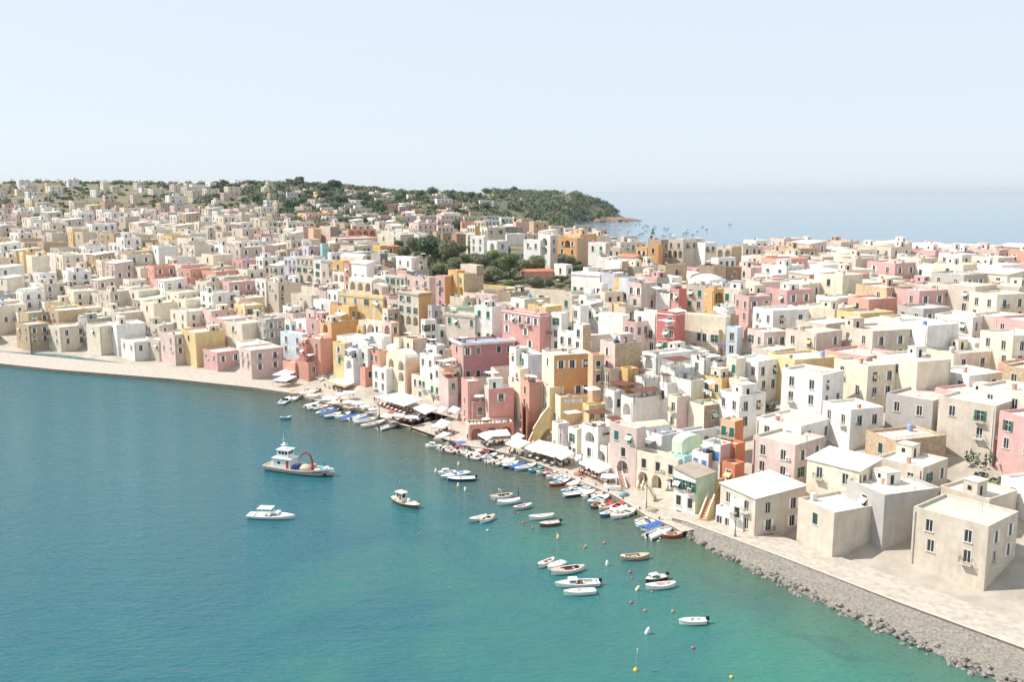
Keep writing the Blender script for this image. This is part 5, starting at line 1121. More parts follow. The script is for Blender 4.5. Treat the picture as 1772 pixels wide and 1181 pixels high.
def small_fisher():
    a=at(683,868,.5); c=at(719,873,.5); a=at(684,862,.7); c=at(720,874,.7); d=c-a; m=(a+c)/2; L=7.6; Bm=2.7
    r=thing('fishing_boat','boat',None,(m.x,m.y,0),math.atan2(d.y,d.x),label='small fishing boat with cream wheelhouse and dark hull alone in open water')
    boat_parts(r,'gozzo','brown','cream','',L,Bm,1)
    b=MB(); cr=bm_('cream'); b.box(-2.2,-.5,-.65,.65,.5,2.3,cr); b.box(-2.4,-.1,-.85,.85,2.3,2.4,cr); 
    b.box(-1.9,-1.3,-.654,-.65,1.4,2.1,GLASS); b.box(-1.1,-.65,-.654,-.65,.9,2.1,GLASS); b.box(-.5,-.496,-.45,.45,1.3,2.1,GLASS); part('wheelhouse',b.mesh('wheelhouse'),r)
    b=MB(); b.tube((-1.6,0,2.4),(-1.6,0,4.6),.05,.03,WOOD,6); b.tube((-1.6,0,3.0),(-1.2,0,3.0),.03,.03,WOOD,4); b.poly([(-1.6,0,4.6),(-1.6,0,4.0),(-1.9,.1,4.3)],WHITE); part('mast',b.mesh('mast'),r)
    b=MB(); b.tube((.9,0,.5),(.9,0,1.4),.3,.3,WHITE,10); b.box(1.6,2.3,-.4,.4,.5,.8,cr); part('net_drum',b.mesh('net_drum'),r)
    b=MB(); b.tube((3.4,.3,.9),(4.1,.3,1.7),.06,.05,WOOD,5); b.tube((3.4,-.3,.9),(4.1,-.3,1.7),.06,.05,WOOD,5); b.tube((4.1,-.4,1.7),(4.1,.4,1.7),.05,.05,WOOD,5); part('anchor_frame',b.mesh('anchor_frame'),r)
small_fisher()
a=at(420,890,.6); c=at(510,893,.6); d=c-a; c0=c-d.normalized()*4.6
r=thing('motor_yacht','boat',None,(c0.x,c0.y,0),math.atan2(d.y,d.x),label='white yacht bow poking in at the left edge below the fishing vessel'); boat_parts(r,'motor','white','white','wkf',9.,2.9,2)
# ---- boats in the far bay
FB=[(310,622,24),(405,618,22),(495,617,24),(385,657,20),(490,676,26),(298,655,26),(575,607,18),(620,595,22),(670,636,26),(722,627,26),(806,632,34),(692,676,40),(915,648,34),(945,660,30),(960,642,22),(620,720,40),(655,708,30),(905,735,70),(985,716,50),(1185,662,34),(1170,700,90),(1140,712,40),(1300,682,40),(1365,632,34),(1412,662,60),(1250,722,60),(1690,603,50),(480,700,40),(590,574,16),(700,612,18)]
yb={}
for i,(x,y,l) in enumerate(FB):
    p=at(*zC(x,y),0.); L=l/6.815/F*p.y*1.0; k='white'
    L=max(5.5,min(15,L*1.0)); r=thing('anchored_boat','boat','distant '+'white'+(' yacht' if l>45 else ' boat')+' at anchor in the bay',(p.x,p.y,0),R(180 if i%3 else 10)+i*.37%1-.5)
    Lr=round(L); key=('far',k,Lr)
    if key not in PROTO: PROTO[key]=boat_mesh('motor',k,'white',Lr,Lr*.3)
    h,g,i_=PROTO[key]; part('hull',h,r,sc=(1,1,1.6)); part('deck',deckpoly('motor',Lr,Lr*.3,0,.97,WHITE,.05,5,.2).mesh('deck'),r,sc=(1,1,1.6))
    b=MB(); b.box(-.2*Lr,.18*Lr,-.1*Lr,.1*Lr,.9,.9+.12*Lr,WHITE); b.box(-.1*Lr,.14*Lr,-.103*Lr,.103*Lr,.9+.05*Lr,.9+.09*Lr,GLASS); part('cabin',b.mesh('cabin'),r)
    if l>45 and i%2: b=MB(); b.tube((0,0,1),(0,0,Lr*.75),.06,.04,GMETAL,5); part('mast',b.mesh('mast'),r)
# ================= buoys =================
def buoy_mesh(c,kind):
    b=MB(); m=mat('buoy plastic %.2f %.2f'%(c[0],c[1]),c,.4,.05,1)
    if kind=='long': b.lathe([(.05,-.55),(.28,-.35),(.36,.1),(.30,.65),(.16,1.0),(.05,1.1)],m,(0,0,0),10); b.tube((0,0,-.9),(0,0,-.5),.05,.05,DARK,5)
    elif kind=='ball': b.lathe([(.08,-.3),(.24,-.2),(.33,.05),(.26,.27),(.1,.36),(.05,.46)],m,(0,0,0),10)
    else: b.lathe([(.08,-.3),(.27,-.2),(.36,.05),(.28,.28),(.1,.38)],m,(0,0,0),10)
    return b.mesh('buoy',True)
BW=buoy_mesh((.80,.79,.75),'long'); BY=buoy_mesh((.78,.66,.40),'long'); BR=buoy_mesh((.50,.12,.10),'ball'); BO=buoy_mesh((.52,.24,.15),'ball'); BOL=buoy_mesh((.56,.28,.18),'long'); BYB=buoy_mesh((.75,.48,.08),'ball')
zV=zp(1016,1000,6.815)
def buoy(z,x,y,me,desc,sc=1.,tilt=0,label=None):
    p=at(*z(x,y),.1); o=thing('mooring_buoy','buoy',desc,(p.x,p.y,.05),0,me=me,sc=sc*.82,label=label); o.rotation_euler=(R(tilt*.3),R(tilt),0)
for z,x,y,me,d,s,t in [(zR,572,118,BW,'tall white mooring buoy',1.,5),(zR,842,35,BW,'tall white mooring buoy',.9,0),(zR,838,288,BY,'cream mooring buoy',1.,0),(zR,920,335,BW,'white pointed mooring buoy',.9,0),(zS,515,490,BY,'cream yellow mooring buoy',.9,0),(zS,828,598,BOL,'plump orange buoy',.7,30),(zS,1058,547,BO,'small orange buoy',.9,0),
 (zS,1095,805,BW,'upright white buoy',.95,0),(zS,1365,893,BR,'small red buoy',1.,0),(zS,1387,958,BO,'faint pink buoy',.6,0),(zS,1445,1100,BY,'cream tilted buoy',.95,25),(zS,108,308,BR,'small red buoy',1.,0),(zS,218,370,BR,'small red buoy',1.,0),(zS,52,198,BO,'tiny orange buoy',.7,0),
 (zV,518,298,BR,'red ball buoy',1.,0),(zV,682,393,BO,'orange ball buoy',.9,0),(zV,1010,403,BO,'orange ball buoy',1.,0),(zV,703,655,BW,'leaning white buoy',1.1,18),(zV,1248,833,BR,'red ball buoy',.9,0),(zV,1700,1178,BYB,'yellow ball buoy',.9,0),(zR,1045,705,BO,'orange float',1.,0),(zR,1175,803,BW,'tiny white float',.45,70),(zR,372,853,BO,'tiny dark float',.6,0),(zR,1265,455,BO,'orange float',.9,0),
 (zR,740,215,BO,'orange fender float',.9,0),(zV,765,170,BO,'orange float',.7,0),(zN,850,765,BW,'tiny white float',.45,60),(zN,835,795,BW,'tiny white float',.4,60),(zS,505,432,BO,'small dark float',.7,0)]: buoy(z,x,y,me,d,s,t)
p=at(*zV(572,1092),.1); r=thing('marker_buoy','buoy',None,(p.x,p.y,0),label='yellow marker buoy with a thin pole and pale flag near the bottom'); part('float',BYB,r); b=MB(); b.tube((0,0,.2),(.15,0,3.0),.025,.02,mat('yellow pole',(.7,.5,.1),.6,0),5); part('pole',b.mesh('pole'),r); b=MB(); b.box(.14,.17,-.15,.15,2.5,3.05,WHITE); part('flag',b.mesh('flag'),r)
# poles in the water
for x,y,t in ((841.6,809,795),(897,862,846)):
    p=at(x,y,0); b=MB(); b.tube((0,0,-2),(0,0,2.2),.1,.08,mat('dark mooring post',(.05,.06,.09),.6,0),7); thing('mooring_post','post','thin dark mooring post in the water',(p.x,p.y,0),me=b.mesh('post'))
# ================= street lamps =================
b=MB(); b.lathe([(.28,0),(.26,.25),(.12,.4),(.10,1.2)],mat('rust stained iron',(.28,.13,.09),.7,.3,3),(0,0,0),8); b.tube((0,0,1.1),(0,0,4.0),.075,.05,METAL,8); LP=b.mesh('post')
b=MB(); b.tube((0,0,4.0),(0,0,4.12),.16,.16,METAL,8); b.lathe([(.13,0),(.2,.38)],mat('lamp glass',(.7,.68,.6),.2,0),(0,0,4.12),6); b.lathe([(.26,0),(.12,.18),(.03,.3)],METAL,(0,0,4.5),6); LH=b.mesh('lantern')
for x,y,d in ((1118.7,880.5,'iron street lamp standing alone on the quay'),(1006.6,823,'iron street lamp by the awning diners'),(883.5,784,'iron street lamp at the quay corner'),(656.4,720,'iron street lamp between the left parasols'),(1272,929,'iron street lamp by the courtyard wall'),(566,711.5,'iron street lamp behind the beached boats')):
    if x<600: continue
    p=at(x,y,1.0 if x<1150 else 1.5); r=thing('street_lamp','street lamp',None,(p.x,p.y,p.z),label=d,group='iron lamps along the quay'); part('post',LP,r); part('lantern',LH,r)
# ================= awnings, parasols, tables, people =================
def body_mesh(pose,shirt,pants,skin,hair):
    """continuous lofted figure; rings joined along torso, limbs sewn into the same mesh through skin modifier"""
    me=bpy.data.meshes.new('sk'); 
    if pose=='stand': J=[(0,0,.95),(0,0,1.2),(0,0,1.42),(0,0,1.52),(0,.02,1.66),(0,.02,1.78),(.1,0,.9),(.12,.03,.5),(.12,-.02,.08),(.12,.12,.03),(-.1,0,.9),(-.12,-.08,.5),(-.12,-.12,.08),(-.12,0,.03),(.2,0,1.40),(.27,0,1.12),(.27,.1,.88),(-.2,0,1.40),(-.27,0,1.12),(-.26,.1,.88)]
    else: J=[(0,0,.5),(0,-.02,.75),(0,0,.98),(0,.01,1.08),(0,.04,1.22),(0,.04,1.33),(.1,.08,.48),(.12,.45,.5),(.12,.45,.08),(.12,.58,.04),(-.1,.08,.48),(-.12,.45,.5),(-.12,.42,.08),(-.12,.55,.04),(.2,0,.96),(.26,.06,.70),(.2,.32,.74),(-.2,0,.96),(-.26,.06,.70),(-.2,.32,.74)]
    Ed=[(0,1),(1,2),(2,3),(3,4),(4,5),(0,6),(6,7),(7,8),(8,9),(0,10),(10,11),(11,12),(12,13),(2,14),(14,15),(15,16),(2,17),(17,18),(18,19)]
    rad=[.15,.14,.15,.065,.105,.07,.095,.065,.045,.045,.095,.065,.045,.045,.065,.045,.04,.065,.045,.04]
    me.from_pydata(J,Ed,[]); o=bpy.data.objects.new('sk',me); COL.objects.link(o)
    sm=o.modifiers.new('s','SKIN'); ss=o.modifiers.new('u','SUBSURF'); ss.levels=1
    for i,v in enumerate(me.skin_vertices[0].data): v.radius=(rad[i],rad[i]*.8); v.use_root=(i==0)
    dg=bpy.context.evaluated_depsgraph_get(); m2=bpy.data.meshes.new_from_object(o.evaluated_get(dg)); bpy.data.objects.remove(o)
    for m in (shirt,pants,skin,hair): m2.materials.append(m)
    hz=.98 if pose=='stand' else .62; nk=1.5 if pose=='stand' else 1.05; hd=1.7 if pose=='stand' else 1.26
    for f in m2.polygons:
        c=f.center
        if c.z>nk: k=3 if (c.z>hd or (c.y<0 and c.z>hd-.1)) else 2
        elif pose=='stand': k=2 if (abs(c.x)>.2 and c.z<1.2) else (0 if c.z>hz else (1 if c.z>.45 else 2))
        else: k=0 if (c.z>.62 and c.y<.2) else (2 if c.z>.62 else (1 if c.z>.35 else 2))
        f.material_index=k; f.use_smooth=True
    return m2
SK=mat('skin',(.48,.27,.18),.6,0); HR=mat('dark hair',(.04,.03,.02),.8,0)
cl=lambda n,c: mat('cloth '+n,c,.9,.1,3)
PC=[('red',(.5,.05,.05)),('white',(.75,.74,.7)),('blue',(.08,.15,.35)),('black',(.03,.03,.035)),('beige',(.5,.42,.32)),('green',(.12,.25,.15))]
PB={}
for pose in ('stand','sit'):
    for i,(n,c) in enumerate(PC): PB[pose,i]=body_mesh(pose,cl(n,c),cl(*PC[(i+3)%6]),SK,HR)
def person(px,py,i=0,pose='stand',z=1.,rz=None,label=None,desc=None,P=None,group=None):
    p=P if P is not None else at(px,py,z)
    return thing('person','person',desc or ('person in %s top '%PC[i][0])+('walking' if pose=='stand' else 'seated at a table'),(p[0],p[1],p[2]),rz if rz is not None else random.uniform(0,6.28),me=PB[pose,i],label=label,group=group)
for x,y,i,d in ((785,757,0,'person in red top walking on the landing'),(562.5,673,3,'person in dark clothes walking by the peach fringed awning'),(611.5,688,5,'person standing beside the white parasols on the quay'),(809,763,3,'person in black standing below the pink corner house'),(648,697,0,'person in red by the left street lamp'),(651,699,4,'person in beige by the left street lamp'),(635,677,4,'person in beige outside the stair wall'),(554,668,1,'person in white crossing the left quay'),(1040,838,1,'person in white by the right awning'),(893,798,2,'person in blue by the quay corner')):
    if x==893: continue
    person(x,y,i,label=d)
# table and chair prototypes
b=MB(); b.box(-.4,.4,-.4,.4,.70,.75,CANVASW); b.box(-.42,.42,-.42,.42,.5,.70,cl('tablecloth',(.72,.70,.66))); TT=b.mesh('tabletop'); b=MB(); b.tube((0,0,0),(0,0,.52),.05,.05,METAL,6); b.box(-.25,.25,-.25,.25,0,.03,METAL); TL=b.mesh('leg')
def chair_m(c):
    m=mat('chair %.2f'%c[0],c,.7,.1,2); b=MB(); b.box(-.22,.22,-.22,.22,.43,.47,m); b.box(-.22,.22,-.24,-.20,.47,.9,m)
    for x in (-.2,.2):
        for y in (-.2,.2): b.box(x-.02,x+.02,y-.02,y+.02,0,.43,m)
    return b.mesh('chair')
CHM=[chair_m((.30,.09,.05)),chair_m((.10,.07,.06)),chair_m((.45,.40,.36)),chair_m((.10,.10,.25))]
def table(p,rz,ch,lab,clab,occ=0.45):
    r=thing('table','table',None,p,rz,label=lab,group=lab); part('tabletop',TT,r); part('leg',TL,r)
    for k in range(4):
        a=rz+k*math.pi/2; q=Vector(p)+Vector((math.sin(a),-math.cos(a),0))*.72
        thing('chair','chair',None,q,a,me=CHM[ch],label=clab,group=clab)
        if random.random()<occ: 
            i=random.randrange(6); l='%s seated '%('person in %s top'%PC[i][0])+clab.split(' ',3)[3]
            person(0,0,i,'sit',P=q,rz=a,label=l,group=l)
def awning(px,cloth,label,z=3.6,base=1.0,fr=.35,rise=.5,tables=0,ch=1,place='',fc=None):
    P=[at(x,y,z) for x,y in px]; c=sum(P,Vector())/4
    r=thing('awning','awning',None,(c.x,c.y,base),label=label)
    Q=[p-Vector((c.x,c.y,base)) for p in P]
    b=MB(); n=6; up=[Q[3]+Vector((0,0,rise)),Q[2]+Vector((0,0,rise))]   # far edge higher
    for i in range(n):
        for j in range(n):
            def g(i,j):
                u,v=i/n,j/n; p=Q[0].lerp(Q[1],u).lerp(up[0].lerp(up[1],u),v); p=p.copy(); p.z-=.16*math.sin(math.pi*u*3)**2*.6; return p
            b.poly([g(i,j),g(i+1,j),g(i+1,j+1),g(i,j+1)],cloth); 
    part('canopy',b.mesh('canopy',True),r)
    b=MB(); fm=fc or cloth
    E_=[Q[0],Q[1],up[1],up[0]]
    for i in (0,1,3):
        p,q=E_[i],E_[(i+1)%4]; d=Vector((0,0,fr)); m_=8
        for k in range(m_):
            a=p.lerp(q,k/m_); c_=p.lerp(q,(k+1)/m_); b.poly([a-d*(.8+.2*(k%2)),c_-d*(.8+.2*((k+1)%2)),c_+Vector((0,0,-.02)),a+Vector((0,0,-.02))],fm)
    part('valance',b.mesh('valance'),r)
    for q in E_:
        b=MB(); b.tube((q.x*.96,q.y*.96,0),(q.x*.96,q.y*.96,q.z-.05),.04,.04,GMETAL,5); part('pole',b.mesh('pole'),r)
    G0=[Vector((p.x,p.y,base)) for p in P]
    if tables:
        L1=(G0[1]-G0[0]).length; L2=(G0[3]-G0[0]).length; n1=max(1,int(L1/2.1)); n2=max(1,int(L2/2.1)); k=0
        for j in range(n2):
            for i in range(n1):
                if k>=tables: break
                k+=1; u,v=(i+.5)/n1,(j+.35)/n2; p=G0[0].lerp(G0[1],u).lerp(G0[3].lerp(G0[2],u),v)
                table(p,random.uniform(-.2,.2)+.7,ch,'white clothed table '+place,'small %s chair %s'%(['red','dark brown','pale','navy'][ch],place))
    return r
def ZL(z,*q): return [z(*a) for a in q]
ORF=cl('orange fringe',(.72,.42,.20)); RDF=cl('red brown',(.42,.12,.09))
awning(ZL(zG,(243,505),(430,556),(640,492),(470,458)),CANVAS,'cream awning in front of the terracotta terrace house',tables=9,ch=1,place='under the cream awning by the terracotta house')
awning(ZL(zG,(248,535),(420,592),(455,585),(290,530)),CANVAS,'narrow lower cream awning strip before the terracotta house',z=3.,rise=.2)
awning(ZL(zG,(-160,535),(0,545),(130,516),(0,485)),CANVASW,'white awning at the left edge of the quay',tables=4,ch=1,place='under the far left awning'); awning(ZL(zG,(-160,600),(0,612),(128,572),(0,555)),CANVAS,'lower white awning at the left edge of the quay',z=3.2)
awning(ZL(zG,(488,612),(700,668),(910,612),(745,563)),CANVASW,'white awning with orange fringe on the left quay',fr=.7,fc=ORF,tables=9,ch=0,place='under the orange fringed awning')
awning(ZL(zG,(1050,790),(1395,905),(1612,850),(1390,770)),CANVASW,'large white awning over the red restaurant terrace',z=3.8,fr=.3,tables=16,ch=0,place='under the large white awning')
awning(ZL(zG,(1500,925),(1640,998),(1800,950),(1640,900)),CANVAS,'cream awning over navy chairs by the jetty',tables=6,ch=3,place='under the cream awning by the jetty')
awning(ZL(zQ,(-10,75),(60,95),(130,62),(65,38)),CANVASW,'small white awning left of the pink corner house'); awning(ZL(zQ,(135,72),(225,98),(290,72),(200,38)),CANVASW,'white pyramid awning beside the pink corner house')
awning(ZL(zQ,(-60,268),(80,278),(185,230),(60,192)),CANVAS,'cream awning on the slipway terrace',tables=4,ch=0,place='on the slipway terrace',z=3.2)
awning(ZL(zQ,(-20,385),(60,392),(175,362),(90,345)),CANVAS,'low cream canvas at the water side landing',z=2.6)
awning(ZL(zQ,(490,352),(600,420),(682,388),(650,330)),CANVASW,'white awning left half before the pink corner house',tables=3,ch=1,place='before the pink corner house',z=3.4); awning(ZL(zQ,(655,378),(880,366),(830,316),(655,332)),CANVASW,'white awning right half before the pink corner house',tables=5,ch=1,place='before the pink corner house',z=3.6,fr=.2)
awning(ZL(zQ,(880,388),(960,420),(1045,392),(960,358)),CANVASW,'small white awning behind the quay corner lamp'); awning(ZL(zQ,(812,458),(985,512),(1112,468),(930,414)),CANVASW,'square white awning at the quay corner',tables=5,ch=1,place='under the square corner awning')
awning(ZL(zQ,(1040,510),(1395,618),(1560,530),(1215,443)),CANVASW,'long white awning in front of the yellow stairs',tables=14,ch=1,place='under the long white awning',z=3.6); awning(ZL(zQ,(1385,608),(1480,648),(1630,600),(1545,545)),CANVASW,'short cream edged awning joining the long one',tables=5,ch=3,place='under the short awning',z=3.4)
awning(ZL(zU,(905,500),(960,560),(1050,540),(1040,490)),CANVASW,'small white canopy beside the white quay house',z=3.)
awning(ZL(zU,(1000,595),(1350,757),(1605,700),(1240,548)),CANVASW,'big white awning before the white quay houses',tables=9,ch=0,place='under the awning before the white quay houses',z=3.7)
def parasol(px,py,r=1.6,h=2.6,cloth=None,label='',base=1.0,P=None,flat=.35):
    p=P or at(px,py,base+h); q=thing('parasol','parasol',None,(p.x,p.y,p.z-h),label=label)
    b=MB(); n=8; cm=cloth or CANVASW
    for j in range(n):
        a,c=2*math.pi*j/n,2*math.pi*(j+1)/n; b.poly([(r*math.cos(a),r*math.sin(a),h-flat),(r*math.cos(c),r*math.sin(c),h-flat),(0,0,h)],cm); b.poly([(r*math.cos(a),r*math.sin(a),h-flat-.2),(r*math.cos(c),r*math.sin(c),h-flat-.2),(r*math.cos(c),r*math.sin(c),h-flat),(r*math.cos(a),r*math.sin(a),h-flat)],cm)
    part('canopy',b.mesh('canopy'),q); b=MB(); b.tube((0,0,0),(0,0,h),.035,.03,WOOD,6); b.tube((0,0,0),(0,0,.1),.25,.22,GMETAL,8); part('pole',b.mesh('pole'),q)
TQ=cl('pale turquoise canvas',(.55,.72,.70)); BLc=cl('sky blue canvas',(.55,.70,.78)); RDc=cl('red canvas',(.60,.10,.08)); PEc=cl('peach canvas',(.72,.48,.36))
for x,y,r,c,l in ((745,728,1.9,None,'wide white parasol on the left quay'),(638,748,1.3,None,'small white parasol left of the wide one'),(520,800,2.2,CANVAS,'big cream parasol at the left quay edge'),(570,845,1.6,CANVAS,'cream parasol just behind the moored boats'),(740,840,1.9,CANVAS,'cream parasol beside the sky blue cloth'),(850,860,1.7,BLc,'sky blue parasol on the left quay'),(700,800,1.3,PEc,'peach parasol between cream ones'),
  (1190,1005,1.8,None,'white parasol by the left street lamp'),(1235,965,.9,RDc,'red parasol beside the large white awning'),(1330,995,1.6,None,'white parasol behind the jetty wall'),(1480,1020,1.9,TQ,'pale turquoise parasol near the jetty'),(930,895,1.5,CANVAS,'cream parasol over crowded tables'),(1020,925,1.3,CANVAS,'cream parasol left of the street lamp'),(300,715,1.4,CANVAS,'faded cream parasol on the far left quay'),(200,730,1.2,CANVAS,'pale parasol beside the boat trolley'),(400,750,1.3,PEc,'dusty peach parasol on the far left quay'),(560,545,1.,CANVAS,'small cream parasol behind the fringed awning'),(80,690,1.3,PEc,'peach parasol near the left edge')):
    parasol(*zG(x,y),r,2.5,c,l)
for x,y,r,l,P in ((*zU(1512,800),1.7,'white parasol beside the beached rowing boat',None),): parasol(x,y,r,2.6,None,l)
for x,y,Y,r,l in ((*zp(680,570,6.815)(1015,770),None,1.3,'white parasol on the pink house upper terrace'),(*zp(680,570,6.815)(1098,1040),None,1.1,'white parasol on the pink house balustrade terrace')):
    hh=9.6 if 'upper' in l else 5.2
    pz=at(x,y,1+hh); parasol(0,0,r,2.2,None,l,P=Vector((pz.x,pz.y,1+hh)))
# tables in the open under left parasols
for x,y in ((330,760),(380,745),(640,860),(700,880),(880,920),(960,950),(1020,960),(1250,1070),(1330,1090),(1400,1100),(1480,1110),(1560,1090),(250,740),(560,870)):
    p=at(*zG(x,y),1.0); table(p,.6,0,'small table among the left quay parasols','small red chair among the left quay parasols',.5)
for x,y in ((1200,830),(1300,880),(1380,920),(1440,960),(1130,760),(1060,790)):
    p=at(*zU(x,y),1.0); table(p,.6,0,'small table beside the right awning','small red chair beside the right awning',.5)
# upturned boats and covers on the left quay
for x,y,rz,c,l in ((330,735,.3,'pink','pale upturned boat on the left quay'),(250,770,.2,'peach','peach upturned boat at the quay edge'),(330,790,.1,'white','white upturned boat at the quay edge'),(120,760,.2,'peach','terracotta upturned boat near the left edge')):
    p=at(*zG(x,y),1.1); b=deckpoly('gozzo',4.4,1.7,.02,.98,bm_(c),-.45,8,.55); thing('upturned_boat','boat',None,(p.x,p.y,1.0),rz,me=b.mesh('hull',True),label=l)
# ================= pergolas on the white houses =================
def pergola(pxs,zt,label,drop=2.5,m=None,posts=METAL):
    """four photo points of the mat at height zt"""
    P=[at(x,y,zt) for x,y in pxs]; c=sum(P,Vector())/4; r=thing('pergola','pergola',None,(c.x,c.y,zt-drop),label=label); Q=[p-Vector((c.x,c.y,zt-drop)) for p in P]
    b=MB(); n=10
    for i in range(n):
        a,d=Q[0].lerp(Q[1],i/n),Q[0].lerp(Q[1],(i+.86)/n); e,f=Q[3].lerp(Q[2],i/n),Q[3].lerp(Q[2],(i+.86)/n); u=Vector((0,0,.05))
        b.poly([a+u,d+u,f+u,e+u],m or RUST); b.poly([a,e,f,d],m or RUST); b.poly([a,d,d+u,a+u],m or RUST)
    part('reed_roof',b.mesh('reed_roof'),r)
    for q in Q: b=MB(); b.tube((q.x,q.y,0),(q.x,q.y,q.z),.05,.05,posts,5); part('post',b.mesh('post'),r)
zK=zp(1016,570,6.815)
def hz_(x,y,H):
    p=hit(x,y,H); return p.z
for q,H,l in ((((258,615),(395,670),(655,648),(510,600)),9.6,'rust brown pergola behind the white arched house'),(((480,705),(560,750),(870,718),(790,680)),9.4,'rust brown pergola on the long grey sided house'),(((545,470),(660,497),(795,490),(650,463)),11.5,'rust brown pergola with black posts'),(((868,340),(1040,385),(1235,355),(1110,315)),13.4,'large rust brown pergola over the bicycle terrace'),(((850,525),(905,556),(1015,552),(945,520)),11.5,'small rust brown pergola beside the white block'),(((650,312),(700,340),(800,335),(720,308)),13.5,'small rust brown pergola under the flat roof'),
    (((-50,965),(40,1010),(310,990),(200,940)),9.5,'rust brown pergola above the quay awning'),(((210,1040),(300,1082),(425,1060),(350,1020)),9.0,'rust brown pergola next to the stair house')):
    pp=[zK(*a) for a in q]; z=hz_(*pp[0],H); pergola(pp,z,l)
pergola([zp(1016,720,6.815)(*a) for a in ((135,190),(200,228),(305,222),(235,185))],hz_(1040,750,7),'tiny rust brown awning on the white quay house',drop=.6)
zF=zp(1015,430,6.815); zH=zp(680,570,6.815); zI=zp(850,570,6.815); zL=zp(1016,720,6.815); zD=zp(495,430,6.815)
for z,q,H,l,mm in ((zF,((760,455),(830,485),(905,478),(850,450)),13,'small white awning on a middle roof',CANVASW),(zF,((835,845),(960,870),(1060,862),(940,838)),11,'white balcony canopy of the red house',CANVASW),(zF,((960,730),(1050,760),(1190,740),(1080,705)),13.5,'white parasol roof above the red house',CANVASW),(zF,((20,640),(50,660),(190,630),(150,605)),10,'cream awning on a right side terrace',CANVAS),
  (zD,((570,770),(640,800),(735,765),(660,735)),12,'white blue striped canopy on the ochre terrace',CANVASW),(zD,((540,240),(580,250),(620,200),(570,190)),9,'cream sun blind on the small orange house',CANVAS),(zD,((1010,640),(1070,680),(1105,625),(1050,610)),12,'cream sun blind on the yellow palace',CANVAS),
  (zH,((550,500),(610,540),(755,525),(690,478)),10.5,'orange canvas awning over a small terrace',cl('orange canvas',(.68,.24,.12))),(zH,((545,370),(600,392),(765,360),(700,335)),13,'cream canopy beside the mauve palace',CANVAS),(zH,((1070,505),(1130,530),(1260,515),(1190,485)),9.5,'white canopy behind the pink corner house',CANVASW),
  (zI,((1080,690),(1150,730),(1300,715),(1230,675)),11.5,'white canopy on the yellow roof terrace',CANVASW),(zI,((850,975),(900,1005),(1080,985),(1000,955)),10,'white canopy over a leafy balcony',CANVASW),(zL,((610,285),(730,340),(805,295),(680,245)),8,'white sun blind on the pale blue house',CANVASW),(zK,((1370,610),(1440,655),(1530,625),(1470,595)),10.5,'cream canopy on the golden yellow house',CANVAS),(zG,((685,245),(740,262),(830,250),(770,232)),11,'lilac white canopy above the left stairs',CANVASW),(zG,((240,300),(270,320),(335,300),(310,290)),8,'small cream canopy on the terracotta house',CANVAS)):
    pp=[z(*a) for a in q]; zz=hz_(*pp[0],H); pergola(pp,zz,l,drop=2.2,m=mm,posts=GMETAL)
# ================= external stairs =================
def stairs(p0,p1,w,m,label,side=1,step=RUST,base=1.0,par=.9,shift=(0,0)):
    """p0 low point, p1 high point (world); solid stair with parapet on the open side"""
    sh_=Vector((*shift,0)); p0=Vector(p0)+sh_; p1=Vector(p1)+sh_; d=Vector((p1.x-p0.x,p1.y-p0.y,0)); L_=d.length; d.normalize(); nrm=Vector((-d.y,d.x,0))*side; n=max(4,int((p1.z-p0.z)/.2))
    r=thing('outside_staircase','stairs',None,p0,label=label); b=MB(); sm=mat('worn stair tiles',(.50,.24,.15),.9,.2,2)
    for i in range(n):
        a=d*(L_*i/n); c=d*(L_*(i+1)/n); z0=(p1.z-p0.z)*i/n; z1=(p1.z-p0.z)*(i+1)/n
        b.poly([a+Vector((0,0,z0)),a+nrm*w+Vector((0,0,z0)),a+nrm*w+Vector((0,0,z1)),a+Vector((0,0,z1))],sm); b.poly([a+Vector((0,0,z1)),a+nrm*w+Vector((0,0,z1)),c+nrm*w+Vector((0,0,z1)),c+Vector((0,0,z1))],m)
    part('steps',b.mesh('steps'),r)
    for off in (0,w):
        b=MB(); o0=nrm*(off-.12); o1=nrm*(off+.12); lo=base-p0.z-2
        A=[o0,o1]; 
        P=[(Vector((0,0,lo)),Vector((0,0,par))),(d*L_+Vector((0,0,lo)),d*L_+Vector((0,0,p1.z-p0.z+par)))]
        for o in A: b.poly([P[0][0]+o,P[1][0]+o,P[1][1]+o,P[0][1]+o],m)
        b.poly([P[0][1]+o0,P[1][1]+o0,P[1][1]+o1,P[0][1]+o1],wallm('white') if m!=wallm('white') else m); b.poly([P[0][0]+o0,P[0][0]+o1,P[0][1]+o1,P[0][1]+o0],m); b.poly([P[1][0]+o0,P[1][0]+o1,P[1][1]+o1,P[1][1]+o0],m)
        part('parapet',b.mesh('parapet'),r)
def st(z,x0,y0,x1,y1,dz,w,mk,label,side=1,z0=1.,y2=None,shift=(0,0),par=.9):
    p0=at(*z(x0,y0),z0); a,b_,c=ray(*z(x1,y1)); zz=z0+dz; t=(zz-CAMZ)/c; p1=Vector((a*t,b_*t,zz)); stairs(p0,p1,w,wallm(mk),label,side,shift=shift,par=par)
st(zQ,1140,480,1330,80,7,1.3,'yellow','tall yellow staircase climbing beside the yellow house',1)
st(zL,545,840,395,320,6.5,1.2,'palepink','long straight outside staircase with red brown treads',1,shift=(-1.5,-1.3),par=.35)
st(zL,815,1000,720,830,2.6,1.1,'cream','short outside staircase with orange treads',1)
st(zL,640,880,735,590,4.2,1.0,'cream','cream stair wall against the retaining front',1); st(zL,545,820,620,590,3.5,1.,'cream','narrow cream stair left of the retaining front',1)
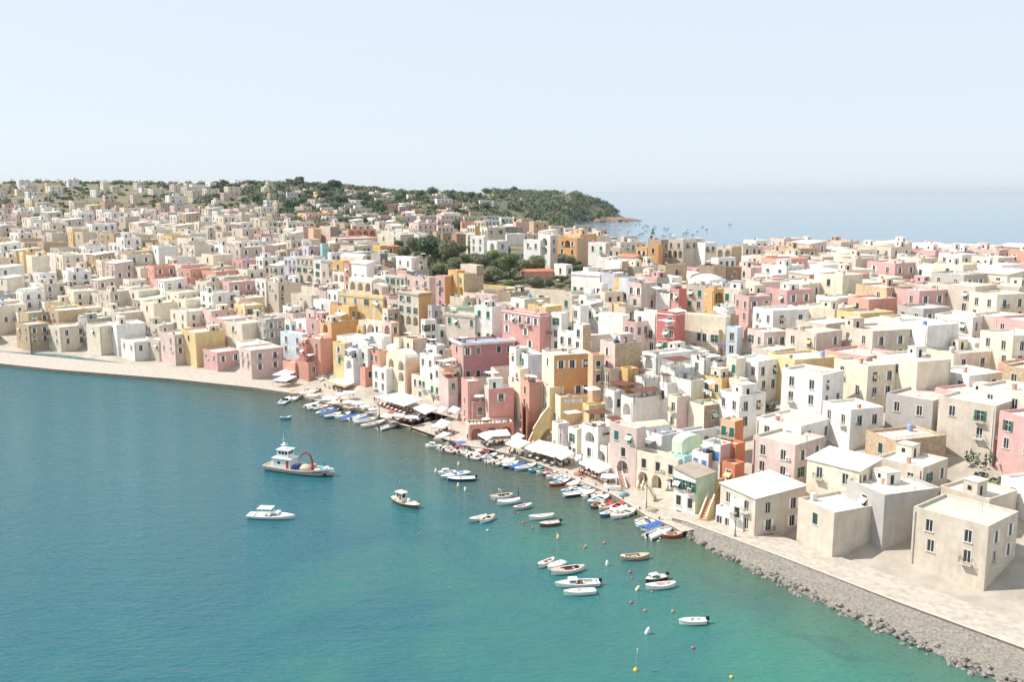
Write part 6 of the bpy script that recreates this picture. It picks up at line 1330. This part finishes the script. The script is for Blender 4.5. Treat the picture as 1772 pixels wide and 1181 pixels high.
st(zG,690,560,565,340,5.5,1.2,'yellow','yellow staircase left of the lilac house',1); st(zG,740,520,930,380,4.5,1.2,'white','white staircase rising to the lilac house',-1); st(zG,400,470,490,340,4.,1.,'salmon','terracotta staircase behind the cream awning',-1)
st(zG,930,580,1010,480,3,1.,'salmon','salmon staircase beside the white annex',-1); st(zQ,1540,560,1450,330,5,1.2,'white','white staircase of the tall quay house',1); st(zQ,1060,190,1010,20,5,1.1,'salmon','red tread staircase beside the terracotta house',1,z0=5)
st(zL,1400,1240,1500,980,3.2,1.3,'yellow','curved yellow staircase by the green sided house',1,z0=1.5)
st(zG,1190,770,1290,590,3.4,1.2,'cream','white staircase up to the arched house',-1)
# ================= laundry =================
def laundry(z,x0,y0,x1,y1,H,cols,label,n=6):
    a=hit(*z(x0,y0),H); c_=z(x1,y1); q=ray(*c_); t=(a.z-CAMZ)/q[2]; e=Vector((q[0]*t,q[1]*t,a.z))
    if (e-a).length>9: e=a+(e-a).normalized()*9
    r=thing('clothes_line','laundry',None,a,label=label); b=MB(); b.tube((0,0,0),e-a,.02,.02,GMETAL,4); part('line',b.mesh('line'),r); rr=random.Random(x0)
    for i in range(n):
        f0=(i+.12)/n; f1=(i+.88)/n; p=(e-a)*f0; q_=(e-a)*f1; h=rr.uniform(.7,1.4); b=MB(); m=cl(*cols[i%len(cols)]); o=Vector((0,-.05,0))
        b.poly([p+Vector((0,0,-h))+o,q_+Vector((0,0,-h))+o,q_,p],m); b.poly([p,q_,q_+Vector((0,0,-h))-o,p+Vector((0,0,-h))-o],m); part('washing',b.mesh('washing'),r)
CW=[('sheet white',(.8,.8,.78)),('sheet blue',(.55,.65,.75)),('sheet pale',(.7,.66,.62))]
laundry(zI,860,830,1080,820,8.2,CW,'laundry hanging over the yellow terrace wall',7); laundry(zL,1035,780,1140,830,4.6,[('washing red',(.6,.08,.1)),('washing blue',(.15,.2,.5)),('sheet white',(.8,.8,.78)),('washing pink',(.7,.4,.45))],'colourful laundry on the green sided house balcony',5)
laundry(zN,1600,370,1750,420,4.5,CW,'white sheets hanging in the right courtyard',3); laundry(zL,925,775,985,790,4.,CW,'pale laundry in the pointed arch',3); laundry(zK,1350,690,1470,740,7.5,CW,'white laundry on the golden yellow house',5); laundry(zF,1540,1120,1640,1130,6.,[('washing purple',(.3,.1,.3)),('washing blue',(.15,.2,.5))],'purple and blue laundry by the arches',4)
laundry(zG,20,190,80,200,8,CW,'laundry on the pale blue house',4)
# balustrade with white planters on the pink corner house terrace
a=at(*zH(900,1130),5.2); 
for i in range(13):
    q=zH(905+i*42,1122); c,b2,d=ray(*q); t=(226.8+i*.22)/b2; p=Vector((c*t,226.8+i*.22,CAMZ+d*t)); bb=MB(); bb.lathe([(.13,0),(.2,.3),(.28,.36)],WHITE,(0,0,0),7)
    rr=random.Random(i)
    for k in range(14):
        dd=Vector((rr.gauss(0,1),rr.gauss(0,1),rr.gauss(.5,1))).normalized(); cc=Vector((0,0,.55))+dd*.25; qq=dd.to_track_quat('Z','Y'); bb.poly([cc+qq@Vector((.16,0,0)),cc+qq@Vector((-.1,.14,0)),cc+qq@Vector((-.1,-.14,0))],mat('pot plant leaves',(.06,.11,.04)))
    thing('potted_plant','plant','white planter on the pink house balustrade terrace',p,me=bb.mesh('planter'),group='planters on the pink house terrace')

# bollards, net heaps and crates on the quay
b=MB(); b.lathe([(.16,0),(.13,.25),(.2,.36),(.12,.46)],mat('iron bollard',(.08,.07,.065),.6,.2,3),(0,0,0),8); BOL=b.mesh('bollard')
for i,(x,y) in enumerate(((530,685.5),(575,698.5),(610,708),(648,718),(690,731),(900,790.5),(925,799),(950,808.5),(978,820),(1003,830.5),(1028,840.5),(1050,850.5),(1075,864.5),(1104,882),(1138,899.5))):
    p=at(x+3,y,1.0); thing('bollard','bollard','dark iron bollard at the quay edge',(p.x,p.y,1.004),0,me=BOL)
for i,(x,y,c) in enumerate(((540,682,(.35,.14,.09)),(600,700,(.45,.36,.22)),(868,768,(.30,.30,.16)),(1128,884,(.42,.34,.22)),(1080,858,(.16,.25,.30)),(1000,822,(.40,.18,.10)))):
    p=at(x,y,1.0); b=MB(); rr=random.Random(i); b.lathe([(1.1,0),(1.0,.25),(.6,.5),(.2,.6)],mat('quay net %d'%i,c,.95,.35,3,bump=.5),(0,0,0),11,1.2,.8); thing('net_heap','fishing net','heap of fishing net left on the quay',(p.x,p.y,1.0),i,me=b.mesh('net',True))
b=MB(); cm=mat('pale crate',(.50,.46,.38),.8,.2,3)
b.box(-.35,.35,-.22,.22,0,.03,cm); 
for q in ((-.35,.35,-.22,-.19),(-.35,.35,.19,.22),(-.35,-.32,-.19,.19),(.32,.35,-.19,.19)): b.box(*q,.03,.28,cm)
CR=b.mesh('crate')
for i,(x,y) in enumerate(((545,684),(551,686),(873,771),(1125,880),(1132,889),(1010,826),(700,728))):
    p=at(x,y,1.0); thing('crate','crate','pale open fish crate on the quay',(p.x,p.y,1.0),i*.7,me=CR)

# the yellow sloping stair buttress beside the yellow house
def buttress():
    Yb=222.2; pts=[(1140,480),(1140,300),(1255,120),(1322,32),(1342,45),(1342,268),(1262,345),(1200,452),(1196,480)]
    F_=[]
    for x,y in pts:
        a_,b2,c2=ray(*zQ(x,y)); t=Yb/b2; F_.append(Vector((a_*t,Yb,CAMZ+c2*t)))
    o=Vector((F_[0].x,Yb,1.0)); th_=1.7; m=wallm('yellow'); w_=wallm('white'); r=thing('stair_buttress','stair wall',None,o,label='bold yellow sloping stair wall with pale edge between terracotta and yellow houses')
    b=MB(); q=[p-o for p in F_]; k=[p+Vector((0,th_,0)) for p in q]; b.poly(q[::-1],m); b.poly(k,m)
    for i in range(len(q)): j=(i+1)%len(q); b.poly([q[i],q[j],k[j],k[i]],m)
    part('wall',b.mesh('wall'),r)
    b=MB()
    for i in (1,2,3):
        u,v=q[i],q[i+1]; d=Vector((0,0,.12)); e=Vector((0,-.08,0)); f=Vector((0,.3,0)); b.poly([u+e,v+e,v+e+d,u+e+d],w_); b.poly([u+e+d,v+e+d,v+f+d,u+f+d],w_); b.poly([u+f,u+f+d,v+f+d,v+f],w_)
    part('coping',b.mesh('coping'),r)
buttress()
# ================= garden walls =================
def wall(pxs,H,h,mk,label,th=.4):
    P=[hit(x,y,H) for x,y in pxs]; b=MB(); m=wallm(mk)
    for p,q in zip(P[:-1],P[1:]):
        d=(q-p); d.z=0; d.normalize(); n_=Vector((-d.y,d.x,0))*th; lo=Vector((0,0,-h))
        for A in ((p,q,q+lo,p+lo),(p+n_,p+n_+lo,q+n_+lo,q+n_),(p,p+n_,q+n_,q),(q,q+n_,q+n_+lo,q+lo),(p,p+lo,p+n_+lo,p+n_)): b.poly(A,m)
    thing('garden_wall','wall',label=label,me=b.mesh('wall'))
zE=zp(755,430,6.815)
wall([zE(555,425),zE(720,435),zE(890,452)],5,6,'yellow','yellow garden wall below the dark trees'); wall([zE(893,452),zE(1150,475),zE(1520,498)],5.5,8,'cream','long cream retaining wall in front of the grove')
wall([zp(1015,300,6.815)(*q) for q in ((600,975),(760,985),(930,975))],3,3,'salmon','reddish terrace wall under the orange house'); 
# ================= fillers: modest houses wherever the hillside would show bare =================
def inside(cs,x,y,pad=1.0):
    cx=sum(c[0] for c in cs)/4; cy=sum(c[1] for c in cs)/4
    ax,ay=cs[1][0]-cs[0][0],cs[1][1]-cs[0][1]; bx,by=cs[2][0]-cs[0][0],cs[2][1]-cs[0][1]
    la,lb=math.hypot(ax,ay),math.hypot(bx,by); dx,dy=x-cx,y-cy
    return abs((dx*ax+dy*ay)/la)<la/2+pad and abs((dx*bx+dy*by)/lb)<lb/2+pad
rf=random.Random(21); nf=0; NHAND=len(HOUSES); CLUT_ON=False
grid=[]
def region_ok(px,Y,z):
    py=proj((0,Y,z))[1]
    if 1010<=px<1100 and 446<py<494: return False
    if 1120<px<1250 and 446<py<482: return False
    if 490<px<585 and 480<py<503: return False
    if px<690 or px>1010: return True
    return not (420<py<528)
cand=[]
Y=112.
while Y<1160:
    st_=10.5 if Y<420 else (14 if Y<560 else (19 if Y<760 else 30))
    px=-40.
    while px<1830:
        u=(px-CX)/F*1.01; d,z_=colprof(u); x=u*Y; out=px<488 or px>1284
        lo=(d[1]+(7 if px<700 else 8.5) if out else d[2]+6)
        if lo<Y<(d[10] if px<900 else d[7]) and T(x,Y)>(.85 if out else 2) and (Y<760 or rf.random()<.45) and not (px>840 and Y>780):
            cand.append((x+rf.uniform(-2,2)*st_/10,Y+rf.uniform(-2,2)*st_/10,px,Y))
        px+=(st_*(1.1 if out else 1))/Y*F
    Y+=st_*1.05
for x,y,px,Y0 in cand:
    z=T(x,y)
    if not region_ok(px,Y0,z): continue
    w=rf.uniform(6,10); l=rf.uniform(6,10)
    if Y0>760: w,l=rf.uniform(8,16),rf.uniform(8,12)
    outside=px<484 or px>1290
    if 1284<px<=1290: continue
    if outside and Y0<760: w,l=rf.uniform(7,12),rf.uniform(8,12)
    if 1284<px<1345 or 455<px<484: w,l=7,7
    if not outside and any(inside(cs,x,y,3.2) for cs,zt in FOOT): continue
    if outside and any(inside(cs,x,y,2.2) for cs,zt in FOOT): continue
    th=R(rf.choice([38,45,50]) if px<720 else rf.choice([20,25,34,40])); h=rf.uniform(3.2,5.5) if not outside else rf.uniform(4,9.5)
    col=rf.choice(['white','white','cream','beige','palepink','beige','roseate','tan','cream','salmon' if rf.random()<.4 else 'white','yellow' if rf.random()<.4 else 'grey'])
    xx=x-(math.cos(th)*w-math.sin(th)*l)/2; yy=y-(math.sin(th)*w+math.cos(th)*l)/2
    kw={}
    if outside: kw=dict(desc='x') if 1 else dict(label=('pastel flat roofed house beyond the left end of the quay' if px<700 else 'pastel flat roofed house beyond the right end of the terrace'),group='houses continuing past the sides of the view')
    else: kw=dict(desc='low '+{'palepink':'pale pink','roseate':'dusty pink'}.get(col,col)+' flat roofed house')
    house((xx,yy),z+h+(1 if outside else 0),th,w,l,col,roof=rf.choice('wwccgpv'),spec='L2x%dd R2x%dp'%((1,1) if h<6 else (2,2)) if rf.random()<.8 else 'L1x1k',rt=rf.choice(['flat']*12+(['v','V'] if w<8.5 and not outside else [])+['s']),**kw); nf+=1
print('fillers',nf,'houses',len(HOUSES))
def score(i):
    cs,zt=FOOT[i]; P=[proj((c[0],c[1],zt)) for c in cs]; x0=min(p[0] for p in P); x1=max(p[0] for p in P); cx=(x0+x1)/2
    y0=min(p[1] for p in P); h=10/cs[0][1]*F
    if cx<492 or cx>1280 : return 0
    return (x1-x0)*h*(.22 if i>=NHAND else 1)
order=sorted(range(len(HOUSES)),key=score,reverse=True); gone=set(); bg=MB(); dead=[]
for i in order[297:]:
    root=HOUSES[i]; gone.add(root.name); mw=Matrix.Translation(root.location)@Matrix.Rotation(root.rotation_euler.z,4,'Z')
    for c,par_o in [(c,None) for c in KIDS.get(root.name,[])]+[(g,c) for c in KIDS.get(root.name,[]) for g in KIDS.get(c.name,[])]:
        ml=mw@(Matrix.Translation(par_o.location)@Matrix.Rotation(par_o.rotation_euler.z,4,'Z') if par_o else Matrix.Identity(4))@Matrix.Translation(c.location)@Matrix.Rotation(c.rotation_euler.z,4,'Z'); me=c.data; i0=len(bg.v); ks=[bg.mi(m) for m in me.materials]; va=np.empty(len(me.vertices)*3); me.vertices.foreach_get('co',va); A4=np.array(ml); va=va.reshape(-1,3)@A4[:3,:3].T+A4[:3,3]
        bg.v+=list(map(tuple,va.tolist()))
        for p in me.polygons: bg.f.append(tuple(i0+k for k in p.vertices)); bg.m.append(ks[p.material_index])
        dead.append(c)
    dead.append(root)
AUTO[:]=[a for a in AUTO if a[0].name not in gone]
bpy.data.batch_remove(dead)
print('hand',NHAND,'merged',len(gone),'faces',len(bg.f))
structure('background_houses',bg.mesh('background_houses'),kind='stuff')
# far margins: trees and a few houses left of the photo are already sown with the hillside trees
# ================= auto labels =================
LM=[(530,335,'the left ridge'),(620,325,'the ridge trees'),(675,345,'the far left villas'),(560,365,'the leafy far hillside'),(625,400,'the wide red house'),(680,412,'the big square pale building'),(560,405,'the blank grey house'),(540,460,'the beige row houses'),(620,480,'the sloping roofed white house'),(590,520,'the white cube house'),(645,520,'the yellow palace'),(700,530,'the tall orange sided block'),(728,465,'the white house by dark trees'),
 (755,435,'the big dark tree'),(885,440,'the umbrella pine'),(940,440,'the tall arched white house'),(1000,420,'the orange villa'),(800,480,'the ochre arch house'),(730,495,'the long red house'),(900,500,'the long cream wall'),(1010,490,'the long white house'),(895,565,'the large pink palace'),(800,560,'the green shuttered grey house'),(835,615,'the mauve palace'),(990,650,'the orange house'),(845,700,'the pink corner house'),(920,690,'the terracotta house'),(1070,600,'the brown sided block'),
 (1155,570,'the bright red house'),(1215,560,'the broad cream house'),(1180,510,'the crimson cube house'),(1210,430,'the wide house before the sea'),(1045,430,'the white two window house'),(1130,405,'the lone cypress'),(1075,345,'the headland'),(960,345,'the cliff top houses'),(880,340,'the skyline villa'),(820,385,'the far middle rooftops'),(1170,400,'the bay'),(1120,440,'the ochre house front'),
 (1100,690,'the long grey sided house'),(1180,640,'the bicycle terrace house'),(1230,650,'the golden yellow house'),(1140,720,'the yellow vaulted house'),(1215,800,'the blue shuttered house'),(1195,850,'the green sided house'),(1255,850,'the yellow stair house'),(1040,770,'the white quay houses'),(985,770,'the long white awning'),(1105,800,'the pink beige stair house'),
 (690,650,'the arched peach house'),(610,620,'the lilac house'),(540,620,'the terracotta terraces'),(575,690,'the left quay parasols'),(690,690,'the large white awning'),(760,660,'the green balcony house'),(585,705,'the left row of boats'),(655,735,'the jetty'),(805,775,'the corner boat cluster'),(880,800,'the quay corner'),(965,825,'the middle quay'),(1030,865,'the right awning boats'),(1070,885,'the large cream boat'),(1135,910,'the last quay boats'),
 (700,860,'the small fishing boat'),(535,800,'the fishing vessel'),(790,825,'the three rafted boats'),(875,870,'the canvas covered boat'),(840,897,'the pair of small boats'),(945,900,'the brown hulled motorboat'),(980,985,'the near boat raft'),(1100,963,'the weathered wooden boat'),(1140,1010,'the two right hand boats'),(1200,1075,'the lone white motorboat'),(1120,1095,'the leaning white buoy'),(1240,940,'the boulders')]
def plural(s): return s
used={}
def clean(s,n=16): return ' '.join(s.split()[:n])
COLN={'palepink':'pale pink','roseate':'dusty pink','darkgrey':'dark grey','stone':'stone brown','lilac':'lilac'}
items=[]
for o,desc,loc in AUTO:
    px,py=proj(loc)
    if desc is None:
        if o.name.startswith('house'):
            wm=[c for c in KIDS.get(o.name,[]) if c.name.startswith('wall')][0].data; nm=wm.materials[-1].name.replace('plaster ','') if len(wm.materials)==1 else wm.materials[1].name.replace('plaster ','')
            sz=wm.vertices; 
            dims=[max(v.co[i] for v in sz)-min(v.co[i] for v in sz) for i in range(3)]
            w=dims[0]+dims[1]; s='wide' if w>30 else ('small' if w<15 else ('tall' if dims[2]>11 and w<20 else 'plain'))
            nwin=len([c for c in KIDS.get(o.name,[]) if c.name.startswith('window')])
            desc='%s %s %s'%(s,COLN.get(nm,nm),'windowed house' if nwin>3 else 'house')
            zc=loc.z+dims[2]*.8; px,py=proj((loc.x,loc.y,zc))
            roof_=[c for c in KIDS.get(o.name,[]) if c.name.startswith('roof')]
            if roof_ :
                rn=roof_[0].data.materials[0].name.replace('roof ','')
                if nwin<=3: desc+=' with %s roof'%rn
        else: desc=o['category']
    elif o.name.startswith('house'): px,py=proj((loc.x,loc.y,loc.z+7))
    items.append([o,desc,px,py])
from collections import Counter,defaultdict
cnt=Counter(i[1] for i in items)
def rel(px,py,l):
    dx,dy=px-l[0],py-l[1]
    if abs(dx)<6 and abs(dy)<6: return 'right at'
    if abs(dx)>abs(dy)*2: return 'right of' if dx>0 else 'left of'
    if abs(dy)>abs(dx)*2: return 'below' if dy>0 else 'above'
    return ('lower right of' if dx>0 else 'lower left of') if dy>0 else ('upper right of' if dx>0 else 'upper left of')
rest=[]
for it in items:
    o,desc,px,py=it
    if cnt[desc]==1 and o['category'] not in ('buoy',) and len(desc.split())>=6: o['label']=clean(desc)
    else: rest.append(it)
groups=defaultdict(list)
for it in rest:
    o,desc,px,py=it; l=min(LM,key=lambda l:(l[0]-px)**2+((l[1]-py)*1.6)**2)
    it.append('%s %s %s'%(desc,rel(px,py,l),l[2])); groups[it[-1]].append(it)
OR=['first','second','third','fourth','fifth','sixth','seventh','eighth','ninth','tenth']
for k,g in groups.items():
    if len(g)==1: g[0][0]['label']=clean(k); continue
    g.sort(key=lambda i:i[2])
    for n_,it in enumerate(g):
        it[0]['label']=clean(k,12)+', %s from the left'%(OR[n_] if n_<10 else str(n_+1)+'th')
# groups for repeats
for o in COL.objects:
    if o.parent or 'category' not in o or 'group' in o: continue
    c=o['category']; n=o.name.split('.')[0]
    gp={'boat':'small boats moored in the harbour','buoy':'mooring buoys floating in the harbour','tree':'trees on the island','house':'houses stacked up the hillside','parasol':'parasols on the quay','awning':'restaurant awnings along the quay','pergola':'pergolas and canopies on the roof terraces','stairs':'outside staircases of the quay houses','laundry':'laundry lines'}.get(c)
    if n=='anchored_boat': gp='boats anchored in the far bay'
    if n=='upturned_boat': gp='upturned boats on the quay'
    if gp: o['group']=gp
# ================= light, sky, haze, exposure =================
SUN_AZ=R(188)   # direction the light comes from, counter clockwise from +x ... see below
az=R(172); el=R(50)
sd=Vector((math.cos(el)*math.cos(az),math.cos(el)*math.sin(az),math.sin(el)))
sl=bpy.data.lights.new('sun','SUN'); sl.energy=3.3; sl.angle=R(.53); sl.color=(1,.955,.88)
so=bpy.data.objects.new('sun',sl); COL.objects.link(so); so.rotation_euler=sd.to_track_quat('Z','Y').to_euler()
w=bpy.data.worlds.new('World'); S.world=w; w.use_nodes=True; n,l=w.node_tree.nodes,w.node_tree.links
sky=n.new('ShaderNodeTexSky'); sky.sky_type='NISHITA'; sky.sun_disc=False; sky.sun_elevation=el; sky.sun_rotation=math.pi/2-az
sky.air_density=1.0; sky.dust_density=1.0; sky.ozone_density=1.5; sky.altitude=50
vm=n.new('ShaderNodeVectorMath'); vm.operation='SCALE'; vm.inputs['Scale'].default_value=.13; l.new(sky.outputs[0],vm.inputs[0])
mxs=n.new('ShaderNodeMix'); mxs.data_type='RGBA'; mxs.inputs['Factor'].default_value=.9; l.new(vm.outputs[0],mxs.inputs[6]); mxs.inputs[7].default_value=(.415,.46,.508,1)   # thin veil of bright summer haze
l.new(mxs.outputs[2],n['Background'].inputs[0]); n['Background'].inputs['Strength'].default_value=1.
HAZE=True
if HAZE:
    b=MB(); m=bpy.data.materials.new('pale sea air'); m.use_nodes=True; nn,ll=m.node_tree.nodes,m.node_tree.links; nn.remove(nn['Principled BSDF'])
    pv=nn.new('ShaderNodeVolumePrincipled'); pv.inputs['Color'].default_value=(.90,.96,1,1); pv.inputs['Density'].default_value=.00003; pv.inputs['Anisotropy'].default_value=.3
    ll.new(pv.outputs[0],nn['Material Output'].inputs['Volume'])
    b.box(-31000,31000,-2500,31000,-8,112,m); structure('haze',b.mesh('haze'),kind='stuff')
S.view_settings.view_transform='Standard'; S.view_settings.look='None'; S.view_settings.exposure=.9; S.view_settings.gamma=1; S.view_settings.use_curve_mapping=False
S.cycles.max_bounces=6; S.cycles.diffuse_bounces=5; S.cycles.glossy_bounces=3; S.cycles.volume_bounces=0; S.cycles.caustics_reflective=False; S.cycles.caustics_refractive=False
S.cycles.use_denoising=True
S.cycles.volume_step_rate=4
